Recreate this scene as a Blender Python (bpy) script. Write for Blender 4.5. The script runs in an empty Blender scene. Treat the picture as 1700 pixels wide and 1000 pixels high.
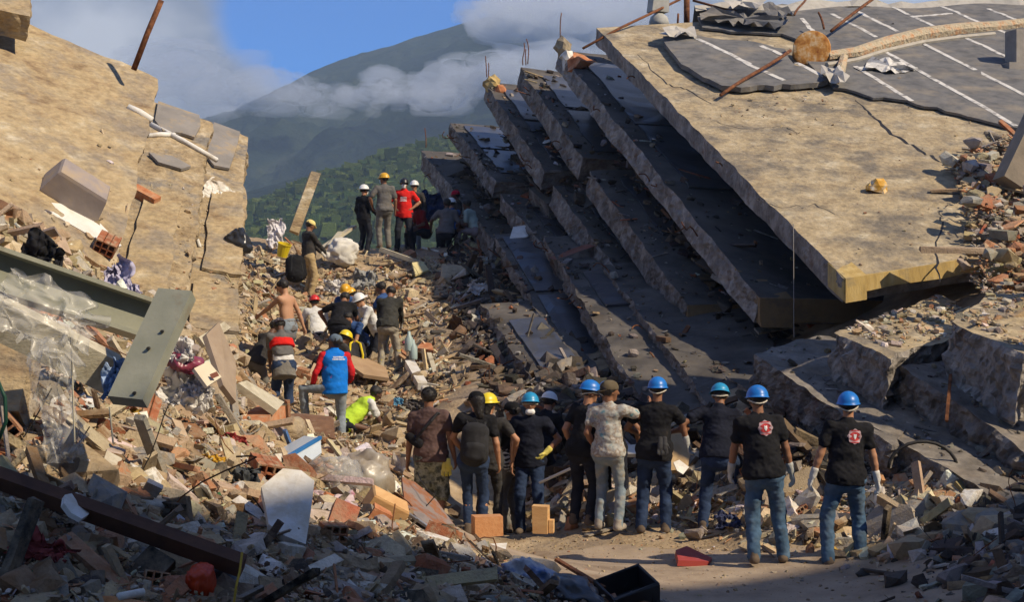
import bpy, bmesh, math, random
import numpy as np
from mathutils import Vector, Matrix
from mathutils.bvhtree import BVHTree

SC = bpy.context.scene
COL = SC.collection
F, CZ = 2600.0, 2.65          # focal length in photo pixels (1700 wide), eye height in metres

def at(u, v, Y):
    """photo pixel + distance -> world point (camera at (0,0,CZ) looking along +Y)"""
    return np.array([(u - 850) / F * Y, Y, CZ + (500 - v) / F * Y])

# ------------------------------------------------------------------ camera
cam = bpy.data.cameras.new('camera')
cam.sensor_width = 36.0
cam.lens = 36.0 * F / 1700.0
cam.clip_start = 0.1
cam.clip_end = 20000
camo = bpy.data.objects.new('camera', cam)
COL.objects.link(camo)
camo.location = (0, 0, CZ)
camo.rotation_euler = (math.radians(90), 0, 0)
SC.camera = camo

# ------------------------------------------------------------------ light
SUN = np.array([0.67, -0.36, 0.65]); SUN /= np.linalg.norm(SUN)
SUN_EL = math.asin(SUN[2])
SUN_AZ = math.atan2(SUN[0], SUN[1])
w = bpy.data.worlds.new('World'); SC.world = w; w.use_nodes = True
nt = w.node_tree; N = nt.nodes; L = nt.links
N.clear()
wo = N.new('ShaderNodeOutputWorld'); bg = N.new('ShaderNodeBackground')
sky = N.new('ShaderNodeTexSky'); sky.sky_type = 'NISHITA'; sky.sun_disc = False
sky.sun_elevation = SUN_EL; sky.sun_rotation = SUN_AZ
sky.altitude = 1500; sky.air_density = 1.0; sky.dust_density = 0.3; sky.ozone_density = 3.0
tint = N.new('ShaderNodeMix'); tint.data_type = 'RGBA'; tint.blend_type = 'MULTIPLY'
tint.inputs['Factor'].default_value = 1.0
tint.inputs[7].default_value = (0.27, 1.0, 2.0, 1)
L.new(sky.outputs[0], tint.inputs[6])
# clouds: noise on the view direction, the same over the whole sky
tc = N.new('ShaderNodeTexCoord')
mp = N.new('ShaderNodeMapping'); mp.inputs['Scale'].default_value = (1, 1, 1.6)
mp.inputs['Location'].default_value = (0.31, 0.0, 0.12)
L.new(tc.outputs['Generated'], mp.inputs[0])
n1 = N.new('ShaderNodeTexNoise'); n1.inputs['Scale'].default_value = 5.2
n1.inputs['Detail'].default_value = 9; n1.inputs['Roughness'].default_value = 0.52
n1.inputs['Distortion'].default_value = 0.25
L.new(mp.outputs[0], n1.inputs['Vector'])
# two cloud banks where the photograph shows them
def bank(u, v, su, sv, amp):
    d = Vector(((u - 850) / F, 1, (500 - v) / F)).normalized()
    vs = N.new('ShaderNodeVectorMath'); vs.operation = 'SUBTRACT'
    L.new(tc.outputs['Generated'], vs.inputs[0]); vs.inputs[1].default_value = d
    sc = N.new('ShaderNodeVectorMath'); sc.operation = 'MULTIPLY'
    L.new(vs.outputs[0], sc.inputs[0]); sc.inputs[1].default_value = (F / su, 1.0, F / sv)
    ln = N.new('ShaderNodeVectorMath'); ln.operation = 'LENGTH'
    L.new(sc.outputs[0], ln.inputs[0])
    mr = N.new('ShaderNodeMapRange'); mr.interpolation_type = 'SMOOTHSTEP'
    mr.inputs[1].default_value = 0.0; mr.inputs[2].default_value = 1.0
    mr.inputs[3].default_value = amp; mr.inputs[4].default_value = 0.0
    L.new(ln.outputs['Value'], mr.inputs[0])
    return mr.outputs[0]
acc = n1.outputs['Fac']
for b in ((190, 60, 330, 260, 0.42), (420, 170, 260, 110, 0.36), (930, 40, 260, 170, 0.42),
          (560, 60, 280, 170, -0.46), (690, 0, 230, 140, -0.42), (480, 30, 130, 110, -0.24), (1250, 0, 420, 120, 0.34), (340, 160, 80, 50, -0.12)):
    o = bank(*b)
    a_ = N.new('ShaderNodeMath'); a_.operation = 'ADD'
    L.new(acc, a_.inputs[0]); L.new(o, a_.inputs[1]); acc = a_.outputs[0]
cr = N.new('ShaderNodeMapRange'); cr.interpolation_type = 'SMOOTHSTEP'
cr.inputs[1].default_value = 0.42; cr.inputs[2].default_value = 0.74
cr.inputs[3].default_value = 0.0; cr.inputs[4].default_value = 0.96
L.new(acc, cr.inputs[0])
n2 = N.new('ShaderNodeTexNoise'); n2.inputs['Scale'].default_value = 11
n2.inputs['Detail'].default_value = 6
L.new(mp.outputs[0], n2.inputs['Vector'])
cc = N.new('ShaderNodeValToRGB')
cc.color_ramp.elements[0].position = 0.38; cc.color_ramp.elements[0].color = (3.9, 4.2, 5.0, 1)
cc.color_ramp.elements[1].position = 0.63; cc.color_ramp.elements[1].color = (9.0, 9.1, 9.5, 1)
L.new(n2.outputs['Fac'], cc.inputs[0])
mx = N.new('ShaderNodeMix'); mx.data_type = 'RGBA'
L.new(cr.outputs[0], mx.inputs['Factor'])
L.new(tint.outputs[2], mx.inputs[6]); L.new(cc.outputs[0], mx.inputs[7])
L.new(mx.outputs[2], bg.inputs[0]); bg.inputs[1].default_value = 0.06
L.new(bg.outputs[0], wo.inputs[0])

sl = bpy.data.lights.new('sun', 'SUN'); sl.energy = 5.0; sl.angle = math.radians(0.6)
sl.color = (1.0, 0.845, 0.63)
so = bpy.data.objects.new('sun', sl); COL.objects.link(so)
so.rotation_euler = Vector(SUN).to_track_quat('Z', 'Y').to_euler()
so.location = (20, -20, 30)

SC.view_settings.view_transform = 'Standard'
SC.view_settings.look = 'None'
SC.view_settings.exposure = 0.25
SC.view_settings.gamma = 1.0
SC.cycles.use_denoising = True
SC.cycles.max_bounces = 6
SC.cycles.diffuse_bounces = 3
SC.cycles.glossy_bounces = 2
SC.cycles.transmission_bounces = 4
SC.cycles.transparent_max_bounces = 8
SC.cycles.volume_bounces = 1
SC.cycles.use_adaptive_sampling = True
SC.cycles.adaptive_threshold = 0.02

# ------------------------------------------------------------------ numpy noise
def _hash(ix, iy, iz, seed):
    h = (ix.astype(np.int64) * 374761393 + iy.astype(np.int64) * 668265263 + iz.astype(np.int64) * 2147483647 + seed * 1274126177)
    h = (h ^ (h >> 13)) * 1274126177
    h = h & 0x7fffffff
    h = (h ^ (h >> 16))
    return (h & 0xffff) / 65535.0

def vnoise(p, seed=0):
    p = np.asarray(p, float)
    i = np.floor(p); f = p - i; f = f * f * (3 - 2 * f)
    i = i.astype(np.int64)
    r = 0
    for dx in (0, 1):
        wx = f[..., 0] if dx else 1 - f[..., 0]
        for dy in (0, 1):
            wy = f[..., 1] if dy else 1 - f[..., 1]
            for dz in (0, 1):
                wz = f[..., 2] if dz else 1 - f[..., 2]
                r = r + wx * wy * wz * _hash(i[..., 0] + dx, i[..., 1] + dy, i[..., 2] + dz, seed)
    return r * 2 - 1

def fbm(p, oct=4, seed=0, gain=0.5):
    p = np.asarray(p, float); a = 1.0; r = 0; t = 0
    for k in range(oct):
        r = r + a * vnoise(p * (2.03 ** k) + 17.3 * k, seed + k); t += a; a *= gain
    return r / t

def n1d(x, seed=0, oct=4):
    x = np.atleast_1d(np.asarray(x, float))
    return fbm(np.stack([x, x * 0 + 0.37 * seed, x * 0 + seed * 1.7], -1), oct, seed)

# ------------------------------------------------------------------ objects
def link(o, parent=None):
    COL.objects.link(o)
    if parent is not None: o.parent = parent
    return o

def tag(o, label=None, cat=None, group=None, kind=None):
    if label: o['label'] = label
    if cat: o['category'] = cat
    if group: o['group'] = group
    if kind: o['kind'] = kind
    return o

def empty(name, loc=(0, 0, 0), rz=0.0):
    o = bpy.data.objects.new(name, None); COL.objects.link(o)
    o.empty_display_size = 0.1
    o.location = tuple(loc); o.rotation_euler = (0, 0, rz)
    return o

def mesh_np(name, V, Fs, mats=None, midx=None, smooth=False, col=None):
    """V (n,3); Fs list of index tuples or (m,k) int array"""
    me = bpy.data.meshes.new(name)
    V = np.asarray(V, np.float32)
    if isinstance(Fs, np.ndarray):
        m, k = Fs.shape
        loops = Fs.reshape(-1); starts = np.arange(m) * k
        nf = m
    else:
        cnt = np.array([len(f) for f in Fs]); nf = len(Fs)
        loops = np.concatenate([np.asarray(f) for f in Fs]) if nf else np.zeros(0, int)
        starts = np.concatenate([[0], np.cumsum(cnt)[:-1]]) if nf else np.zeros(0, int)
    me.vertices.add(len(V)); me.vertices.foreach_set('co', V.reshape(-1))
    me.loops.add(len(loops)); me.loops.foreach_set('vertex_index', loops.astype(np.int32))
    me.polygons.add(nf); me.polygons.foreach_set('loop_start', starts.astype(np.int32))
    if midx is not None: me.polygons.foreach_set('material_index', np.asarray(midx, np.int32))
    me.polygons.foreach_set('use_smooth', np.full(nf, bool(smooth)))
    me.update(calc_edges=True)
    me.validate()
    if col is not None:
        c = np.asarray(col, np.float32)
        if c.shape[1] == 3: c = np.concatenate([c, np.ones((len(c), 1), np.float32)], 1)
        a = me.color_attributes.new('col', 'FLOAT_COLOR', 'POINT')
        a.data.foreach_set('color', c.reshape(-1))
    for m_ in (mats or []): me.materials.append(m_)
    return me

def obj_np(name, V, Fs, mats, parent=None, **kw):
    if not isinstance(mats, (list, tuple)): mats = [mats]
    return link(bpy.data.objects.new(name, mesh_np(name, V, Fs, mats, **kw)), parent)

class MB:
    """collects faces, then links ONE mesh object"""
    def __init__(s): s.V = []; s.F = []; s.M = []
    def add(s, V, Fs, m=0):
        o = len(s.V)
        s.V.extend([tuple(map(float, v)) for v in V]); s.F.extend([tuple(int(i) + o for i in f) for f in Fs])
        s.M.extend([m] * len(Fs)); return s
    def box(s, c, size, R=None, m=0, jit=0.0, rng=random):
        R = np.eye(3) if R is None else np.asarray(R)
        V = []
        for z in (-.5, .5):
            for y in (-.5, .5):
                for x in (-.5, .5):
                    p = np.array([x * size[0], y * size[1], z * size[2]])
                    if jit: p = p + np.array([rng.uniform(-1, 1) for _ in range(3)]) * jit
                    V.append(R @ p + np.asarray(c))
        return s.add(V, [(0, 2, 3, 1), (4, 5, 7, 6), (0, 1, 5, 4), (2, 6, 7, 3), (0, 4, 6, 2), (1, 3, 7, 5)], m)
    def beam(s, a, b, wd, th, up=(0, 0, 1), m=0, jit=0.0):
        a = np.asarray(a, float); b = np.asarray(b, float)
        x = b - a; l = np.linalg.norm(x); x = x / l
        y = np.cross(up, x); y /= (np.linalg.norm(y) + 1e-9); z = np.cross(x, y)
        return s.box((a + b) / 2, (l, wd, th), np.stack([x, y, z], 1), m, jit)
    def tube(s, pts, r, n=6, m=0, cap=True):
        pts = [np.asarray(p, float) for p in pts]
        rs = r if isinstance(r, (list, tuple, np.ndarray)) else [r] * len(pts)
        V = []; Fs = []
        prev = None
        for i, p in enumerate(pts):
            t = pts[min(i + 1, len(pts) - 1)] - pts[max(i - 1, 0)]
            t = t / (np.linalg.norm(t) + 1e-9)
            if prev is None:
                u_ = np.cross(t, (0, 0, 1.0)) if abs(t[2]) < .9 else np.cross(t, (1.0, 0, 0))
            else:
                u_ = prev - t * np.dot(prev, t)
            u_ /= (np.linalg.norm(u_) + 1e-9); prev = u_
            w_ = np.cross(t, u_)
            for k in range(n):
                a = 2 * math.pi * k / n
                V.append(p + rs[i] * (math.cos(a) * u_ + math.sin(a) * w_))
        for i in range(len(pts) - 1):
            for k in range(n):
                k2 = (k + 1) % n
                Fs.append((i * n + k, i * n + k2, (i + 1) * n + k2, (i + 1) * n + k))
        if cap:
            Fs.append(tuple(range(n))[::-1]); Fs.append(tuple((len(pts) - 1) * n + k for k in range(n)))
        return s.add(V, Fs, m)
    def lathe(s, prof, c=(0, 0, 0), n=20, R=None, m=0, sx=1, sy=1):
        R = np.eye(3) if R is None else np.asarray(R)
        V = []; Fs = []
        for (r, z) in prof:
            for k in range(n):
                a = 2 * math.pi * k / n
                V.append(R @ np.array([r * math.cos(a) * sx, r * math.sin(a) * sy, z]) + np.asarray(c))
        for i in range(len(prof) - 1):
            for k in range(n):
                k2 = (k + 1) % n
                Fs.append((i * n + k, i * n + k2, (i + 1) * n + k2, (i + 1) * n + k))
        return s.add(V, Fs, m)
    def build(s, name, mats, parent=None, smooth=False):
        return obj_np(name, np.array(s.V), s.F, mats, parent, midx=s.M, smooth=smooth)

def rot_euler(rx, ry, rz):
    return np.array(Matrix.Rotation(rz, 3, 'Z') @ Matrix.Rotation(ry, 3, 'Y') @ Matrix.Rotation(rx, 3, 'X'))

# ------------------------------------------------------------------ materials
MATS = {}
def mat(name, cols, scale=3.0, rough=0.85, bump=0.3, bscale=None, attr=False, detail=8, spec=0.25, stretch=None,
        metal=0.0, dirt=None, dirt_scale=1.3, dirt_lo=0.5, dirt_hi=0.7, alpha=None, trans=None, bdist=0.01, dust=None, speck=None):
    """noise-driven colours between cols, optional patches of dirt, bump; attr: multiplied by the piece's own colour"""
    if name in MATS: return MATS[name]
    m = bpy.data.materials.new(name); m.use_nodes = True
    t = m.node_tree; n = t.nodes; l = t.links
    b = n['Principled BSDF']
    b.inputs['Roughness'].default_value = rough
    b.inputs['Specular IOR Level'].default_value = spec
    b.inputs['Metallic'].default_value = metal
    tc = n.new('ShaderNodeTexCoord'); src = tc.outputs['Object']
    if stretch:
        mpp = n.new('ShaderNodeMapping'); mpp.inputs['Scale'].default_value = stretch
        l.new(src, mpp.inputs[0]); src = mpp.outputs[0]
    ns = n.new('ShaderNodeTexNoise'); ns.inputs['Scale'].default_value = scale; ns.inputs['Detail'].default_value = detail
    ns.inputs['Roughness'].default_value = 0.62
    l.new(src, ns.inputs['Vector'])
    rp = n.new('ShaderNodeValToRGB'); e = rp.color_ramp.elements
    lo, hi = 0.32, 0.68
    for i, c in enumerate(cols):
        p = lo + (hi - lo) * (i / max(1, len(cols) - 1))
        if i < 2: el = e[i]; el.position = p
        else: el = e.new(p)
        el.color = (*c, 1)
    if len(cols) == 1: e[1].color = (*cols[0], 1)
    l.new(ns.outputs['Fac'], rp.inputs[0]); out = rp.outputs[0]
    if dirt:
        nd = n.new('ShaderNodeTexNoise'); nd.inputs['Scale'].default_value = dirt_scale; nd.inputs['Detail'].default_value = 10
        nd.inputs['Roughness'].default_value = 0.65
        l.new(tc.outputs['Object'], nd.inputs['Vector'])
        mr = n.new('ShaderNodeMapRange'); mr.inputs[1].default_value = dirt_lo; mr.inputs[2].default_value = dirt_hi
        l.new(nd.outputs['Fac'], mr.inputs[0])
        mi = n.new('ShaderNodeMix'); mi.data_type = 'RGBA'
        l.new(mr.outputs[0], mi.inputs['Factor']); l.new(out, mi.inputs[6]); mi.inputs[7].default_value = (*dirt, 1)
        out = mi.outputs[2]
    if speck:     # fine specks and trowel marks: (scale, low, high, stretch)
        n3 = n.new('ShaderNodeTexNoise'); n3.inputs['Scale'].default_value = speck[0]; n3.inputs['Detail'].default_value = 9; n3.inputs['Roughness'].default_value = .72
        m3 = n.new('ShaderNodeMapping'); m3.inputs['Scale'].default_value = speck[3]; m3.inputs['Rotation'].default_value = (0, .5, .3); l.new(tc.outputs['Object'], m3.inputs[0]); l.new(m3.outputs[0], n3.inputs['Vector'])
        r3 = n.new('ShaderNodeMapRange'); r3.inputs[1].default_value = .36; r3.inputs[2].default_value = .62; r3.inputs[3].default_value = speck[1]; r3.inputs[4].default_value = speck[2]
        l.new(n3.outputs['Fac'], r3.inputs[0]); mu3 = n.new('ShaderNodeMix'); mu3.data_type = 'RGBA'; mu3.blend_type = 'MULTIPLY'; mu3.inputs['Factor'].default_value = 1
        l.new(out, mu3.inputs[6]); l.new(r3.outputs[0], mu3.inputs[7]); out = mu3.outputs[2]
    if attr:
        at_ = n.new('ShaderNodeAttribute'); at_.attribute_name = 'col'
        mu = n.new('ShaderNodeMix'); mu.data_type = 'RGBA'; mu.blend_type = 'MULTIPLY'; mu.inputs['Factor'].default_value = 1
        l.new(at_.outputs['Color'], mu.inputs[6]); l.new(out, mu.inputs[7]); out = mu.outputs[2]
        if dust:
            nd = n.new('ShaderNodeTexNoise'); nd.inputs['Scale'].default_value = 5.5; nd.inputs['Detail'].default_value = 12; nd.inputs['Roughness'].default_value = .7
            l.new(tc.outputs['Object'], nd.inputs['Vector'])
            mr = n.new('ShaderNodeMapRange'); mr.inputs[1].default_value = .42; mr.inputs[2].default_value = .68; mr.inputs[4].default_value = .75
            l.new(nd.outputs['Fac'], mr.inputs[0]); mi = n.new('ShaderNodeMix'); mi.data_type = 'RGBA'
            l.new(mr.outputs[0], mi.inputs['Factor']); l.new(out, mi.inputs[6]); mi.inputs[7].default_value = (*dust, 1); out = mi.outputs[2]
    l.new(out, b.inputs['Base Color'])
    if bump:
        nb = n.new('ShaderNodeTexNoise'); nb.inputs['Scale'].default_value = bscale or scale * 4; nb.inputs['Detail'].default_value = 6
        l.new(src, nb.inputs['Vector'])
        bp = n.new('ShaderNodeBump'); bp.inputs['Strength'].default_value = bump; bp.inputs['Distance'].default_value = bdist
        l.new(nb.outputs['Fac'], bp.inputs['Height']); l.new(bp.outputs[0], b.inputs['Normal'])
    if alpha is not None: b.inputs['Alpha'].default_value = alpha
    if trans is not None: b.inputs['Transmission Weight'].default_value = trans
    MATS[name] = m
    return m
# ================================================================== TERRAIN
CP = []
for q in [(0, 1000, 7.5), (200, 1000, 7.8), (400, 1000, 8.2), (600, 1000, 9), (800, 1000, 10.5), (960, 1000, 12.3), (1090, 1000, 13.6),
          (0, 800, 9.0), (200, 800, 10), (400, 850, 10.5), (600, 850, 12), (700, 885, 13.5), (800, 912, 14.5),
          (0, 650, 10.5), (150, 650, 11.5), (300, 700, 13), (450, 720, 14.5), (600, 765, 16), (660, 800, 17),
          (540, 742, 24), (640, 770, 20), (600, 725, 23), (680, 700, 23), (650, 640, 27), (560, 600, 29), (640, 600, 30.5),
          (470, 697, 24), (430, 690, 24), (440, 570, 28), (600, 525, 32), (720, 560, 29), (720, 460, 34), (640, 430, 36), (560, 432, 36),
          (500, 492, 34), (440, 430, 35), (640, 414, 38), (740, 416, 38), (800, 412, 37), (420, 400, 38),
          (830, 430, 36), (850, 500, 31), (790, 560, 27.5), (850, 640, 23.5), (930, 700, 21), (960, 770, 20), (1000, 810, 19.3),
          (1000, 872, 18.4), (1100, 800, 19.3), (1100, 700, 21), (1060, 575, 26), (1000, 470, 32), (1200, 610, 24), (1200, 800, 18.7),
          (1200, 885, 17.6), (1300, 850, 17.3), (1300, 910, 16.4), (1300, 760, 18), (1400, 800, 17.7), (1400, 710, 19),
          (1480, 800, 17.2), (1500, 890, 16.0), (1500, 935, 15.1), (1600, 850, 16), (1600, 945, 14.2), (1700, 850, 15.5),
          (1700, 920, 14), (1700, 1000, 12.6), (1580, 1000, 13.2), (1700, 750, 17.3), (1600, 620, 20), (1700, 470, 22), (1700, 330, 26),
          (1300, 700, 19.5), (250, 515, 20.2), (180, 465, 19.3), (90, 405, 18.2), (0, 345, 17.2), (-120, 330, 17), (330, 560, 21), (390, 585, 22), (300, 640, 15.5), (530, 752, 15.8), (500, 738, 15.2), (570, 765, 17), (540, 775, 19), (480, 730, 17), (450, 722, 20), (620, 795, 18), (650, 805, 18.5), (700, 850, 17.5), (760, 890, 16.5), (556, 748, 21.6), (595, 748, 22), (515, 738, 22), (600, 752, 20.5), (640, 632, 28.4), (60, 500, 13.5), (150, 560, 14.5), (1050, 870, 18.3), (900, 860, 19.8), (900, 800, 21)]:
    q_ = at(*q)
    if q[0] < 700 and q[1] > 640 and q[2] < 20: q_[2] -= .16
    CP.append(q_)
for q in [(1, 12, 0), (3, 13.5, 0), (6, 11, 0), (2, 7, 0), (6, 7, 0), (9, 9, 0.1), (1.2, 15.5, 0), (2.5, 16.2, 0), (-0.3, 16.8, -.08), (0.5, 18.3, -.1),
          (-1.0, 18.5, -.1), (0.3, 19.2, -.16), (1.3, 17.9, 0), (3.3, 15.2, 0), (2.6, 15.6, 0), (0, 6, 0.4), (-4, 5, 1.2), (-9, 8, 2.0), (-10, 16, 3.5), (-10, 26, 5),
          (-12, 40, 5), (0, 60, 2.2), (-12, 60, 2), (14, 60, 2), (15, 40, 4), (14, 28, 4.5), (13, 18, 2.5), (12, 11, .5), (4, 42, 4.0), (5, 32, 3.2), (8, 27, 3.2), (-5, 47, 3.3), (2, 48, 3.2)]:
    CP.append(np.array(q, float))
CP = np.array(CP)
def _fit():
    X = CP[:, :2]; n = len(X)
    D = np.linalg.norm(X[:, None] - X[None], axis=-1)
    A = np.zeros((n + 3, n + 3)); A[:n, :n] = D - 0.02 * np.eye(n) * 0
    A[:n, :n] += -0.04 * np.eye(n)
    A[:n, n] = 1; A[:n, n + 1:] = X; A[n, :n] = 1; A[n + 1:, :n] = X.T
    return np.linalg.solve(A, np.concatenate([CP[:, 2], np.zeros(3)]))
_W = _fit()
GX0, GX1, GY0, GY1, GS = -14.0, 18.0, 4.0, 60.0, 0.16
gx = np.arange(GX0, GX1, GS); gy = np.arange(GY0, GY1, GS)
def _base(x, y):
    sh = x.shape; P = np.stack([x.ravel(), y.ravel()], -1); z = np.zeros(len(P))
    for c, w_ in zip(CP, _W[:len(CP)]): z += w_ * np.hypot(P[:, 0] - c[0], P[:, 1] - c[1])
    k = len(CP)
    return (z + _W[k] + P @ _W[k + 1:]).reshape(sh)
GXX, GYY = np.meshgrid(gx, gy, indexing='ij')
HZ = _base(GXX, GYY)
# how rough: the cleared street stays flat
def road_mask(x, y):
    """1 on the cleared street"""
    s = np.clip((x + 0.35 * (y - 12) * -1 + 1.0) / 1.2, 0, 1)
    far = np.clip((17.4 - 0.35 * np.maximum(x - 1.2, 0) * 1.6 - y) / 0.8, 0, 1)
    right = np.clip((4.6 + (y - 14) * -0.3 - x) / 0.8, 0, 1)
    left = np.clip((x - (0.15 + (14.0 - y) * -0.32 - 1.2)) / 0.9, 0, 1)
    return np.minimum(np.minimum(far, right), left)
RM = road_mask(GXX, GYY)
P3 = np.stack([GXX, GYY, GXX * 0], -1)
HZ = HZ + (1 - RM) * (0.16 * fbm(P3 * 1.1, 4, 3) + 0.06 * fbm(P3 * 4.0, 3, 8)) + RM * 0.012 * fbm(P3 * 2, 3, 5)

def hgt(x, y):
    x = np.asarray(x, float); y = np.asarray(y, float)
    fx = np.clip((x - GX0) / GS, 0, len(gx) - 1.001); fy = np.clip((y - GY0) / GS, 0, len(gy) - 1.001)
    i = fx.astype(int); j = fy.astype(int); a = fx - i; b = fy - j
    return (HZ[i, j] * (1 - a) * (1 - b) + HZ[i + 1, j] * a * (1 - b) + HZ[i, j + 1] * (1 - a) * b + HZ[i + 1, j + 1] * a * b)

_YS = np.arange(6.0, 58.0, 0.06)
def ray_hit(u, v):
    """first terrain point on the view rays through photo pixels u, v"""
    u = np.asarray(u, float); v = np.asarray(v, float)
    res = np.full((len(u), 3), np.nan)
    for s in range(0, len(u), 4000):
        uu = u[s:s + 4000, None]; vv = v[s:s + 4000, None]
        X = (uu - 850) / F * _YS; Z = CZ + (500 - vv) / F * _YS
        below = Z < hgt(X, np.broadcast_to(_YS, X.shape))
        k = below.argmax(1); ok = below.any(1) & (k > 0)
        r = np.arange(len(k))
        res[s:s + 4000][ok] = np.stack([X[r, k], _YS[k], Z[r, k]], -1)[ok]
    return res

def grid_faces(nx, ny, off=0):
    i, j = np.meshgrid(np.arange(nx - 1), np.arange(ny - 1), indexing='ij')
    a = i * ny + j
    return (np.stack([a, a + ny, a + ny + 1, a + 1], -1).reshape(-1, 4) + off)

m_dirt = mat('rubble_dirt', [(.19, .13, .075), (.34, .25, .15), (.44, .34, .22)], 2.2, .95, .8, 18, dirt=(.24, .19, .14), dirt_scale=.8, bdist=.03)
terrain = obj_np('rubble_ground', np.stack([GXX, GYY, HZ], -1).reshape(-1, 3), grid_faces(len(gx), len(gy)), m_dirt, smooth=True)
tag(terrain, kind='structure')

# the street: a sheet 4 mm above the ground where it was cleared, dusty concrete
m_road = mat('street_dust', [(.22, .165, .115), (.33, .255, .18), (.40, .315, .225)], 1.6, .95, .5, 40, dirt=(.17, .115, .075), dirt_scale=.55, dirt_lo=.56, dirt_hi=.68, bdist=.012)
rx = np.arange(-2.0, 7.0, .12); ry = np.arange(5.0, 18.6, .12)
RX, RY = np.meshgrid(rx, ry, indexing='ij')
keep = road_mask(RX, RY) > 0.05
ids = -np.ones(RX.shape, int)
Fq = grid_faces(len(rx), len(ry)); kf = keep.reshape(-1)[Fq].all(1)
street = obj_np('street', np.stack([RX, RY, hgt(RX, RY) + .006], -1).reshape(-1, 3), Fq[kf], m_road, smooth=True)
tag(street, kind='structure')

# the wide ground around, reaching the horizon
m_far = mat('valley_ground', [(.05, .07, .03), (.09, .10, .05)], .02, 1, 0)
gv = []
bm_r = [60, 200, 800, 4000, 9000]
gr = MB()
n_ = 24
V_ = []; F_ = []
for r in [0] + bm_r:
    for k in range(n_):
        a = 2 * math.pi * k / n_
        V_.append((2 + r * math.cos(a), 32 + r * math.sin(a), -0.6 - (0.0 if r < 100 else 2.0 + r * .002)))
for i in range(len(bm_r)):
    for k in range(n_):
        k2 = (k + 1) % n_
        F_.append((i * n_ + k, (i + 1) * n_ + k, (i + 1) * n_ + k2, i * n_ + k2))
gr.add(V_, F_); go = gr.build('ground', m_far); tag(go, kind='structure')

# ================================================================== MOUNTAINS
def mountain(name, Y, ridge, base_v, depth, nx, ny, amp, sc, m, seed):
    """ridge: list of (u, v) of its skyline at distance Y; the slope falls towards the viewer over 'depth' metres"""
    us = np.linspace(ridge[0][0], ridge[-1][0], nx)
    vs = np.interp(us, [r[0] for r in ridge], [r[1] for r in ridge])
    X = (us - 850) / F * Y; Zr = CZ + (500 - vs) / F * Y
    t = np.linspace(0, 1, ny)                       # 0 at foot (near), 1 at ridge, beyond falls behind
    XX = np.repeat(X[:, None], ny, 1)
    prof = np.where(t < .8, (t / .8) ** 1.15, 1 - ((t - .8) / .2) ** 2 * .5)
    YY = Y - depth + (t / .8) * depth + np.zeros_like(XX)
    zb = -12.0
    ZZ = zb + (Zr[:, None] - zb) * prof[None]
    P = np.stack([XX / sc, YY / sc, XX * 0], -1)
    rid = 1 - np.abs(fbm(P, 5, seed, .55)) * 2
    wgt = np.sin(np.clip(t / .8, 0, 1) * math.pi)[None] * .9 + .12
    ZZ = ZZ + amp * (rid - .6) * wgt
    o = obj_np(name, np.stack([XX, YY, ZZ], -1).reshape(-1, 3), grid_faces(nx, ny), m, smooth=True)
    tag(o, kind='structure'); return XX, YY, ZZ

m_mt = mat('mountain_forest', [(.006, .012, .009), (.018, .028, .017), (.046, .054, .032)], .02, 1, .8, .06, spec=0.05, bdist=8)
mountain('mountain', 1700, [(-300, 330), (0, 300), (200, 240), (340, 196), (430, 165), (505, 128), (530, 112), (610, 82), (660, 74), (700, 62), (770, 36), (820, 22),
                            (870, 30), (930, 52), (1000, 60), (1100, 50), (1300, 90), (1700, 70), (2100, 150)], 420, 1000, 260, 120, 60, 170, m_mt, 5)
mountain('foothill', 950, [(-300, 420), (200, 400), (380, 330), (480, 300), (600, 270), (760, 225), (900, 240), (1200, 260), (1800, 300)], 420, 480, 200, 60, 22, 110, m_mt, 15)
m_hill = mat('hill_soil', [(.030, .050, .018), (.060, .085, .030)], .05, 1, .6, .3, spec=.05, bdist=1.0)
HXX, HYY, HZZ = mountain('hill', 620, [(-200, 520), (250, 420), (400, 356), (440, 338), (520, 305), (600, 276), (680, 252), (745, 238), (850, 232), (1000, 240), (1300, 300), (1900, 420)],
                         430, 330, 160, 60, 9, 70, m_hill, 25)
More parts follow.
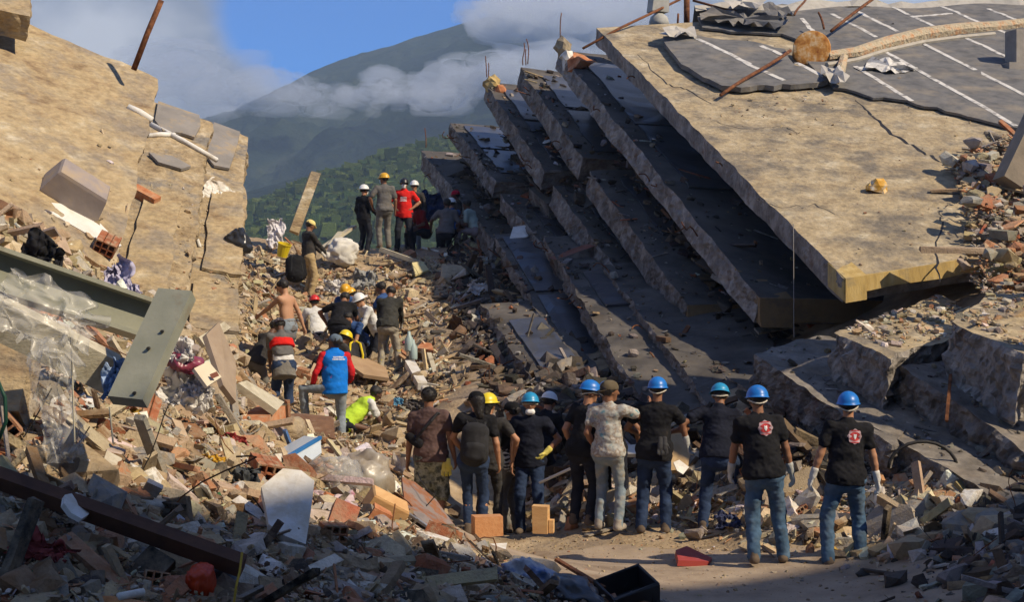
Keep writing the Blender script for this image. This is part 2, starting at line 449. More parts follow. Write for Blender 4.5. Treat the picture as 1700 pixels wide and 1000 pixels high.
# the wood on that hill: one mass of crowns
def ico(sub):
    bm = bmesh.new(); bmesh.ops.create_icosphere(bm, subdivisions=max(1, sub), radius=1.0)
    if sub == 0: bm.free(); bm = bmesh.new(); bmesh.ops.create_cube(bm, size=1.3); bmesh.ops.triangulate(bm, faces=bm.faces)
    V = np.array([v.co[:] for v in bm.verts]); Fs = np.array([[v.index for v in f.verts] for f in bm.faces]); bm.free(); return V, Fs
def hill_wood():
    rng = np.random.default_rng(4)
    n = 15000
    us = rng.uniform(380, 800, n); t = rng.uniform(.22, .86, n)
    iu = (us + 200) / 2100 * 159; it = t * 59
    i = iu.astype(int); j = it.astype(int)
    X = HXX[i, j]; Y = HYY[i, j] + rng.uniform(-2, 2, n); Z = HZZ[i, j]
    X = X + rng.uniform(-2, 2, n)
    V, Fs = ico(0)
    r = rng.uniform(.8, 2.1, n) * np.where(rng.random(n) < .12, 1.5, 1)
    VV = V[None] * r[:, None, None] * np.stack([np.ones(n), np.ones(n), rng.uniform(.7, 1.25, n)], -1)[:, None]
    VV = VV * (1 + .35 * rng.standard_normal((n, len(V), 1)) * .7)
    VV = VV + np.stack([X, Y, Z + r * .6], -1)[:, None]
    FF = Fs[None] + (np.arange(n) * len(V))[:, None, None]
    g = rng.uniform(.6, 1.35, n); wy = rng.uniform(0, 1, n)
    c = np.stack([(.045 + .05 * wy) * g, (.082 + .035 * wy) * g, .026 * g], -1)
    C = np.repeat(c[:, None], len(V), 1).reshape(-1, 3)
    m = mat('leaf_mass', [(.7, .7, .7), (1.2, 1.2, 1.1)], .8, 1, .9, 3, attr=True, spec=.05, bdist=.4)
    o = obj_np('forest', VV.reshape(-1, 3), FF.reshape(-1, 3), m, col=C)
    tag(o, 'green wood covering the nearer hillside', 'forest', kind='stuff')
hill_wood()

# banks of cloud lying on the mountain: lumps of thin mist
def cloud(name, label, lumps, dens, seed):
    rng = np.random.default_rng(seed)
    V, Fs = ico(3)
    allV = []; allF = []; o = 0
    for (u, v, Y, su, sv) in lumps:
        c = at(u, v, Y)
        R = np.array([su / F * Y, (su + sv) * .5 / F * Y, sv / F * Y])
        W = V * (1 + .40 * fbm(V * 1.6 + rng.uniform(0, 50, 3), 3, seed)[:, None] + .22 * fbm(V * 4.5 + rng.uniform(0, 50, 3), 2, seed + 3)[:, None]) * R + c
        allV.append(W); allF.append(Fs + o); o += len(V)
    m = bpy.data.materials.new(name + '_mist'); m.use_nodes = True
    t = m.node_tree; t.nodes.clear()
    out = t.nodes.new('ShaderNodeOutputMaterial'); pv = t.nodes.new('ShaderNodeVolumePrincipled')
    pv.inputs['Color'].default_value = (.86, .92, 1.0, 1); pv.inputs['Density'].default_value = dens
    pv.inputs['Anisotropy'].default_value = 0.2
    t.links.new(pv.outputs[0], out.inputs['Volume'])
    ob = obj_np(name, np.concatenate(allV), np.concatenate(allF), m, smooth=True)
    tag(ob, label, 'cloud', kind='stuff'); return ob
def lump_row(pts, n, seed, Y0):
    rng = np.random.default_rng(seed); L_ = []
    for k in range(n):
        i = rng.integers(0, len(pts) - 1); f = rng.random()
        a = np.array(pts[i]); b = np.array(pts[i + 1]); p = a + (b - a) * f
        s = p[2] * rng.uniform(.22, .95)
        L_.append((p[0] + rng.normal(0, p[2] * .5), p[1] + rng.normal(0, p[2] * .42), Y0 + rng.uniform(-70, 70), s * rng.uniform(1.0, 1.9), s * rng.uniform(.6, .9)))
    return L_
CLOUDS = True
if CLOUDS:
    cloud('cloud_bank', 'pale cloud bank lying across the mountain slope in the centre', lump_row([(610, 160, 26), (650, 155, 34), (720, 148, 38), (800, 128, 40), (900, 108, 46), (1010, 90, 50)], 90, 3, 1150), .030, 3)
    cloud('cloud_bank', 'grey cloud bank hiding the left foot of the mountain', lump_row([(250, 120, 60), (360, 150, 50), (450, 155, 42), (520, 165, 30), (580, 170, 24)], 80, 8, 1150), .018, 9)
    cloud('cloud_bank', 'bright cloud over the mountain summit on the right', lump_row([(790, 40, 18), (830, 30, 40), (900, 22, 55), (960, 35, 60), (1050, 35, 60)], 80, 12, 1250), .034, 12)

# the air: one closed box round everything
mh = bpy.data.materials.new('haze_air'); mh.use_nodes = True
t = mh.node_tree; t.nodes.clear()
ho = t.nodes.new('ShaderNodeOutputMaterial'); hv = t.nodes.new('ShaderNodeVolumePrincipled')
hv.inputs['Color'].default_value = (.52, .70, .95, 1); hv.inputs['Density'].default_value = .00028
hv.inputs['Anisotropy'].default_value = 0.0
t.links.new(hv.outputs[0], ho.inputs['Volume'])
HAZE = True
if HAZE:
    hb = MB(); hb.box((0, 700, 190), (4200, 2700, 440)); 
    ho_ = hb.build('haze', mh); tag(ho_, 'thin blue haze between the rubble and the mountain', 'haze', kind='stuff')
# ================================================================== CONCRETE SLABS
def bil(P, s, t):
    s = s[..., None]; t = t[..., None]
    return P[0] * (1 - s) * (1 - t) + P[1] * s * (1 - t) + P[2] * s * t + P[3] * (1 - s) * t

class Slab:
    """thick broken plate; P = four top corners (s=0,t=0),(1,0),(1,1),(0,1); jag = metres of break on edges (s0,s1,t0,t1)"""
    def __init__(S, P, th, nu=40, nv=40, jag=(.05, .05, .05, .05), sag=0.0, rough=.05, rows=4, seed=1, wob=.012, jf=1.2):
        P = [np.asarray(p, float) for p in P]; S.P = P
        n = np.cross(P[1] - P[0], P[3] - P[0]); n /= np.linalg.norm(n)
        if n[2] < 0: n = -n
        S.n = n; S.th = th; S.wob = wob; S.seed = seed
        ls = (np.linalg.norm(P[1] - P[0]) + np.linalg.norm(P[2] - P[3])) / 2
        lt = (np.linalg.norm(P[3] - P[0]) + np.linalg.norm(P[2] - P[1])) / 2
        S.ls, S.lt = ls, lt
        def grid(seed2, extra):
            s = np.linspace(0, 1, nu + 1); t_ = np.linspace(0, 1, nv + 1)
            lo = (jag[0] * n1d(t_ * lt * jf, seed + seed2, 5) + extra * n1d(t_ * lt * 2.5, seed + 50 + seed2, 4)) / ls
            hi = 1 + (jag[1] * n1d(t_ * lt * jf, seed + 7 + seed2, 5)) / ls
            lo2 = (jag[2] * n1d(s * ls * jf, seed + 13 + seed2, 5)) / lt
            hi2 = 1 + (jag[3] * n1d(s * ls * jf, seed + 19 + seed2, 5)) / lt
            SS = lo[None, :] + s[:, None] * (hi - lo)[None, :]
            TT = lo2[:, None] + t_[None, :] * (hi2 - lo2)[:, None]
            return SS, TT
        SS, TT = grid(0, 0)
        top = bil(P, SS, TT)
        top = top + S.n * (wob * (fbm(top * 1.5, 3, seed) + .35 * fbm(top * 5.5, 2, seed + 2))[..., None])
        top[..., 2] -= sag * np.sin(np.clip(TT, 0, 1) * math.pi) * 1.0
        S.sag = sag
        SB, TB = grid(100 if max(jag) > .03 else 0, rough)
        bot = bil(P, SB, TB) - S.n * th
        bot[..., 2] -= sag * np.sin(np.clip(TB, 0, 1) * math.pi)
        S.top = top
        nx, ny = nu + 1, nv + 1
        V = [top.reshape(-1, 3), bot.reshape(-1, 3)]
        F1 = grid_faces(nx, ny); F2 = grid_faces(nx, ny, nx * ny)[:, ::-1]
        # side loop
        loop = [(i, 0) for i in range(nx)] + [(nx - 1, j) for j in range(1, ny)] + [(i, ny - 1) for i in range(nx - 2, -1, -1)] + [(0, j) for j in range(ny - 2, 0, -1)]
        li = np.array([a * ny + b for a, b in loop]); m = len(li)
        A = top.reshape(-1, 3)[li]; B = bot.reshape(-1, 3)[li]
        cen = top.reshape(-1, 3).mean(0)
        tang = np.roll(A, -1, 0) - np.roll(A, 1, 0)
        outw = np.cross(tang, S.n); outw /= (np.linalg.norm(outw, axis=1, keepdims=True) + 1e-9)
        if ((A - cen) * outw).sum() < 0: outw = -outw
        prev = li.copy(); Fs3 = []; off = 2 * nx * ny
        for r in range(1, rows):
            f = r / rows
            Q = A * (1 - f) + B * f
            d = rough * (fbm(Q * 2.4, 3, seed + 31) * .9 + 1.0 * fbm(Q * 7.5, 3, seed + 37) + .55 * np.sign(fbm(Q * 13.0, 2, seed + 39)) * np.abs(fbm(Q * 5.0, 2, seed + 43)))
            Q = Q + outw * d[:, None]
            V.append(Q); cur = off + np.arange(m); off += m
            Fs3.append(np.stack([prev, cur, np.roll(cur, -1), np.roll(prev, -1)], -1)); prev = cur
        last = li + nx * ny
        Fs3.append(np.stack([prev, last, np.roll(last, -1), np.roll(prev, -1)], -1))
        F3 = np.concatenate(Fs3)
        S.V = np.concatenate(V); S.F = np.concatenate([F1, F3, F2])
        S.M = np.concatenate([np.zeros(len(F1)), np.ones(len(F3)), np.full(len(F2), 2)])
    def pt(S, s, t, h=0.0):
        s = np.asarray(s, float); t = np.asarray(t, float)
        q = bil(S.P, s, t) + S.n * h
        q[..., 2] -= S.sag * np.sin(np.clip(t, 0, 1) * math.pi)
        return q
    def on(S, u, v, h=0.0):
        q = S.pt(*S.find(u, v)); return q + S.n * (h + S.wob * (fbm(q[None] * 1.5, 3, S.seed)[0] + .35 * fbm(q[None] * 5.5, 2, S.seed + 2)[0]))
    def build(S, name, mats, parent=None, label=None):
        o = obj_np(name, S.V, S.F, mats, parent, midx=S.M)
        # recompute outward normals, smooth top only
        bm = bmesh.new(); bm.from_mesh(o.data); bmesh.ops.recalc_face_normals(bm, faces=bm.faces)
        bm.to_mesh(o.data); bm.free()
        if label: o['label'] = label
        S.o = o; return o
    def find(S, u, v):
        """(s,t) of the top surface under a photo pixel"""
        s = t = .5
        for _ in range(30):
            def pr(s, t):
                q = S.pt(s, t); return np.array([850 + q[0] / q[1] * F, 500 - (q[2] - CZ) / q[1] * F])
            p = pr(s, t); e = np.array([u, v]) - p
            J = np.stack([(pr(s + 1e-3, t) - p) / 1e-3, (pr(s, t + 1e-3) - p) / 1e-3], 1)
            d = np.linalg.solve(J, e); s += d[0] * .8; t += d[1] * .8
        return s, t
    def patch(S, st, h, th, name, m, parent, nsub=1):
        """thin flat sheet (polygon in s,t) lying h above the top"""
        st = np.asarray(st, float)
        bm = bmesh.new()
        f = bm.faces.new([bm.verts.new((p[0] * S.ls, p[1] * S.lt, 0)) for p in st])
        lo = st.min(0) * (S.ls, S.lt); hi = st.max(0) * (S.ls, S.lt); step = max(.35, max(hi - lo) / 24)
        for ax in (0, 1):
            x = lo[ax] + step * .5
            while x < hi[ax]:
                co = [0, 0, 0]; no = [0, 0, 0]; co[ax] = x; no[ax] = 1
                bmesh.ops.bisect_plane(bm, geom=bm.verts[:] + bm.edges[:] + bm.faces[:], plane_co=co, plane_no=no); x += step
        ex = bmesh.ops.extrude_face_region(bm, geom=bm.faces[:])
        for v_ in ex['geom']:
            if isinstance(v_, bmesh.types.BMVert): v_.co.z = 1
        bm.verts.ensure_lookup_table()
        C_ = np.array([v_.co[:] for v_ in bm.verts])
        W_ = S.pt(C_[:, 0] / S.ls, C_[:, 1] / S.lt); W_ = W_ + S.n * (h + th * C_[:, 2:3] + (S.wob * (fbm(W_ * 1.5, 3, S.seed) + .35 * fbm(W_ * 5.5, 2, S.seed + 2)))[:, None])
        for v_, q in zip(bm.verts, W_): v_.co = q
        bmesh.ops.recalc_face_normals(bm, faces=bm.faces)
        me = bpy.data.meshes.new(name); bm.to_mesh(me); bm.free(); me.materials.append(m)
        return link(bpy.data.objects.new(name, me), parent)

m_conc_tan = mat('concrete_tan', [(.28, .215, .135), (.40, .315, .19), (.44, .355, .225), (.54, .465, .325)], 2.4, .94, .9, 12, detail=13, dirt=(.185, .16, .125), dirt_scale=1.5, dirt_lo=.46, dirt_hi=.64, bdist=.03, speck=(9.0, .74, 1.10, (1, 1, 1)))
m_conc_left = mat('concrete_sand', [(.24, .165, .095), (.40, .30, .17), (.44, .345, .205), (.56, .48, .34)], 1.6, .92, 1.0, 7, detail=11, stretch=(1, 1, 2.2), dirt=(.27, .225, .17), dirt_scale=1.3, dirt_lo=.48, dirt_hi=.64, bdist=.05, speck=(8.0, .72, 1.10, (1, 1, 2.2)))
m_break = mat('concrete_broken', [(.13, .115, .10), (.25, .225, .20), (.40, .37, .33)], 3.2, .95, 1.0, 14, dirt=(.16, .09, .055), dirt_scale=2.5, dirt_lo=.58, dirt_hi=.72, bdist=.05)
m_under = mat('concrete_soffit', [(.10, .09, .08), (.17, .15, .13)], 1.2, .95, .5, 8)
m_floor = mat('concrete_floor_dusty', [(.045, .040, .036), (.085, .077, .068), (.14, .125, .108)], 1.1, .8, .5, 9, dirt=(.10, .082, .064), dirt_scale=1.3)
m_breakd = mat('concrete_broken_shade', [(.05, .043, .037), (.12, .105, .09), (.24, .215, .185)], 3.2, .95, 1.0, 14, dirt=(.10, .055, .035), dirt_scale=2.5, dirt_lo=.56, dirt_hi=.70, bdist=.05)  # broken concrete again, its colour darkened to carry the shade inside the stack
m_breakm = mat('concrete_broken_grey', [(.085, .075, .066), (.18, .16, .14), (.32, .29, .25)], 3.2, .95, 1.0, 14, dirt=(.13, .075, .048), dirt_scale=2.5, dirt_lo=.56, dirt_hi=.70, bdist=.05)  # half-dark copy for floor edges, some shade kept in its colour
m_tile = mat('polished_floor', [(.045, .047, .054), (.075, .078, .088)], 1.5, .28, .12, 25, spec=.4, dirt=(.10, .09, .076), dirt_scale=2.0, dirt_lo=.52, dirt_hi=.72)
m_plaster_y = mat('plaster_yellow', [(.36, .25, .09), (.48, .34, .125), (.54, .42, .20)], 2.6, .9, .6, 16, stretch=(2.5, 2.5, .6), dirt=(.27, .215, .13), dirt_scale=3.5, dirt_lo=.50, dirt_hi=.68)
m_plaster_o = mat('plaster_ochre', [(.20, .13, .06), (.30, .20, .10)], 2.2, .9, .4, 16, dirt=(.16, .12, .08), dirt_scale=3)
m_felt = mat('roofing_felt', [(.095, .095, .097), (.145, .143, .14), (.185, .18, .172)], 3.5, .92, .7, 60, detail=12, dirt=(.27, .235, .185), dirt_scale=1.4, dirt_lo=.50, dirt_hi=.72, bdist=.01)
m_seam = mat('seam_white', [(.52, .50, .46), (.68, .66, .61)], 5, .85, .2, 30, dirt=(.21, .20, .19), dirt_scale=6, dirt_lo=.50, dirt_hi=.62)
m_white = mat('white_plaster', [(.60, .57, .50), (.78, .76, .70)], 5, .85, .3, 30, dirt=(.40, .33, .24), dirt_scale=3, dirt_lo=.54, dirt_hi=.72)
m_rust = mat('rusty_iron', [(.07, .028, .014), (.16, .062, .026), (.26, .11, .045)], 14, .85, .6, 40, bdist=.004)
m_rust_or = mat('rust_orange', [(.26, .085, .02), (.50, .24, .06), (.66, .55, .36)], 7, .85, .6, 30, bdist=.006)
m_brick = mat('red_clay', [(.33, .11, .045), (.47, .19, .085), (.55, .28, .15)], 6, .92, .6, 35, dirt=(.45, .34, .22), dirt_scale=4, dirt_lo=.54, dirt_hi=.72)
m_dark = mat('dark_scrap', [(.012, .012, .013), (.04, .038, .036)], 6, .6, .5, 30)

def rebar(a, b, r, parent, bend=.12, seed=1, name='rebar', m=None, n=7):
    rng = np.random.default_rng(seed); a = np.asarray(a, float); b = np.asarray(b, float)
    ln = np.linalg.norm(b - a); k = 7
    pts = []
    off = rng.normal(0, bend, (2, 3)) * ln
    for i in range(k):
        f = i / (k - 1)
        pts.append(a + (b - a) * f + off[0] * math.sin(f * math.pi) + off[1] * math.sin(f * math.pi * 2) * .4)
    mb = MB(); mb.tube(pts, r, n); return mb.build(name, m or m_rust, parent, smooth=True)

# ---------------------------------------------------------------- the pancaked building on the right
RB = empty('collapsed_building', (4.5, 27, 0))
tag(RB, 'pancaked grey and tan concrete floors leaning down to the right of the street', 'building')
PR = empty('hold')   # removed below; all slabs hold world coordinates
bpy.data.objects.remove(PR)
RBINV = Matrix.Translation((-4.5, -27, 0))
def under(o, root):
    """parent keeping world coordinates"""
    o.parent = root; o.matrix_parent_inverse = Matrix.Translation(-Vector(root.location)); return o

# roof slab
c_n = at(1400, 462, 21.5); c_f = at(990, 46, 34.5)
rdir = np.array([1, .35, .155])
c_n2 = c_n + rdir * 8.5; c_f2 = at(1790, 0, 38.5)
roof = Slab([c_n, c_f, c_f2, c_n2], .37, 230, 60, jag=(.01, .03, .06, .05), rough=.022, rows=7, seed=3, wob=.014, jf=2.2)
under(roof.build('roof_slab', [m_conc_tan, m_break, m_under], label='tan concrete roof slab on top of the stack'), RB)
# front fascia and the down-stand beam of the roof slab, painted yellow
def front_strip(sl, s0, s1, drop, dep, name, m, parent, lift=.012, out=.02, n=1):
    a = sl.pt(0.0, s0, lift * 0 - .01); b = sl.pt(0.0, s1, -.01)
    ax = b - a; ax /= np.linalg.norm(ax)
    outv = np.cross(ax, [0, 0, 1.0]); outv /= np.linalg.norm(outv)
    if outv[1] > 0: outv = -outv
    dn = np.array([0, 0, -1.0]); inw = sl.P[1] - sl.P[0]; inw = inw / np.linalg.norm(inw)
    mb = MB(); nseg = 14
    V = []; Fs = []
    for i in range(nseg + 1):
        p = a + (b - a) * i / nseg
        dd = drop + (.012 if s1 - s0 > .1 else .002) * math.sin(i * 2.1)
        V += [p + outv * out, p + outv * out + dn * dd, p + inw * dep + dn * dd, p + inw * dep]
    for i in range(nseg):
        for k in range(4):
            k2 = (k + 1) % 4
            Fs.append((i * 4 + k, i * 4 + k2, i * 4 + 4 + k2, i * 4 + 4 + k))
    Fs += [(3, 2, 1, 0), tuple(nseg * 4 + k for k in range(4))]
    mb.add(V, Fs); o = mb.build(name, m)
    bm = bmesh.new(); bm.from_mesh(o.data); bmesh.ops.recalc_face_normals(bm, faces=bm.faces); bm.to_mesh(o.data); bm.free()
    return under(o, parent)
front_strip(roof, 0.0, .62, .21, .05, 'fascia', m_plaster_y, RB, out=.03)
front_strip(roof, 0.001, .038, .335, .6, 'edge_beam', m_plaster_y, RB, out=.05)

# floors below: (far corner u,v,Y) (near corner u,v,Y) width to the right, thickness
FL = [((927, 84, 36.3), (1260, 494, 23.4), 7.5, .42, (.9, .36, -.02), 11),
      ((864, 112, 38.6), (1128, 500, 25.6), 7.5, .50, (.9, .36, -.03), 12),
      ((806, 136, 40.6), (1030, 470, 28.0), 7.0, .46, (.9, .36, -.04), 13),
      ((748, 204, 42.5), (960, 480, 29.5), 6.0, .40, (.9, .36, -.03), 14),
      ((700, 250, 44.0), (820, 400, 35.5), 6.0, .50, (.9, .36, -.02), 15)]
floors = []; lower_halves = []
SPLIT = {11: None, 12: (.50, (.10, -.2, -.22), 6), 13: (.46, (.16, -.1, -.30), -5), 14: (.55, (.1, -.2, -.28), 5), 15: None}
for (fa, ne, wd, th, dr, sd) in FL:
    a = at(*ne); b = at(*fa); d = np.array(dr); d = d / np.linalg.norm(d)
    if SPLIT[sd]:   # snapped across: the lower half has dropped and twisted
        f_, off_, tw = SPLIT[sd]; mid = a + (b - a) * f_; lo_ = mid + np.array(off_); a2 = a + np.array(off_) * np.array([1, 1, .3]) ; d2 = d + np.array([0, 0, tw * .012])
        l_ = Slab([a2, lo_, lo_ + d2 * wd, a2 + d2 * wd], th, 130, 20, jag=(.08, .22, .08, .05), rough=.065, rows=9, seed=sd + 40, wob=.03, jf=1.7)
        under(l_.build('floor_slab', [m_floor, m_breakm, m_under]), RB); lower_halves.append(l_); a = mid + (b - a) * .015
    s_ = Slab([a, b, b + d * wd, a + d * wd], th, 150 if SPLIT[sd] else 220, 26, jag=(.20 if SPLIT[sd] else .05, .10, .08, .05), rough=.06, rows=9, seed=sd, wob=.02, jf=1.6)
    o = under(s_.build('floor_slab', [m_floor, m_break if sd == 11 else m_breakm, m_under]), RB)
    floors.append(s_)
# crushed storeys filling the gaps under the floors
for i, s_ in enumerate([roof] + floors[:4]):
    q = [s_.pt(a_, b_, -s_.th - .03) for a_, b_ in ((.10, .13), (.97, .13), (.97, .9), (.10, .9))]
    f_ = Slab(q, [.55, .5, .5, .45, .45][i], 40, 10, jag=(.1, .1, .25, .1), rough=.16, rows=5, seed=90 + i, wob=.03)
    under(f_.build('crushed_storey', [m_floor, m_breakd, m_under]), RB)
# ochre front faces of two floors
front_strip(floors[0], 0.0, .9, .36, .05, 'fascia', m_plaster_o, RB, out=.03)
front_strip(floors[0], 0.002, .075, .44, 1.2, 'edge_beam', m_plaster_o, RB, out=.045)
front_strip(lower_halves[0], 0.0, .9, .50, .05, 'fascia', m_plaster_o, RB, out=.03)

# polished floor panels still lying on the floors, with light strips of bare slab between
def panels(sl, spans, t0, t1, name='floor_panel'):
    for (s0, s1) in spans:
        rr = random.Random(int(s0 * 1000) + int(sl.P[0][0] * 100))
        st = []
        k = 8
        for i in range(k): st.append((s0 + (s1 - s0) * i / (k - 1), t0 + rr.uniform(-.006, .006)))
        for i in range(k): st.append((s1 - (s1 - s0) * i / (k - 1), t1))
        o = sl.patch(st, .012, .03, name, m_tile, None); under(o, RB)
panels(floors[0], [(.34, .60), (.605, .93)], .055, .75)
panels(floors[1], [(.06, .48), (.52, .90)], .055, .75)
panels(floors[2], [(.10, .50), (.53, .90)], .05, .8)
panels(floors[3], [(.12, .50), (.53, .94)], .05, .8)
panels(lower_halves[0], [(.45, .92)], .07, .7)
panels(lower_halves[1], [(.35, .60), (.66, .92)], .07, .7)
panels(lower_halves[2], [(.30, .85)], .07, .7)

# loose lower floors showing as dark leaning plates
LOW = [([(965, 640, 24.5), (822, 392, 34.0)], 1.35, .30, 21, 'wet'),
       ([(1085, 700, 20.8), (905, 395, 32.0)], 1.6, .34, 22, 'dust'),
       ([(1215, 720, 19.8), (1000, 440, 29.0)], 1.7, .36, 23, 'dust'),
       ([(955, 735, 20.6), (800, 505, 29.5)], 1.1, .30, 24, 'dust'),
       ([(1290, 700, 19.7), (1100, 520, 26.5)], 1.8, .34, 25, 'dust')]
lows = []
for (q, wd, th, sd, kind) in LOW:
    a = at(*q[0]); b = at(*q[1]); d = np.array([.93, .30, .10]); d /= np.linalg.norm(d)
    s_ = Slab([a, b, b + d * wd, a + d * wd], th, 130, 16, jag=(.10, .12, .12, .2), rough=.07, rows=8, seed=sd, wob=.04, jf=1.3)
    under(s_.build('floor_slab', [m_floor, m_breakm, m_under]), RB); lows.append(s_)
panels(lows[0], [(.12, .50), (.53, .97)], .10, .9)
panels(lows[3], [(.42, .80)], .22, .8)
panels(lows[1], [(.5, .72)], .2, .8)

# walls and columns crushed between the floors
def crushed_block(u, v, Y, size, rot, m, name, seed, parent=RB):
    S_ = rot_euler(*[math.radians(r) for r in rot]); c = at(u, v, Y)
    hx, hy, hz = [s / 2 for s in size]
    P = [S_ @ np.array(p) + c for p in ((-hx, -hy, hz), (hx, -hy, hz), (hx, hy, hz), (-hx, hy, hz))]
    s_ = Slab(P, size[2], 10, 10, jag=(.05,) * 4, rough=.05, rows=4, seed=seed, wob=.02)
    o = s_.build(name, [m, m_breakd, m_breakd]); return under(o, parent) if parent else o
m_red_wall = mat('red_plaster', [(.16, .055, .035), (.24, .09, .06)], 3, .9, .5, 20, dirt=(.14, .11, .09), dirt_scale=3)
crushed_block(965, 440, 30.5, (1.0, .5, .62), (8, -20, 10), m_red_wall, 'crushed_wall', 31)
crushed_block(1120, 300, 30.0, (.8, 1.0, .5), (25, -25, 12), m_floor, 'crushed_wall', 32)
crushed_block(1000, 330, 33.0, (1.4, .8, .4), (25, -25, 12), m_floor, 'crushed_wall', 33)
crushed_block(930, 330, 35.0, (1.0, 1.2, .5), (22, -20, 12), m_floor, 'crushed_wall', 34)
crushed_block(1345, 600, 25.0, (2.2, 1.0, .5), (12, 6, 16), m_floor, 'crushed_wall', 37)
crushed_block(1470, 520, 25.6, (2.6, 1.0, .8), (5, 4, 16), m_floor, 'crushed_wall', 38)
crushed_block(850, 300, 39.5, (1.6, 1.0, .5), (20, -20, 12), m_floor, 'crushed_wall', 39)
crushed_block(780, 290, 42.0, (1.5, 1.0, .7), (20, -20, 12), m_floor, 'crushed_wall', 40)

# ---------------- what lies on the roof slab
def st(u, v): return roof.find(u, v)
# roofing felt: one big sheet and the torn strip, with white painted seams
big = [(1385, 150), (1420, 158), (1448, 168), (1490, 172), (1535, 182), (1590, 196), (1640, 208), (1684, 220), (1780, 232), (1790, 100), (1770, 10), (1640, 8), (1500, 14), (1380, 18), (1300, 12), (1215, 22), (1160, 34),
       (1168, 50), (1230, 58), (1300, 62), (1330, 72), (1340, 110), (1360, 130)]
def jagged(px, amp, seed, step=9):
    rr = random.Random(seed); out = []
    for i in range(len(px)):
        a_, b_ = px[i], px[(i + 1) % len(px)]; k = max(1, int(math.hypot(b_[0] - a_[0], b_[1] - a_[1]) / step))
        for j in range(k): out.append((a_[0] + (b_[0] - a_[0]) * j / k + rr.uniform(-amp, amp), a_[1] + (b_[1] - a_[1]) * j / k + rr.uniform(-amp, amp) * .7))
    return out
felt = roof.patch([st(u, v) for u, v in jagged(big, 2.6, 1, 15)], .03, .05, 'roofing_sheet', m_felt, None); under(felt, RB)
torn = [(1098, 70), (1112, 96), (1130, 118), (1165, 138), (1200, 156), (1245, 156), (1310, 152), (1372, 146), (1350, 128), (1318, 118), (1300, 92), (1255, 82), (1200, 76), (1140, 68)]
felt2 = roof.patch([st(u, v) for u, v in jagged(torn, 2.6, 2, 13)], .05, .10, 'roofing_sheet', m_felt, None); under(felt2, RB)
def seam(pts, wd, h, th, parent):
    """painted band along a line of photo points on the roof"""
    L_ = [np.array(st(u, v)) for u, v in pts]
    Q = np.array([roof.pt(a, b, h) for a, b in L_])
    left = []; right = []
    for i in range(len(Q)):
        tg = Q[min(i + 1, len(Q) - 1)] - Q[max(i - 1, 0)]; tg /= np.linalg.norm(tg)
        sd = np.cross(roof.n, tg); 
        left.append(Q[i] + sd * wd / 2); right.append(Q[i] - sd * wd / 2)
    k = len(Q); nrm = roof.n * th
    V = left + right + [p + nrm for p in left] + [p + nrm for p in right]
    Fs = []
    for i in range(k - 1):
        Fs += [(2 * k + i, 2 * k + i + 1, 3 * k + i + 1, 3 * k + i), (i, i + 1, 2 * k + i + 1, 2 * k + i), (k + i, 3 * k + i, 3 * k + i + 1, k + i + 1)]
    Fs += [(0, 2 * k, 3 * k, k), (k - 1, 2 * k - 1, 4 * k - 1, 3 * k - 1)]
    mb = MB(); mb.add(V, Fs); o = mb.build('seam_strip', m_seam)
    bm = bmesh.new(); bm.from_mesh(o.data); bmesh.ops.recalc_face_normals(bm, faces=bm.faces); bm.to_mesh(o.data); bm.free()
    o.parent = parent; return o
def seg(a, b, n=8, j=1.2, seed=0):
    rr = random.Random(seed); return [(a[0] + (b[0] - a[0]) * i / n + rr.uniform(-j, j), a[1] + (b[1] - a[1]) * i / n + rr.uniform(-j, j) * .6) for i in range(n + 1)]
for i, (a, b) in enumerate([((1418, 116), (1512, 174)), ((1462, 88), (1686, 216)), ((1527, 76), (1760, 196)), ((1592, 64), (1762, 142)), ((1655, 55), (1768, 100)),
                            ((1380, 28), (1455, 68)), ((1422, 24), (1490, 58)), ((1482, 18), (1548, 48)), ((1560, 14), (1628, 44)), ((1640, 20), (1700, 44)), ((1330, 36), (1352, 62)),
                            ((1516, 33), (1580, 28))]):
    seam(seg(a, b, seed=i), .10, .082, .006, felt)
seam([(1422, 122), (1450, 120), (1490, 118), (1520, 122)], .26, .094, .006, felt)
for i, (a, b) in enumerate([((1145, 70), (1245, 118)), ((1236, 116), (1300, 146)), ((1262, 88), (1300, 104)), ((1322, 116), (1368, 140))]):
    seam(seg(a, b, 6, seed=40 + i), .11, .152, .006, felt2)
seam([(1104, 70), (1120, 66), (1150, 66)], .34, .16, .012, felt2)
# turned-up parapet skirt along the far edge
def skirt():
    us = np.linspace(1155, 1780, 30); V = []; Fs = []
    rr = np.random.default_rng(5)
    for i, u in enumerate(us):
        s0, t0 = st(u, 24 - (u - 1155) * .022 + 3 * math.sin(u * .03))
        p = roof.pt(s0, t0, .08); q = p + np.array([0, .25, .22 + .05 * rr.standard_normal()]); r = q + np.array([0, .5, -.35])
        V += [p, q, r]
    for i in range(len(us) - 1):
        for k in range(2): Fs.append((i * 3 + k, i * 3 + 3 + k, i * 3 + 4 + k, i * 3 + 1 + k))
    mb = MB(); mb.add(V, Fs)
    under(mb.build('parapet_skirt', mat('skirt_grey', [(.34, .32, .28), (.52, .49, .43)], 3, .9, .6, 12, dirt=(.25, .22, .18), dirt_scale=3), smooth=False), RB)
skirt()
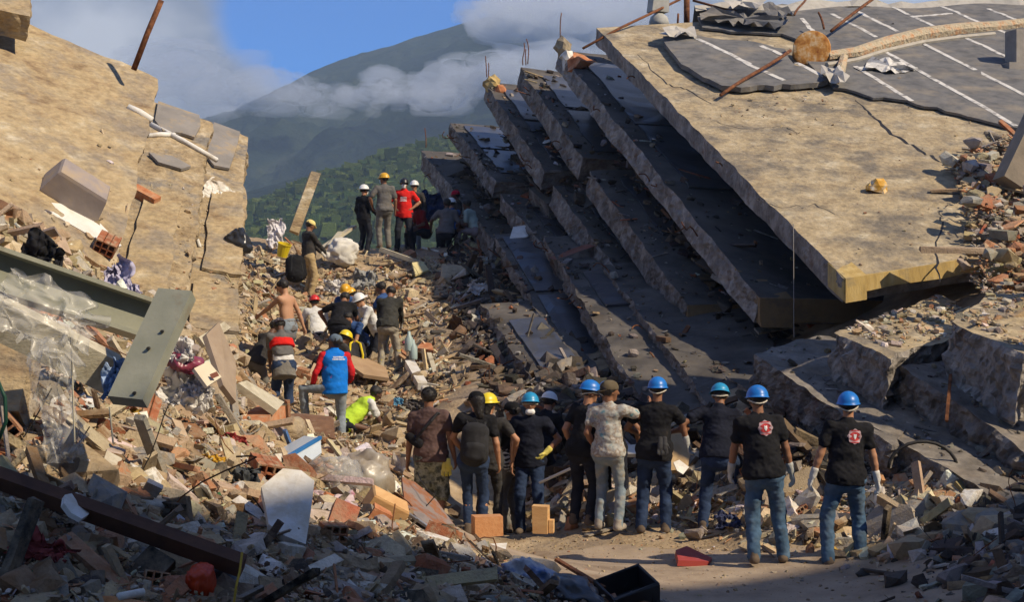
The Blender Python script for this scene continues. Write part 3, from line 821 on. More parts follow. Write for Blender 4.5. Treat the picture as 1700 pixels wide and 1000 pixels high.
# torn flaps of felt and grit on the roof covering
def flap(px, h, seed, m=None):
    rr = np.random.default_rng(seed); Q = np.array([roof.on(u, v, h + .10 + rr.uniform(0, .16)) for u, v in jagged(px, 2.5, seed, 8)]); c = Q.mean(0); k = len(Q)
    V = np.concatenate([[c], c + (Q - c) * .55 + roof.n * rr.normal(0, .04, (k, 1)), Q]); V2 = V - roof.n * .05; n0 = len(V)
    Fs = [(0, 1 + i, 1 + (i + 1) % k) for i in range(k)] + [(1 + i, 1 + k + i, 1 + k + (i + 1) % k, 1 + (i + 1) % k) for i in range(k)]
    Fs = Fs + [tuple(n0 + q for q in f[::-1]) for f in Fs] + [(1 + k + i, n0 + 1 + k + i, n0 + 1 + k + (i + 1) % k, 1 + k + (i + 1) % k) for i in range(k)]
    mb = MB(); mb.add(V, Fs); o = mb.build('torn_felt', m or m_felt); bm = bmesh.new(); bm.from_mesh(o.data); bmesh.ops.recalc_face_normals(bm, faces=bm.faces); bm.to_mesh(o.data); bm.free(); under(o, RB)
flap([(1162, 34), (1200, 30), (1250, 44), (1310, 50), (1300, 62), (1240, 58), (1190, 50), (1165, 46)], .06, 3)
flap([(1190, 22), (1240, 16), (1270, 22), (1262, 34), (1215, 36)], .12, 4, mat('felt_pale', [(.36, .34, .30), (.50, .47, .42)], 4, .9, .5, 20))
flap([(1098, 70), (1120, 62), (1152, 64), (1156, 76), (1110, 82)], .10, 5, MATS['felt_pale'])
flap([(1360, 128), (1392, 134), (1408, 150), (1394, 160), (1366, 148)], .08, 6, MATS['felt_pale'])
flap([(1265, 30), (1290, 26), (1318, 40), (1300, 52), (1276, 46)], .10, 7)
flap([(1440, 110), (1500, 112), (1520, 124), (1478, 130), (1436, 124)], -.04, 8, m_seam)
# broken conduit ridge lying across the felt
ridge_pts = [(1372, 100), (1420, 92), (1470, 76), (1530, 62), (1590, 54), (1650, 48), (1700, 42)]
mb = MB(); mb.tube([roof.pt(*st(u, v + 6), .14 + .03 * math.sin(u)) for u, v in ridge_pts], [.10, .12, .15, .16, .15, .14, .12], 8)
under(mb.build('broken_upstand', mat('mortar_rust', [(.40, .33, .22), (.50, .42, .29), (.52, .24, .10)], 5, .95, 1, 18, bdist=.05)), RB)
mb = MB(); mb.tube([roof.pt(*st(u, v + 16), .10) for u, v in ridge_pts[:6]], [.06] * 6, 6)
under(mb.build('cable_duct', mat('duct_grey', [(.36, .33, .27), (.46, .42, .35)], 5, .9, .6, 18)), RB)
mb = MB(); mb.tube([roof.pt(*st(u, v), .12) for u, v in [(1400, 105), (1395, 125), (1386, 145)]], [.09, .10, .08], 7)
under(mb.build('broken_upstand', MATS['mortar_rust']), RB)
# round rusty end plate with rods
ec = roof.pt(*st(1346, 104), .30)
R_ = np.array(Vector((-.15, -.97, .12)).to_track_quat('Z', 'Y').to_matrix())
disc = MB(); disc.lathe([(0, .03), (.12, .035), (.30, .03), (.37, .015), (.385, -.02), (.385, -.45), (.0, -.45)], ec, 26, R_)
pipe = disc.build('rusty_pipe', m_rust_or)
tag(pipe, 'round rust orange tank end standing on the tan roof slab', 'tank')
for i, (a, b, h0, h1) in enumerate([((1378, 74), (1474, 30), .30, .75), ((1196, 168), (1310, 112), .12, .35), ((1316, 62), (1338, 34), .5, .6), ((1366, 70), (1356, 58), .3, .5)]):
    r_ = rebar(roof.pt(*st(*a), h0), roof.pt(*st(*b), h1), .035 if i < 2 else .025, None, .01, i)
    r_.name = 'rusty_bar'; tag(r_, ['rusty bar pointing up right of the round tank end', 'rusty bar lying down left of the round tank end', 'short bent rusty bar above the round tank end', 'rusty stub on the rim of the round tank end'][i], 'bar', 'rusty bars on the roof slab')
for i, (pts, r, lab) in enumerate([([(968, 80, 33.6), (1030, 46, 34.2), (1085, 20, 35), (1130, -2, 36)], .03, 'long thin rusty bar poking past the high corner of the roof slab'),
                                   ([(1150, 0, 36), (1200, 14, 36), (1270, 28, 36.4), (1340, 34, 37)], .03, 'rusty bar lying along the far edge of the roof'),
                                   ([(1140, 42, 35.6), (1140, -12, 35.6)], .07, 'upright rusty post at the far edge of the roof'),
                                   ([(1125, 40, 35.5), (1126, 22, 35.5)], .025, 'short dark stub beside the upright rusty post'),
                                   ([(1560, -6, 38), (1640, 10, 38), (1700, 32, 37.5)], .05, 'dark rusty pipe crossing the far right of the roof'),
                                   ([(1618, -8, 38), (1660, 12, 37.8), (1720, 40, 37.4)], .04, 'second rusty pipe crossing the far right of the roof'),
                                   ([(1170, 20, 36), (1230, 40, 36), (1300, 44, 36), (1322, 56, 36)], .03, 'bent rusty bar above the torn felt strip')]):
    mb = MB(); mb.tube([at(*p) for p in pts], r, 7); o = mb.build('rusty_bar', m_rust, smooth=True); tag(o, lab, 'bar', 'rusty bars on the roof slab')
# grey sack-like vent with a leaning pipe at the skyline
vb = MB(); c0 = at(1094, 44, 35.4)
vb.lathe([(.0, .30), (.10, .29), (.19, .22), (.23, .10), (.22, .0), (.0, -.02)], c0, 16)
vent = vb.build('roof_vent', mat('vent_grey', [(.32, .32, .29), (.46, .45, .40)], 6, .8, .4, 20), smooth=True)
tag(vent, 'rounded grey vent cap at the high edge of the roof slab', 'vent')
vb = MB(); vb.box(c0 + np.array([.0, .05, .60]), (.36, .3, .55), rot_euler(0, .12, .3), jit=.03)
cb = vb.build('cap_post', MATS['vent_grey'], vent)
# leaning column stump on the right and the post above
cs = MB(); a = at(1672, 305, 24.2); b = at(1745, 150, 24.6)
cs.beam(a, b, .34, .34, up=(.3, -1, .2)); co = cs.build('column_stump', mat('stump_grey', [(.20, .17, .13), (.30, .25, .19)], 3, .9, .6, 14))
tag(co, 'leaning square concrete column stump at the right edge of the roof slab', 'column')
cs = MB(); a = roof.pt(*st(1692, 112), .0); cs.beam(a, a + np.array([0, 0, .75]), .4, .4, up=(1, .3, 0))
cs.box(a + np.array([.1, -.1, -.02]), (1.0, .5, .14), rot_euler(0, 0, .2))
po = cs.build('roof_post', mat('post_grey', [(.22, .20, .18), (.34, .31, .27)], 3, .9, .6, 14)); tag(po, 'short grey concrete post standing on the felt at far right', 'post')
# crumpled ochre packet
def crumple(name, m, c, size, seed, parent=None, flat=.5, R=None):
    V, Fs = ico(2); rng = np.random.default_rng(seed)
    V = np.sign(V) * np.abs(V) ** .6 * (1 + .75 * fbm(V * 1.9 + rng.uniform(0, 40, 3), 3, seed)[:, None]) + rng.normal(0, .09, V.shape); V = V @ rot_euler(*rng.uniform(0, 1, 3)).T * np.array(size)
    if R is not None: V = V @ np.asarray(R).T
    return obj_np(name, V + np.asarray(c), Fs, m, parent)
pk = crumple('crumpled_packet', mat('packet_ochre', [(.62, .30, .03), (.75, .45, .10), (.8, .78, .7)], 7, .6, .3, 20), roof.pt(*st(1456, 318), .10), (.14, .12, .10), 5)
tag(pk, 'crumpled orange and white packet lying on the tan roof slab', 'packet')
# thin cable hanging from the roof edge
cbm = MB(); cbm.tube([at(1317, 372, 22.6), at(1317.5, 450, 22.5), at(1318, 560, 22.4)], .006, 5)
tag(cbm.build('hanging_cable', mat('cable_grey', [(.3, .28, .25)], 3, .7, 0)), 'thin grey cable hanging straight down below the roof slab edge', 'cable')
# a crack across the roof slab: a thin groove of dark broken concrete
def crack(pts, wd, seed):
    rr = random.Random(seed); fine = []
    for (a, b) in zip(pts[:-1], pts[1:]):
        for i in range(6): fine.append((a[0] + (b[0] - a[0]) * i / 6 + rr.uniform(-3, 3), a[1] + (b[1] - a[1]) * i / 6 + rr.uniform(-2, 2)))
    k = len(fine); V = []; Fs = []
    for i, (u, v) in enumerate(fine):
        p = roof.on(u, v, .004); w2 = wd * (.25 + .75 * math.sin(math.pi * i / (k - 1))) * rr.uniform(.5, 1.3)
        V += [p + np.array([-w2, 0, 0]), p + np.array([w2, 0, 0])]
    for i in range(k - 1): Fs.append((2 * i, 2 * i + 1, 2 * i + 3, 2 * i + 2))
    mb = MB(); mb.add(V, Fs); under(mb.build('crack', m_dark), RB)
crack([(1418, 165), (1445, 190), (1480, 222), (1520, 245), (1555, 266), (1580, 272)], .035, 2)
crack([(1060, 90), (1105, 140), (1140, 150), (1190, 175)], .018, 3); crack([(1250, 330), (1290, 345), (1350, 340), (1400, 362)], .014, 4); crack([(1560, 470), (1552, 420), (1565, 370), (1558, 345)], .02, 5); crack([(1180, 200), (1240, 215), (1300, 210), (1330, 226)], .012, 6)
# starter bars at the high corners of the floors
for i, (u, v, Y, h) in enumerate([(808, 128, 40.5, .55), (811, 130, 40.6, .4), (868, 108, 38.5, .55), (876, 106, 38.6, .62), (873, 108, 38.5, .4), (930, 64, 36.3, .6), (707, 245, 44, .55)]):
    a = at(u, v, Y); under(rebar(a, a + np.array([.03 * (i % 3 - 1), 0, h]), .013, None, .03, i), RB)
# torn edges: bent bars and lumps along the left edges of the floors
rngE = np.random.default_rng(77)
for k, sl_ in enumerate([roof] + floors + lows):
    for j in range(5 if k else 2):
        s = rngE.uniform(.1, .95); a = sl_.pt(s, 0.0, -sl_.th * rngE.uniform(.3, .8))
        d = np.array([-.5, -.35, rngE.uniform(-.3, .5)]) * rngE.uniform(.2, .6)
        under(rebar(a, a + d, .012, None, .2, 100 + k * 10 + j), RB)
# pale lump and rusty clod on the high corner of the second floor
for (u, v, Y, sz, m, sd) in [(936, 78, 36, (.16, .2, .2), m_conc_tan, 1), (942, 98, 35.7, (.14, .2, .2), m_white, 2), (962, 106, 35.2, (.24, .25, .2), m_brick, 3), (815, 140, 40.3, (.2, .25, .2), m_plaster_y, 4), (830, 152, 40, (.16, .2, .15), m_brick, 5), (1075, 140, 32.4, (.10, .25, .15), m_white, 6), (1062, 118, 32.8, (.08, .2, .12), m_white, 7)]:
    under(crumple('mortar_lump', m, at(u, v, Y), sz, sd), RB)

# ---------------------------------------------------------------- big broken slabs at the foot of the stack, right
def loose_slab(q, th, label, seed, mats, rough=.085, jag=.11, name='broken_slab', nu=64, nv=64):
    s_ = Slab([at(*p) for p in q], th, nu, nv, jag=(jag,) * 4, rough=rough, rows=14, seed=seed, wob=.06, jf=1.5)
    o = s_.build(name, mats); tag(o, label, 'slab', 'loose broken slabs'); return s_
m_gt = [m_conc_tan, m_break, m_under]; m_slabg = mat('slab_grey_dusty', [(.13, .115, .098), (.20, .178, .152), (.28, .25, .21)], 1.5, .9, .7, 10, dirt=(.22, .18, .135), dirt_scale=1.3, speck=(6, .65, 1.1, (1, 1, 1)))
m_gf = [m_slabg, m_breakm, m_under]
bs = []
bs.append(loose_slab([(1478, 592, 18.2), (1385, 552, 19.4), (1560, 492, 22.2), (1650, 540, 20.8)], .75, 'thick broken slab with a sunlit tan top strewn with grit, right of centre', 51, m_gt))
bs.append(loose_slab([(1700, 590, 16.9), (1580, 535, 18.2), (1660, 480, 20.6), (1810, 520, 19.0)], .80, 'thick broken slab with gravel on top at the right edge of the picture', 52, m_gt))
bs.append(loose_slab([(1478, 740, 17.2), (1252, 588, 20.2), (1368, 556, 21.8), (1560, 640, 19.0)], .55, 'long grey slab sloping down behind the two men with badges', 53, m_gf))
bs.append(loose_slab([(1720, 760, 16.4), (1500, 610, 18.4), (1640, 590, 20.0), (1840, 680, 18.0)], .70, 'dark slab under the gravel topped one at the right edge', 54, m_gf))
bs.append(loose_slab([(1700, 860, 15.6), (1440, 700, 17.8), (1560, 660, 19.0), (1810, 760, 17.2)], .60, 'lowest dark slab at the right edge behind the rubble', 55, m_gf))

# ---------------------------------------------------------------- the tilted slabs on the left
LB = empty('collapsed_building', (-6.5, 23, 2))
tag(LB, 'tilted sandy concrete walls of the fallen building on the left', 'building')
m_sand = [m_conc_left, m_conc_left, m_break]
m_conc_mid = mat('concrete_rough_brown', [(.22, .155, .09), (.36, .27, .155), (.42, .325, .195), (.50, .42, .29)], 2.6, .95, 1.0, 9, detail=12, dirt=(.235, .21, .175), dirt_scale=1.6, dirt_lo=.52, dirt_hi=.64, speck=(9.0, .66, 1.1, (1, 1, 1.8)), bdist=.05)
m_sandB = [m_conc_mid, m_conc_left, m_break]
LS = [([(190, 452, 19.5), (266, 131, 24.5), (-140, -40, 23.5), (-160, 340, 17.5)], .60, 61, 'large sandy slab nearest on the left'),
      ([(300, 545, 22.2), (352, 203, 28.6), (120, 120, 28.6), (60, 470, 22.2)], .55, 62, None),
      ([(394, 580, 24.0), (412, 228, 32.0), (250, 168, 32.0), (200, 520, 24.2)], .55, 63, None)]
lsl = []
def under_l(o): 
    o.parent = LB; o.matrix_parent_inverse = Matrix.Translation(-Vector(LB.location)); return o
for (q, th, sd, lab) in LS:
    s_ = Slab([at(*p) for p in q], th, 70, 50, jag=(.06, .05, .12, .10), rough=.09, rows=6, seed=sd, wob=.05 if sd == 61 else .04, jf=1.8)
    under_l(s_.build('wall_slab', m_sand if sd == 61 else m_sandB, label=lab)); lsl.append(s_)
# grey cement faces near the top of the second and third slab
m_cem = mat('cement_grey', [(.20, .185, .165), (.29, .265, .235)], 2, .9, .4, 16, dirt=(.38, .29, .17), dirt_scale=2.4, dirt_lo=.52, dirt_hi=.66)
def lpatch(sl_, px, m, h=.02, th=.05, name='cement_face'):
    o = sl_.patch([sl_.find(u, v) for u, v in px], h, th, name, m, None); return under_l(o)
lpatch(lsl[1], [(262, 172), (330, 196), (332, 214), (322, 232), (300, 226), (270, 222), (256, 205)], m_cem)
lpatch(lsl[2], [(354, 208), (398, 224), (392, 250), (380, 285), (355, 280), (340, 260), (350, 232)], m_cem)
lpatch(lsl[1], [(246, 258), (285, 264), (316, 280), (300, 286), (262, 276)], m_cem)
for i_, (sl_, px) in enumerate([(lsl[1], [(240, 318), (298, 338), (276, 498), (204, 468)]), (lsl[2], [(352, 300), (404, 316), (399, 462), (336, 450)]), (lsl[2], [(322, 474), (397, 486), (393, 560), (312, 548)]), (lsl[1], [(214, 470), (284, 500), (276, 535), (226, 520)])]):
    lpatch(sl_, jagged(px, 3, i_ + 5, 14), m_conc_left, .015, .05, 'plaster_panel')
# the piece of the next floor at the very top left
s_ = Slab([at(52, 28, 22.5), at(52, -60, 24.0), at(-120, -120, 23.5), at(-120, -10, 22)], .4, 16, 16, jag=(.05,) * 4, rough=.08, rows=4, seed=66)
under_l(s_.build('wall_slab', m_sand, label='upper slab corner at the top left'))
pole = MB(); pole.tube([at(222, 116, 23.6), at(245, 55, 23.6), at(268, 0, 23.6)], .045, 7)
tag(pole.build('rusty_pole', m_rust, smooth=True), 'rusty iron pole standing up from the left slab against the cloud', 'pole')

# ---------------------------------------------------------------- a tall house behind the photographer; its shade lies on the nearest ground
def tall_house():
    A = np.array([2.4, 15.1, 0.0]); B = np.array([-2.5, 9.8, 1.6])
    # horizontal roof edge direction e so that A and B lie in the plane spanned by e and SUN
    best = None
    for k in range(3600):
        th = math.pi * k / 3600; e = np.array([math.cos(th), math.sin(th), 0])
        n = np.cross(e, SUN); n /= np.linalg.norm(n); d = abs(np.dot(n, A - B))
        if best is None or d < best[0]: best = (d, e, n)
    e = best[1]
    t_ = 34.0; E = A + SUN * t_
    if e[0] < 0: e = -e
    back = np.cross(e, [0, 0, 1.0])
    if back[1] > 0: back = -back
    p0 = E - e * 34; p1 = E + e * 9
    m = mat('house_render', [(.42, .36, .28), (.5, .44, .35)], .6, .9, .2, 4)
    V = []
    for z in (-.5, E[2]):
        for p in (p0, p1, p1 + back * 10, p0 + back * 10): V.append((p[0], p[1], z))
    root = empty('apartment_house', (E[0], E[1], 0)); tag(root, 'tall plain apartment house behind the photographer', 'building')
    mb = MB(); mb.add(V, [(0, 1, 5, 4), (1, 2, 6, 5), (2, 3, 7, 6), (3, 0, 4, 7), (4, 5, 6, 7)])
    o = mb.build('wall', m); o.parent = root; o.matrix_parent_inverse = Matrix.Translation(-Vector(root.location))
    bm = bmesh.new(); bm.from_mesh(o.data); bmesh.ops.recalc_face_normals(bm, faces=bm.faces); bm.to_mesh(o.data); bm.free()
    print('HOUSE', p0, p1, back)
tall_house()

def added_sun_block():
    """unseen block on two legs, added past the right edge to shade the lower floors"""
    e1 = np.array([SUN[0], SUN[1], 0]); e1 /= np.linalg.norm(e1); e2 = np.array([-e1[1], e1[0], 0])  # sides follow the sun so the added block shades only the stack
    c = e1 * 1.0 + e2 * 1.0
    p = 19.2; a = (7.6 - e2[0] * p) / e1[0]          # near face at x about 7.6
    base = e1 * (a + .6) + e2 * p
    root = empty('unseen_sun_blocker', (base[0], base[1], 1)); tag(root, 'unseen block on legs, added outside the right edge to shade the floors', 'building')
    inv = Matrix.Translation(-Vector(root.location)); m = MATS['house_render']; m2 = mat('pane_dark', [(.03, .035, .04)], 2, .15, 0, spec=.5)
    R = np.stack([e1, e2, [0, 0, 1.0]], 1)
    def put(o): o.parent = root; o.matrix_parent_inverse = inv
    mb = MB(); mb.box((base[0], base[1], 7.75), (1.2, 3.2, 2.1), R); put(mb.build('wall', m))
    for d in (-1.4, 1.4):
        q = base + e2 * d; mb = MB(); mb.box((q[0], q[1], 3.4), (.3, .3, 6.6), R); put(mb.build('column', m))
    for d in (-.8, .8):
        q = base + e2 * d - e1 * .61; mb = MB(); mb.box((q[0], q[1], 7.8), (.05, .9, 1.1), R); put(mb.build('blocker_pane', m2))
added_sun_block()

# pipes and cables hanging out between the floors
rngP = np.random.default_rng(12); m_pipe = mat('pipe_grey', [(.12, .115, .11), (.24, .23, .21)], 5, .6, .2, 20)
for k, sl_ in enumerate(floors + lower_halves):
    for j in range(5):
        s0 = rngP.uniform(.05, .9); a = sl_.pt(s0, rngP.uniform(.02, .10), -sl_.th - rngP.uniform(.05, .35)); d = np.array([rngP.uniform(-.7, -.1), rngP.uniform(-.9, .5), rngP.uniform(-.7, .15)]) * rngP.uniform(.5, 1.4)
        under(rebar(a - d * .6, a + d * .5, rngP.choice([.012, .02, .035]), None, .10, 400 + k * 9 + j, 'pipe', [m_pipe, m_rust, m_dark][rngP.integers(0, 3)]), RB)
# ================================================================== PEOPLE
def surfnet(d, org, h):
    s = d < 0
    nx, ny, nz = d.shape
    c = [d[i:nx - 1 + i, j:ny - 1 + j, k:nz - 1 + k] for i in (0, 1) for j in (0, 1) for k in (0, 1)]
    sg = np.zeros(c[0].shape, np.int8)
    for q in c: sg += (q < 0)
    idx = np.argwhere((sg > 0) & (sg < 8))
    if len(idx) == 0: return np.zeros((0, 3)), np.zeros((0, 4), int)
    cv = [q[idx[:, 0], idx[:, 1], idx[:, 2]] for q in c]
    co = [np.array((i, j, k), float) for i in (0, 1) for j in (0, 1) for k in (0, 1)]
    acc = np.zeros((len(idx), 3)); cnt = np.zeros(len(idx))
    for a in range(8):
        for b in range(a + 1, 8):
            if np.abs(co[a] - co[b]).sum() != 1: continue
            m = (cv[a] < 0) != (cv[b] < 0)
            t = np.where(m, cv[a] / np.where(cv[a] - cv[b] == 0, 1, cv[a] - cv[b]), 0)
            acc += m[:, None] * (co[a] + t[:, None] * (co[b] - co[a])); cnt += m
    V = (idx + acc / cnt[:, None]) * h + org
    vid = -np.ones(c[0].shape, int); vid[idx[:, 0], idx[:, 1], idx[:, 2]] = np.arange(len(idx))
    Q = []
    for ax in range(3):
        sl0 = [slice(1, -1)] * 3; sl1 = [slice(1, -1)] * 3
        sl0[ax] = slice(0, -1); sl1[ax] = slice(1, None)
        A = s[tuple(sl0)]; B = s[tuple(sl1)]
        e = np.argwhere(A != B)
        if len(e) == 0: continue
        flip = A[e[:, 0], e[:, 1], e[:, 2]]
        e = e + 1; e[:, ax] -= 1
        o1, o2 = [(1, 2), (2, 0), (0, 1)][ax]
        def cell(d1, d2):
            q = e.copy(); q[:, o1] -= d1; q[:, o2] -= d2
            return vid[q[:, 0], q[:, 1], q[:, 2]]
        f = np.stack([cell(1, 1), cell(0, 1), cell(0, 0), cell(1, 0)], -1)
        f[~flip] = f[~flip][:, ::-1]
        Q.append(f)
    Q = np.concatenate(Q); Q = Q[(Q >= 0).all(1)]
    return V, Q

class Field:
    """signed distance field grown from tapered capsules with smooth union"""
    def __init__(S): S.pr = []
    def cap(S, a, b, ra, rb, k=.03, fl=None, ff=1.0):
        S.pr.append((np.asarray(a, float), np.asarray(b, float), ra, rb, k, fl, ff)); return S
    def mesh(S, h, planes=(), shell=None):
        lo = np.min([np.minimum(p[0], p[1]) - max(p[2], p[3]) / min(1, p[6]) for p in S.pr], 0) - 3 * h
        hi = np.max([np.maximum(p[0], p[1]) + max(p[2], p[3]) / min(1, p[6]) for p in S.pr], 0) + 3 * h
        n = np.ceil((hi - lo) / h).astype(int) + 1
        D = np.full(n, .5, np.float32)
        for (a, b, ra, rb, k, fl, ff) in S.pr:
            mg = max(ra, rb) * max(1, 1) + k + 2 * h
            i0 = np.maximum(((np.minimum(a, b) - mg - lo) / h).astype(int), 0); i1 = np.minimum(((np.maximum(a, b) + mg - lo) / h).astype(int) + 2, n)
            ax = [lo[q] + h * np.arange(i0[q], i1[q]) for q in range(3)]
            P = np.stack(np.meshgrid(*ax, indexing='ij'), -1)
            A_ = P - a; ba = b - a
            if fl is not None:
                f_ = np.asarray(fl, float)
                A_ = A_ + f_ * ((A_ @ f_) * (1 / ff - 1))[..., None]
                ba = ba + f_ * ((ba @ f_) * (1 / ff - 1))
            t = np.clip((A_ @ ba) / (ba @ ba + 1e-9), 0, 1)
            dd = np.linalg.norm(A_ - t[..., None] * ba, axis=-1) - (ra + (rb - ra) * t)
            if fl is not None: dd = dd * min(1.0, (1 + ff) / 2)
            sub = tuple(slice(i0[q], i1[q]) for q in range(3))
            o = D[sub]; hh = np.maximum(k - np.abs(o - dd), 0) / k if k > 0 else 0
            D[sub] = np.minimum(o, dd) - hh * hh * k * .25
        if len(planes):
            ax = [lo[q] + h * np.arange(n[q]) for q in range(3)]
            for (nn, c0) in planes:
                pl = nn[0] * ax[0][:, None, None] + nn[1] * ax[1][None, :, None] + nn[2] * ax[2][None, None, :] - c0
                D = np.maximum(D, pl)
        return surfnet(D, lo, h)

def vnormals(V, Q):
    n = np.zeros_like(V)
    fn = np.cross(V[Q[:, 2]] - V[Q[:, 0]], V[Q[:, 3]] - V[Q[:, 1]])
    for k in range(4): np.add.at(n, Q[:, k], fn)
    return n / (np.linalg.norm(n, axis=1, keepdims=True) + 1e-9)

def ik(a, tgt, l1, l2, hint):
    a = np.asarray(a, float); tgt = np.asarray(tgt, float); d = tgt - a; L_ = np.linalg.norm(d)
    mx = (l1 + l2) * .998
    if L_ > mx: tgt = a + d / L_ * mx; d = tgt - a; L_ = mx
    x = d / L_; h = np.asarray(hint, float); h = h - x * np.dot(h, x); h /= (np.linalg.norm(h) + 1e-9)
    ca = (l1 * l1 + L_ * L_ - l2 * l2) / (2 * l1 * L_); ca = max(-1, min(1, ca))
    return a + x * l1 * ca + h * l1 * math.sqrt(1 - ca * ca), tgt

def RX(a): c, s = math.cos(a), math.sin(a); return np.array([[1, 0, 0], [0, c, -s], [0, s, c]])
def RY(a): c, s = math.cos(a), math.sin(a); return np.array([[c, 0, s], [0, 1, 0], [-s, 0, c]])
def RZ(a): c, s = math.cos(a), math.sin(a); return np.array([[c, -s, 0], [s, c, 0], [0, 0, 1]])
rad = math.radians

SKIN = {k: mat('skin_' + k, [c, tuple(x * 1.18 for x in c)], 8, .55, .1, 60, spec=.35, bdist=.002) for k, c in
        {'tan': (.36, .18, .10), 'brown': (.23, .11, .06), 'dark': (.11, .055, .034), 'light': (.44, .24, .14)}.items()}
def cloth(name, c, v=.25, dust=None, rough=.9, dscale=5, lo=.55, hi=.78, spec=.1):
    return mat('cloth_' + name, [tuple(x * (1 - v) for x in c), c, tuple(min(1, x * (1 + v)) for x in c)], 7, rough, .25, 90, spec=spec, dirt=dust, dirt_scale=dscale, dirt_lo=lo, dirt_hi=hi, bdist=.003)
m_sole = mat('shoe_dusty', [(.08, .06, .045), (.16, .12, .085)], 9, .9, .3, 40)
m_shoe_grey = mat('shoe_grey', [(.22, .19, .16), (.36, .32, .27)], 9, .9, .3, 40)
m_glove = mat('glove_grey', [(.33, .34, .32), (.52, .52, .48)], 14, .9, .4, 60)
m_glove_w = mat('glove_white', [(.50, .49, .45), (.66, .64, .6)], 14, .9, .4, 60)
m_glove_y = mat('glove_yellow', [(.55, .45, .05), (.68, .6, .2)], 14, .9, .4, 60)
m_hair = mat('hair_black', [(.008, .007, .006), (.022, .018, .015)], 30, .55, .6, 90, spec=.4)
m_mask = mat('mask_blue', [(.42, .60, .66), (.55, .70, .74)], 6, .9, .1, 30)
m_mask_w = mat('mask_white', [(.7, .7, .68), (.8, .8, .78)], 6, .9, .1, 30)
def plastic(name, c, rough=.38): return mat('plastic_' + name, [tuple(x * .9 for x in c), c], 6, rough, .05, 30, spec=.5, dirt=tuple(.55 * x + .12 for x in c), dirt_scale=9, dirt_lo=.6, dirt_hi=.8)
HC = {'blue': plastic('blue', (.012, .17, .56)), 'cyan': plastic('cyan', (.02, .27, .50)), 'yellow': plastic('yellow', (.78, .60, .02)), 'amber': plastic('amber', (.70, .38, .02)),
      'white': plastic('white', (.72, .72, .70)), 'red': plastic('red', (.62, .03, .025)), 'black': plastic('black', (.015, .015, .017))}
m_strap = mat('strap_black', [(.02, .02, .022)], 5, .8, 0)
m_strap_w = mat('strap_pale', [(.5, .46, .38)], 5, .8, 0)

def place_mesh(name, V, Q, m, root, k, fold=0.0, fs=(9, 9, 16), seed=0, smooth=True):
    if len(V) == 0: return None
    if fold:
        n = vnormals(V, Q)
        V = V + n * (fold * fbm(V * np.array(fs), 3, seed) * 1.6 + fold * .5 * fbm(V * 34, 2, seed + 5))[:, None]
    o = obj_np(name, V * k, Q, m, root, smooth=smooth); return o

def helmet_mesh(root, hc, Rh, color, k, style='cap'):
    """hard hat: dome, ridge, brim; local head frame Rh at head centre hc"""
    mb = MB(); n = 22
    prof = []
    for i in range(9):
        a = i / 8 * math.pi / 2
        prof.append((math.cos(a), math.sin(a)))
    V = []; Fs = []
    bw = .030 if style != 'full' else .048
    rings = [(1.16, -.06, 1), (1.16 + bw * 8, -.10, 1), (1.155 + bw * 8, -.075, 1), (1.10, -.02, 0)] + [(1.08 * c, s_, 0) for c, s_ in prof]
    for (r, z, br) in rings:
        for q in range(n):
            a = 2 * math.pi * q / n
            rr = r
            if br and style != 'full': rr = 1.12 + (r - 1.12) * (.25 + .95 * max(0, math.sin(a)) ** 1.5)
            ridge = .035 * max(0, 1 - abs(math.cos(a)) * 5) * (z > .1)
            V.append(np.array([.103 * rr * math.cos(a), .124 * rr * math.sin(a) - .012,   .050 + .118 * (z + ridge)]))
    for i in range(len(rings) - 1):
        for q in range(n):
            q2 = (q + 1) % n; Fs.append((i * n + q, i * n + q2, (i + 1) * n + q2, (i + 1) * n + q))
    V = [(Rh @ v + hc) * k for v in V]
    mb.add(V, Fs); o = mb.build('helmet', HC[color], root, smooth=True)
    # head band and ratchet at the back
    sb = MB()
    pts = [(Rh @ np.array([.095 * math.cos(a), .112 * math.sin(a) - .006, .012 - .035 * max(0, -math.sin(a)) ** 2]) + hc) * k for a in np.linspace(0, 2 * math.pi, 17)]
    sb.tube(pts, .009 * k, 5); sb.build('headband', m_strap_w if color in ('blue', 'cyan') else m_strap, o)
    return o

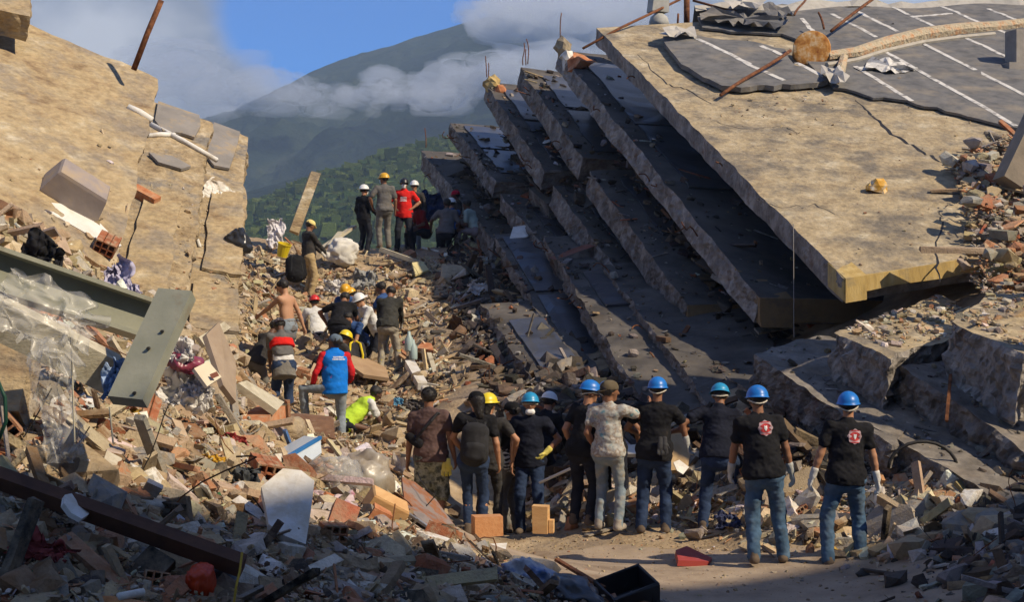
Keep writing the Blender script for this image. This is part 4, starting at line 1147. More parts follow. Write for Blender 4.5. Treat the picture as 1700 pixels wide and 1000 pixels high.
def person(label, u, vf, Y, H=1.72, yaw=0, skin='brown', res=None, zf=None, lean=0, roll=0, twist=0, pz=.93, py=0., px=0., hy=0, hp=0, hr_=0,
           hl=None, hr=None, el=(-.4, -1, -.2), er=(.4, -1, -.2), fl=(-.11, 0, .085), fr=(.11, 0, .085), kl=(-.1, 1, 0), kr=(.1, 1, 0),
           shirt=None, sleeve=.55, hem=.10, trousers=None, leg='long', shoes=None, gloves=None, gl='both', helmet=None, hstyle='cap', cap=None, capback=False, hair='short', hairm=None,
           mask=None, bare=False, vest=None, girth=1.0, loose=1.0, group=None, emblem=None, text=None, pocket=False, stripes=None, collar=False, patch=None):
    P0 = at(u, vf, Y)
    if zf is not None: P0[2] = zf
    k = H / 1.75
    root = empty('person', P0, rad(yaw)); tag(root, label, 'person', group or 'people on the rubble')
    h = res or (.0115 if Y < 20.5 else .016)
    seed = int(u * 7 + Y * 13) % 9973
    g = girth
    pel = np.array([px, py, pz])
    Rt = RZ(rad(twist)) @ RY(rad(roll)) @ RX(-rad(lean))       # torso: leans forward (+Y) with positive lean
    Rp = RX(-rad(lean) * .45) @ RY(rad(roll) * .4)
    up, rt, fw = Rt[:, 2], Rt[:, 0], Rt[:, 1]
    def T(x, y, z): return pel + Rt @ np.array([x, y, z])
    nb = T(0, -.005, .545)
    Rh = RZ(rad(hy)) @ RY(rad(hr_)) @ RX(-rad(hp + lean * .35))
    hc = nb + (Rt[:, 2] * .5 + Rh[:, 2] * .5) * .145 + Rh[:, 1] * .022
    sh = [T(-.185 * (.6 + .4 * g), -.005, .485), T(.185 * (.6 + .4 * g), -.005, .485)]
    hip = [pel + Rp @ np.array([-.088, 0, -.03]), pel + Rp @ np.array([.088, 0, -.03])]
    hands = [hl, hr]; hints = [el, er]; feet = [fl, fr]; kh = [kl, kr]
    arm = []; legs = []
    for i, sg in enumerate((-1, 1)):
        tg = hands[i]
        tg = sh[i] + np.array([sg * .09, .04, -.52]) if tg is None else np.asarray(tg, float)
        e_, w_ = ik(sh[i], tg, .29, .255, hints[i]); arm.append((sh[i], e_, w_))
        kn, an = ik(hip[i], np.asarray(feet[i], float), .425, .42, kh[i]); legs.append((hip[i], kn, an))
    # ---- body
    B = Field(); sk = 0.0 if bare else -.012
    B.cap(pel + Rp @ np.array([-.05, 0, -.02]), pel + Rp @ np.array([.05, 0, -.02]), .125 + sk, .125 + sk, .05, Rp[:, 1], .78)
    B.cap(T(0, 0, .02), T(0, .005, .24), .135 * g + sk, .135 * g + sk, .05, fw, .70)
    B.cap(T(0, .005, .24), T(0, .0, .40), .14 * g + sk, .155 * g + sk, .05, fw, .68)
    B.cap(T(-.13, -.005, .455), T(.13, -.005, .455), .075 + sk, .075 + sk, .05)
    B.cap(nb - up * .03, hc - Rh[:, 2] * .05 - Rh[:, 1] * .02, .058, .052, .03)
    HV = lambda x, y, z: hc + Rh @ np.array([x, y, z])
    B.cap(HV(0, -.022, .035), HV(0, .012, .030), .086, .080, .02)
    B.cap(HV(0, .035, -.01), HV(0, .055, -.082), .062, .030, .03)
    B.cap(HV(0, .094, .015), HV(0, .112, -.022), .010, .015, .012)
    for sg in (-1, 1):
        B.cap(HV(sg * .078, -.008, .015), HV(sg * .076, -.004, -.022), .016, .012, .008, Rh[:, 0], .5)
    def hand(Fi, i, gr=0.0):
        s_, e_, w_ = arm[i]; sg = (-1, 1)[i]
        d = w_ - e_; d /= np.linalg.norm(d)
        side = np.cross(d, fw if abs(np.dot(d, fw)) < .9 else up); side /= np.linalg.norm(side)   # across the palm thickness
        palm_n = np.array(rt) * -sg; palm_n = palm_n - d * np.dot(palm_n, d); palm_n /= (np.linalg.norm(palm_n) + 1e-9)
        acr = np.cross(d, palm_n)
        if np.dot(acr, fw) < 0: acr = -acr                                                         # thumb side faces forward
        Fi.cap(w_, w_ + d * .075, .030 + gr, .038 + gr, .012, palm_n, .5)
        for q, (o_, ln) in enumerate(((.030, .070), (.011, .080), (-.009, .074), (-.028, .056))):
            b0 = w_ + d * .085 + acr * o_; b1 = b0 + (d * .9 + palm_n * .35) * ln * .55; b2 = b1 + (d * .55 + palm_n * .8) * ln * .45
            Fi.cap(b0, b1, .0105 + gr, .010 + gr, .004); Fi.cap(b1, b2, .010 + gr, .009 + gr, .004)
        t0 = w_ + d * .03 + acr * .032; t1 = t0 + (d * .6 + acr * .75) * .035; t2 = t1 + (d * .95 + palm_n * .3) * .032
        Fi.cap(t0, t1, .013 + gr, .011 + gr, .006); Fi.cap(t1, t2, .011 + gr, .0095 + gr, .004)
    for i in (0, 1):
        s_, e_, w_ = arm[i]
        B.cap(s_, e_, .047, .039, .03); B.cap(e_, e_ + (w_ - e_) * .35, .040, .039, .015); B.cap(e_ + (w_ - e_) * .35, w_, .039, .026, .012)
        hand(B, i)
        a, kn, an = legs[i]
        B.cap(a, kn, .080 + sk, .052 + sk, .03); B.cap(kn, kn + (an - kn) * .35, .052, .052, .02); B.cap(kn + (an - kn) * .35, an, .052, .034, .015)
        B.cap(an - np.array([0, .02, .03]), an + np.array([0, .10, -.05]), .036, .026, .02)
    V, Q = B.mesh(h); place_mesh('body', V, Q, SKIN[skin], root, k)
    # ---- trousers
    if trousers is not None:
        G = Field(); lo_ = loose
        G.cap(pel + Rp @ np.array([-.055, -.01, -.03]), pel + Rp @ np.array([.055, -.01, -.03]), .150 * (.5 + .5 * g), .150 * (.5 + .5 * g), .05, Rp[:, 1], .82)
        G.cap(pel + Rp @ np.array([0, 0, .0]), T(0, 0, .13), .150 * g, .146 * g, .05, fw, .76)
        planes = []
        for i in (0, 1):
            a, kn, an = legs[i]
            if leg == 'short':
                e2 = a + (kn - a) * 1.0 + (an - kn) * .10
                G.cap(a, kn, .108 * lo_, .100 * lo_, .03); G.cap(kn, e2, .100 * lo_, .098 * lo_, .01)
            else:
                G.cap(a, kn, .098 * (.3 + .7 * lo_) , .070 * lo_, .03); G.cap(kn, kn + (an - kn) * .45, .070 * lo_, .068 * lo_, .02)
                G.cap(kn + (an - kn) * .45, an + (an - kn) / np.linalg.norm(an - kn) * .02, .068 * lo_, .060 * lo_, .015)
        V, Q = G.mesh(h, [(np.array(up), np.dot(up, T(0, 0, .13 if hem < .07 or shirt is None else .03)))])
        tr = place_mesh('trousers' if leg == 'long' else 'shorts', V, Q, trousers, root, k, .0095, (9, 9, 14), seed)
        if pocket:
            decal(root, tr, pel, Rp, k, [(.085, -.10, .055, .06)], trousers, 'back_pocket', off=.006); decal(root, tr, pel, Rp, k, [(-.085, -.10, .055, .06)], trousers, 'back_pocket', off=.006)
    # ---- shirt
    so_ = None
    if shirt is not None:
        G = Field()
        def torso(G, ex):
            G.cap(T(0, 0, -hem + .02), T(0, .005, .20), (.158 * g + .016 + ex), .148 * g + .014 + ex, .04, fw, .86)
            G.cap(T(0, .005, .20), T(0, 0, .40), .146 * g + .012 + ex, .160 * g + .008 + ex, .05, fw, .70)
            G.cap(T(-.125, -.008, .450), T(.125, -.008, .450), .080 + ex, .080 + ex, .05)
        torso(G, 0)
        if hem > .05 and vest is None:
            G.cap(pel + Rp @ np.array([-.05, -.010, .0]), pel + Rp @ np.array([.05, -.010, .0]), .160 * (.5 + .5 * g), .160 * (.5 + .5 * g), .05, Rp[:, 1], .84)
        G.cap(nb - up * .06, nb + up * .005, .075, .062, .03)
        for i in (0, 1):
            s_, e_, w_ = arm[i]
            if sleeve <= 1:
                G.cap(s_, s_ + (e_ - s_) * max(sleeve, .05), .068, .066 if sleeve < .99 else .055, .04)
            else:
                G.cap(s_, e_, .066, .056, .04); G.cap(e_, e_ + (w_ - e_) * (sleeve - 1), .056, .043, .02)
        V, Q = G.mesh(h, [(-np.array(up), -np.dot(up, T(0, 0, -hem if vest is None else .05)))])
        so_ = place_mesh('shirt', V, Q, shirt, root, k, .014, (6.5, 6.5, 10), seed + 3)
    if vest is not None:
        G = Field(); torso_r = .022
        G.cap(T(0, 0, -hem + .02), T(0, .005, .20), (.160 * g + .034), .148 * g + .032, .04, fw, .86)
        G.cap(T(0, .005, .20), T(0, 0, .40), .146 * g + .032, .160 * g + .026, .05, fw, .72)
        G.cap(T(-.11, -.008, .445), T(.11, -.008, .445), .094, .094, .05)
        G.cap(nb - up * .06, nb + up * .02, .085, .072, .03)
        V, Q = G.mesh(h, [(-np.array(up), -np.dot(up, T(0, 0, -hem)))])
        so_ = place_mesh('vest', V, Q, vest, root, k, .010, (8, 8, 13), seed + 9)
    if emblem: make_emblem(root, so_, T(*emblem[:3]), Rt, k, emblem[3])
    if text: make_text(root, so_, T(*text[0]), Rt, k, *text[1:])
    if stripes is not None:
        for st_ in stripes: decal(root, so_, T(*st_[0]), Rt, k, [st_[1]], st_[2], 'reflective_band', off=.008)
    # ---- shoes, gloves
    for i in (0, 1):
        a, kn, an = legs[i]
        fd = np.array([.12 * (-1, 1)[i], 1, 0]); fd /= np.linalg.norm(fd)
        S_ = Field(); z0 = an[2] - .085
        S_.cap(an + np.array([0, -.01, .02]), an + fd * -.025 - np.array([0, 0, .045]), .050, .048, .02)
        S_.cap(an - fd * .03 - np.array([0, 0, .05]), an + fd * .135 - np.array([0, 0, .055]), .045, .042, .03)
        V, Q = S_.mesh(h, [(np.array([0, 0, -1.]), -z0)]); place_mesh('shoe', V, Q, shoes or m_sole, root, k)
        if gloves is not None and (gl == 'both' or gl == ('left', 'right')[i]):
            G = Field(); hand(G, i, .0055); s_, e_, w_ = arm[i]
            G.cap(w_ - (w_ - e_) * .30, w_, .042, .036, .01)
            V, Q = G.mesh(h * .85); place_mesh('glove', V, Q, gloves, root, k, .003, (20, 20, 20), seed)
    # ---- head
    if hair:
        G = Field(); hm = hairm or m_hair
        G.cap(HV(0, -.030, .040), HV(0, .010, .045), .095 if not helmet else .090, .088 if not helmet else .082, .02)
        if hair == 'long': G.cap(HV(0, -.06, 0), HV(0, -.085, -.16), .075, .055, .04)
        V, Q = G.mesh(h * .9, [(np.array(Rh @ np.array([0, .75, -.66])), np.dot(Rh @ np.array([0, .75, -.66]), HV(0, .035, .028)) )] if hair != 'long' else [(np.array(Rh[:, 1]), np.dot(Rh[:, 1], HV(0, .045, 0)))])
        place_mesh('hair', V, Q, hm, root, k, .006, (30, 30, 30), seed)
    if helmet: helmet_mesh(root, hc, Rh, helmet, k, hstyle)
    if cap is not None:
        G = Field(); G.cap(HV(0, -.026, .045), HV(0, .010, .048), .098, .094, .02)
        V, Q = G.mesh(h * .9, [(-np.array(Rh[:, 2]), -np.dot(Rh[:, 2], HV(0, 0, .028)))])
        co_ = place_mesh('cap', V, Q, cap, root, k, .002, (20, 20, 20), seed)
        sgn = -1 if capback else 1; mb = MB(); Vb = []; m_ = 9
        for z in (.0, .006):
            for q in range(m_):
                a = math.pi * q / (m_ - 1)
                Vb.append(HV(.080 * math.cos(a), sgn * (.075 + .085 * math.sin(a)), .030 - .022 * math.sin(a) + z) * k)
        Fb = [tuple(range(m_)), tuple(range(2 * m_ - 1, m_ - 1, -1))] + [(q, q + m_, q + m_ + 1, q + 1) for q in range(m_ - 1)]
        mb.add(Vb, Fb); mb.build('cap_bill', cap, co_)
    if mask is not None:
        G = Field(); G.cap(HV(0, .060, -.015), HV(0, .062, -.065), .056, .040, .02)
        V, Q = G.mesh(h * .8, [(-np.array(Rh[:, 1]), -np.dot(Rh[:, 1], HV(0, .055, 0)))]); place_mesh('face_mask', V, Q, mask, root, k)
        for sg in (-1, 1):
            mb = MB(); mb.tube([HV(sg * .05, .075, -.02) * k, HV(sg * .082, .02, .0) * k, HV(sg * .084, -.01, .01) * k], .003, 5); mb.build('mask_loop', mask, root)
    if not helmet or abs(yaw) > 60:
        for sg in (-1, 1):
            mb = MB(); mb.lathe([(0, .007), (.008, .006), (.011, 0), (0, -.004)], HV(sg * .032, .089, .022) * k, 8, Rh @ RX(-math.pi / 2)); mb.build('eye', MATS.get('eye') or mat('eye', [(.03, .02, .015)], 3, .3, 0), root)
    if patch is not None: patch(root, T, Rt, HV, k, arm, legs, so_)
    root['_k'] = k
    return dict(root=root, T=T, Rt=Rt, HV=HV, k=k, arm=arm, legs=legs, P0=P0, yaw=yaw, pel=pel, shirt=so_, Rh=Rh, hc=hc)

# ---- prints laid on garments
def _bvh(o):
    me = o.data; V = [v.co.copy() for v in me.vertices]; return BVHTree.FromPolygons(V, [p.vertices[:] for p in me.polygons])
def decal(root, garment, c, R, k, rects, m, name, off=.004, front=False, nsub=5):
    bv = _bvh(garment); fw = R[:, 1] * (-1 if front else 1); rt = R[:, 0]; up = R[:, 2]
    mb = MB()
    for (x, z, wx, wz) in rects:
        V = []; ok = True
        for i in range(nsub + 1):
            for j in range(nsub + 1):
                p = (np.asarray(c) + rt * (x + wx * (2 * i / nsub - 1)) + up * (z + wz * (2 * j / nsub - 1))) * k
                hit = bv.ray_cast(Vector(p - fw * .6), Vector(fw))
                if hit[0] is None: q = p - fw * .1
                else: q = np.array(hit[0]) - fw * off
                V.append(q)
        mb.add(V, grid_faces(nsub + 1, nsub + 1))
    return mb.build(name, m, root)
def decal_poly(root, garment, c, R, k, outline, m, name, off, front=False, rings=3):
    bv = _bvh(garment); fw = R[:, 1] * (-1 if front else 1); rt = R[:, 0]; up = R[:, 2]
    n = len(outline); V = []; Fs = []
    o = np.array(outline); cen = o.mean(0)
    pts = [cen] + [cen + (p - cen) * r / rings for r in range(1, rings + 1) for p in o]
    for p2 in pts:
        p = (np.asarray(c) + rt * p2[0] + up * p2[1]) * k
        hit = bv.ray_cast(Vector(p - fw * .6), Vector(fw)); V.append((np.array(hit[0]) if hit[0] is not None else p) - fw * off)
    for i in range(n): Fs.append((0, 1 + i, 1 + (i + 1) % n))
    for r in range(rings - 1):
        for i in range(n): Fs.append((1 + r * n + i, 1 + (r + 1) * n + i, 1 + (r + 1) * n + (i + 1) % n, 1 + r * n + (i + 1) % n))
    mb = MB(); mb.add(V, Fs); return mb.build(name, m, root)
m_em_w = mat('print_pale', [(.36, .24, .26), (.52, .38, .40)], 60, .9, 0); m_em_r = mat('print_red', [(.42, .035, .04), (.5, .06, .06)], 40, .9, 0)
m_pr_w = mat('print_white', [(.7, .7, .7)], 5, .9, 0)
def make_emblem(root, shirt, c, R, k, r):
    """round fire-service cross: scalloped pale rim, red ground with four pale arms, pale middle shield"""
    ol = [((r * (1 + .07 * math.cos(8 * a))) * math.cos(a), (r * (1 + .07 * math.cos(8 * a))) * math.sin(a)) for a in np.linspace(0, 2 * math.pi, 33)[:-1]]
    e = decal_poly(root, shirt, c, R, k, ol, m_em_w, 'emblem', .005)
    ol2 = [(r * .80 * math.cos(a), r * .62 * math.sin(a)) for a in np.linspace(0, 2 * math.pi, 21)[:-1]]
    decal_poly(root, shirt, c, R, k, ol2, m_em_r, 'emblem_ground', .008).parent = e
    for sx in (-1, 1):
        ar = [(sx * r * .42, 0), (sx * r * .86, r * .28), (sx * r * .92, 0), (sx * r * .86, -r * .28)]
        decal_poly(root, shirt, c, R, k, ar, m_em_w, 'emblem_arm', .011, rings=1).parent = e
    shd = [(-.22 * r, .34 * r), (0, .26 * r), (.22 * r, .34 * r), (.2 * r, -.1 * r), (0, -.44 * r), (-.2 * r, -.1 * r)]
    decal_poly(root, shirt, c, R, k, shd, m_pr_w, 'emblem_shield', .011, rings=1).parent = e
    for sy in (-1, 1):
        ar = [(r * .66 * math.cos(a), sy * r * .80 + r * .07 * math.sin(a)) for a in np.linspace(0, 2 * math.pi, 13)[:-1]]
        decal_poly(root, shirt, c, R, k, ar, m_em_r, 'emblem_lettering', .008, rings=1).parent = e
def make_text(root, shirt, c, R, k, rows, wd, hh, front, m):
    """lettering too small to read in the photograph: rows of upright strokes"""
    rr = random.Random(4)
    for i, (z, w_) in enumerate(rows):
        x = -w_; rects = []
        while x < w_ - .004:
            lw = rr.uniform(.007, .012); rects.append((x + lw / 2, z, lw / 2, hh / 2 * rr.uniform(.8, 1.0))); 
            if rr.random() < .55: rects.append((x + lw / 2 + .006, z + rr.choice((-.35, .35, 0)) * hh, .010, hh * .12))
            x += lw + rr.uniform(.003, .007)
        decal(root, shirt, c, R, k, rects, m, 'lettering', .006, front, 1)
# ---- clothes
c_black = cloth('black', (.016, .016, .018), .3, (.06, .05, .04), lo=.62)
c_navy = cloth('navy', (.014, .016, .026), .3, (.055, .05, .045), lo=.62)
c_char = cloth('charcoal', (.045, .043, .042), .3, (.10, .08, .06))
c_grey = cloth('grey', (.13, .125, .12), .25, (.18, .15, .11))
c_brown = cloth('plum', (.105, .066, .060), .25, (.11, .08, .06), lo=.62)
c_jean = cloth('jean', (.062, .112, .180), .4, (.13, .165, .20), dscale=4, lo=.48, hi=.75)
c_jeand = cloth('jean_dark', (.026, .042, .085), .35, (.06, .085, .13), dscale=4)
c_jeang = cloth('jean_grey', (.20, .235, .265), .25, (.30, .27, .22), dscale=4)
c_jeandust = cloth('jean_dusty', (.19, .24, .28), .25, (.33, .27, .18), dscale=3.5, lo=.50, hi=.68)
c_dkpant = cloth('pant_dark', (.022, .024, .032), .3, (.06, .05, .045), lo=.62)
c_khaki = cloth('khaki', (.40, .30, .16), .2, (.33, .25, .15))
c_red = cloth('red', (.62, .022, .018), .12, None)
c_dkred = cloth('dark_red', (.16, .012, .016), .2, None)
c_blue = cloth('blue_vest', (.010, .17, .62), .12, (.03, .22, .62))
c_redsl = cloth('red_sleeve', (.50, .02, .025), .15, None)
c_mint = cloth('mint', (.30, .38, .34), .15, (.25, .25, .2))
c_hiviz = cloth('hi_viz', (.50, .72, .06), .15, None)
c_royal = cloth('royal', (.04, .085, .22), .2, None)
c_white = cloth('white', (.62, .62, .60), .12, (.45, .40, .32))
c_olive = cloth('olive', (.045, .045, .040), .3, (.09, .08, .06))
c_camo = mat('cloth_camo', [(.03, .035, .03), (.10, .11, .09), (.30, .32, .28), (.055, .06, .05)], 9, .9, .2, 80, spec=.1, detail=3)
c_splat = mat('cloth_splatter', [(.16, .30, .34), (.46, .44, .38), (.36, .36, .34), (.28, .22, .17), (.50, .48, .43)], 11, .9, .2, 80, spec=.1, detail=3)
c_pantgrey = cloth('pant_grey', (.16, .15, .13), .2, (.24, .21, .17))
c_dusty = mat('cloth_dustpant', [(.20, .19, .17), (.33, .30, .24), (.40, .36, .28)], 8, .9, .2, 80, spec=.1, dirt=(.62, .48, .04), dirt_scale=6, dirt_lo=.60, dirt_hi=.66)
m_zig = bpy.data.materials.new('cloth_zigzag'); m_zig.use_nodes = True
def _zig():
    t = m_zig.node_tree; n = t.nodes; l = t.links; b = n['Principled BSDF']; b.inputs['Roughness'].default_value = .9
    tc = n.new('ShaderNodeTexCoord'); sx = n.new('ShaderNodeSeparateXYZ'); l.new(tc.outputs['Object'], sx.inputs[0])
    pp = n.new('ShaderNodeMath'); pp.operation = 'PINGPONG'; l.new(sx.outputs[0], pp.inputs[0]); pp.inputs[1].default_value = .04
    ad = n.new('ShaderNodeMath'); ad.operation = 'ADD'; l.new(pp.outputs[0], ad.inputs[0]); l.new(sx.outputs[2], ad.inputs[1])
    mm = n.new('ShaderNodeMath'); mm.operation = 'PINGPONG'; l.new(ad.outputs[0], mm.inputs[0]); mm.inputs[1].default_value = .022
    gt = n.new('ShaderNodeMath'); gt.operation = 'GREATER_THAN'; l.new(mm.outputs[0], gt.inputs[0]); gt.inputs[1].default_value = .011
    mi = n.new('ShaderNodeMix'); mi.data_type = 'RGBA'; l.new(gt.outputs[0], mi.inputs['Factor']); mi.inputs[6].default_value = (.02, .02, .022, 1); mi.inputs[7].default_value = (.6, .6, .57, 1)
    l.new(mi.outputs[2], b.inputs['Base Color'])
_zig()
k_black = cloth('cap_black', (.012, .012, .013), .2); k_grey = cloth('cap_grey', (.12, .16, .20), .2); k_brown = cloth('cap_brown', (.12, .095, .06), .2)
k_yell = cloth('cap_yellow', (.70, .58, .22), .12); k_red = cloth('cap_red', (.45, .02, .04), .12)
G1 = 'rescuers standing in a row on the street'; G2 = 'people digging on the rubble slope'; G3 = 'people at the top of the slope'

# =============== front row
PP = {}
PP['badge_r'] = person('rescuer in jeans and blue helmet with red badge, rightmost, bare arms and pale gloves', 1404, 940, 15.65, 1.71, 4, 'tan', shirt=c_black, hem=.10, trousers=c_jean, gloves=m_glove_w, helmet='blue', hy=-14, hp=-4,
    fl=(-.19, -.02, .085), fr=(.17, .05, .085), hl=(-.37, .05, .80), hr=(.36, .02, .76), emblem=(.045, -.2, .40, .075), pocket=True, loose=1.06, girth=1.04, group=G1, lean=2, roll=3, kl=(-.4, 1, 0), kr=(.4, 1, 0))
PP['badge_l'] = person('rescuer in jeans and blue helmet with red badge, left of the rightmost man', 1268, 935, 15.7, 1.75, -6, 'brown', shirt=c_black, hem=.08, trousers=c_jean, gloves=m_glove, helmet='blue', hy=8, hp=4,
    fl=(-.10, -.05, .085), fr=(.20, .10, .085), hl=(-.33, .22, .84), hr=(.28, .10, .90), emblem=(.035, -.2, .42, .075), pocket=True, loose=1.08, girth=1.08, group=G1, lean=4, roll=-5, twist=9, el=(-.8, -.8, -.2))
PP['lift'] = person('rescuer in blue helmet stepping up with bent knee, pale gloves, left of the two badges', 1192, 885, 17.7, 1.70, -8, 'brown', shirt=c_navy, hem=.06, trousers=c_jeand, gloves=m_glove, helmet='cyan', hp=14, lean=16, roll=2, px=.0, py=.02, pz=.91,
    fl=(-.17, -.04, .085), fr=(.22, .34, .36), kr=(.6, 1, .3), hl=(-.36, .10, 1.02), el=(-1, -.5, 0), hr=(.30, .28, .72), girth=1.1, group=G1)
PP['elbow'] = person('rescuer in blue helmet with elbow out and gloves hung from dark jeans', 1086, 885, 17.8, 1.74, -12, 'brown', shirt=c_black, hem=.10, trousers=c_jeand, helmet='blue', hy=2, shoes=m_sole,
    fl=(-.15, -.02, .085), fr=(.13, .03, .085), hr=(.16, .30, 1.13), er=(1, -.2, -.3), hl=(-.20, .30, 1.1), el=(-.8, -.3, -.6), girth=1.08, loose=1.06, group=G1, roll=3, twist=-8, lean=3)
PP['splat'] = person('man in paint splattered tee and backward cap, dusty pale jeans, pointing right', 1010, 880, 17.8, 1.69, -22, 'brown', shirt=c_splat, hem=.06, trousers=c_jeandust, shoes=m_shoe_grey, cap=k_brown, capback=True, hy=-48, loose=.92,
    hr=(.36, .42, 1.46), er=(.6, -.2, -.8), hl=(-.20, .10, .95), fl=(-.12, .02, .085), fr=(.13, -.02, .085), group=G1, girth=.95)
PP['prof'] = person('rescuer in blue helmet and black clothes looking right beside the splattered tee', 966, 872, 18.2, 1.66, -32, 'tan', shirt=c_black, hem=.10, trousers=c_dkpant, helmet='blue', hy=-38, hp=6, hl=(-.2, .1, .95), hr=(.25, .14, .92), group=G1, girth=.95, lean=7, roll=4, twist=-10)
PP['behind'] = person('rescuer in blue helmet mostly hidden behind the splattered tee', 1021, 872, 18.7, 1.69, -14, 'brown', shirt=c_black, hem=.10, trousers=c_dkpant, helmet='blue', hy=12, px=-.05, roll=-5, hr=(.26, .22, 1.0), er=(1, -.6, 0), hl=(-.1, .3, 1.1), group=G1)
PP['face'] = person('rescuer in light blue helmet facing the camera, hand on hip with yellow glove', 880, 886, 19.0, 1.68, 172, 'brown', shirt=c_navy, hem=.10, trousers=c_jeand, gloves=m_glove_y, gl='left', helmet='cyan', hy=8, hp=-6, mask=None,
    hl=(-.20, .05, 1.02), el=(-1, -.5, .1), hr=(.22, .08, .86), group=G1, fl=(-.12, .02, .085), fr=(.12, .0, .085))
def chin_mask(root, T, Rt, HV, k, arm, legs, so_):
    G = Field(); G.cap(HV(-.02, .055, -.088), HV(.02, .055, -.088), .042, .042, .02); V, Q = G.mesh(.011); place_mesh('face_mask', V, Q, m_mask_w, root, k)
chin_mask(PP['face']['root'], PP['face']['T'], PP['face']['Rt'], PP['face']['HV'], PP['face']['k'], None, None, None)
PP['white'] = person('hunched person in white helmet and black clothes behind the camera facing rescuer', 901, 880, 20.3, 1.64, -30, 'tan', zf=-.10, shirt=c_black, sleeve=1.9, hem=.10, trousers=c_dkpant, helmet='white', lean=24, pz=.88, py=-.10, hp=10, gloves=m_glove_w, gl='right',
    hr=(.32, .35, .66), hl=(-.2, .4, .7), fl=(-.14, -.05, .085), fr=(.14, .1, .085), group=G1)
PP['zig'] = person('masked person in black cap and zigzag striped shirt facing left, grey trousers', 851, 884, 19.3, 1.60, 58, 'tan', shirt=m_zig, sleeve=.4, hem=.10, trousers=c_pantgrey, cap=k_black, mask=m_mask, hy=4, hr=(.10, .34, 1.02), er=(.6, -.8, -.4), hl=(-.05, .34, 1.05), vest=None, group=G1, loose=.95)
def cropped(Pn, m):   # black top over the striped shirt
    T, Rt, k, root = Pn['T'], Pn['Rt'], Pn['k'], Pn['root']; fw, up = Rt[:, 1], Rt[:, 2]
    G = Field(); G.cap(T(0, 0, .14), T(0, 0, .40), .172, .186, .05, fw, .74); G.cap(T(-.125, -.008, .45), T(.125, -.008, .45), .092, .092, .05)
    for i in (0, 1):
        s_, e_, w_ = Pn['arm'][i]; G.cap(s_, s_ + (e_ - s_) * .7, .078, .072, .04)
    V, Q = G.mesh(.012, [(-np.array(up), -np.dot(up, T(0, 0, .12)))]); place_mesh('jacket', V, Q, m, root, k, .009, (8, 8, 13), 5)
cropped(PP['zig'], c_black)
PP['yellow'] = person('person in bright yellow helmet and black shirt standing close behind the backpack', 810, 886, 18.6, 1.64, -14, 'tan', shirt=c_char, hem=.12, trousers=c_char, helmet='yellow', hair='long', hy=-20, hr=(.30, .16, .98), er=(1, -.5, .2), group=G1, loose=.85)
PP['pack'] = person('person in black cap and dark blue jeans carrying the black backpack', 786, 888, 18.2, 1.66, -8, 'tan', shirt=c_black, hem=.04, trousers=c_jeand, cap=k_black, hair='long', hy=38, hl=(-.17, .22, 1.0), el=(-1, -.4, 0), fl=(-.07, 0, .085), fr=(.11, .02, .085), group=G1, loose=.88, girth=.96, roll=4, twist=10)
PP['camo'] = person('man in black cap, plum tee and camouflage shorts, leftmost of the front row', 716, 884, 18.4, 1.70, -4, 'brown', shirt=c_brown, hem=.075, trousers=c_camo, leg='short', cap=k_black, capback=False, hy=-4, hp=6, hl=(-.30, .02, .78), hr=(.30, .04, .80), girth=1.14, group=G1, loose=1.1, roll=-3, twist=-9)

# =============== on the slope
PP['vest'] = person('man in bright blue vest with red sleeves and grey cap stepping up', 556, 738, 24.0, 1.70, 14, 'dark', shirt=c_redsl, sleeve=1.9, vest=c_blue, hem=.12, trousers=c_jeang, shoes=cloth('shoe_red', (.4, .03, .03), .2), cap=k_grey, hy=52, hp=-18,
    fl=(-.44, .25, .48), kl=(-1, .25, .6), fr=(.10, -.12, .085), hl=(-.34, .12, .92), hr=(.24, .2, .95), lean=4, pz=.91, girth=1.1, group=G2, text=((.045, -.2, .43), [(.03, .085), (-.005, .10)], .1, .024, False, m_pr_w), loose=1.05)
PP['shirtless'] = person('shirtless young man with black hair and shirt round his waist looking left', 478, 0, 26.3, 1.70, 62, 'light', zf=1.32, bare=True, shirt=None, trousers=c_jeang, hair='short', hp=20, hy=16, lean=6, hl=(-.15, .50, 1.12), el=(-.8, -.3, -.6), hr=(.40, -.05, .90), er=(.6, -1, 0), group=G2)
PP['dark'] = person('stooping man in dark clothes and grey helmet with white glove, behind the red shirt', 432, 0, 25.4, 1.70, -40, 'dark', zf=.78, shirt=c_char, sleeve=1.3, hem=.10, trousers=c_pantgrey, cap=cloth('cap_slate', (.10, .10, .10), .3), lean=38, py=-.1, hp=20, gloves=m_glove_w, hr=(.30, .55, .70), hl=(-.1, .5, .75), group=G2)
PP['redgrey'] = person('man in grey cap with red scarf over grey shirt bending left of the shirtless man', 470, 0, 24.8, 1.70, 22, 'dark', zf=.74, shirt=c_grey, sleeve=.6, hem=-.12, trousers=c_jeand, cap=cloth('cap_mauve', (.11, .10, .12), .3), capback=True, lean=22, py=-.05, hp=34, hl=(-.1, .5, .8), hr=(.1, .52, .82), group=G2, loose=1.1)
def waistwrap(Pn, m, z0, z1, r=.17, name='tied_shirt'):
    T, Rt, k = Pn['T'], Pn['Rt'], Pn['k']; G = Field(); G.cap(T(0, 0, z0), T(0, 0, z1), r + .02, r, .03, Rt[:, 1], .76)
    V, Q = G.mesh(.016, [(Rt[:, 2], np.dot(Rt[:, 2], T(0, 0, z1 + .02))), (-Rt[:, 2], -np.dot(Rt[:, 2], T(0, 0, z0 - .03)))]); place_mesh(name, V, Q, m, Pn['root'], k, .012, (8, 8, 10), 3)
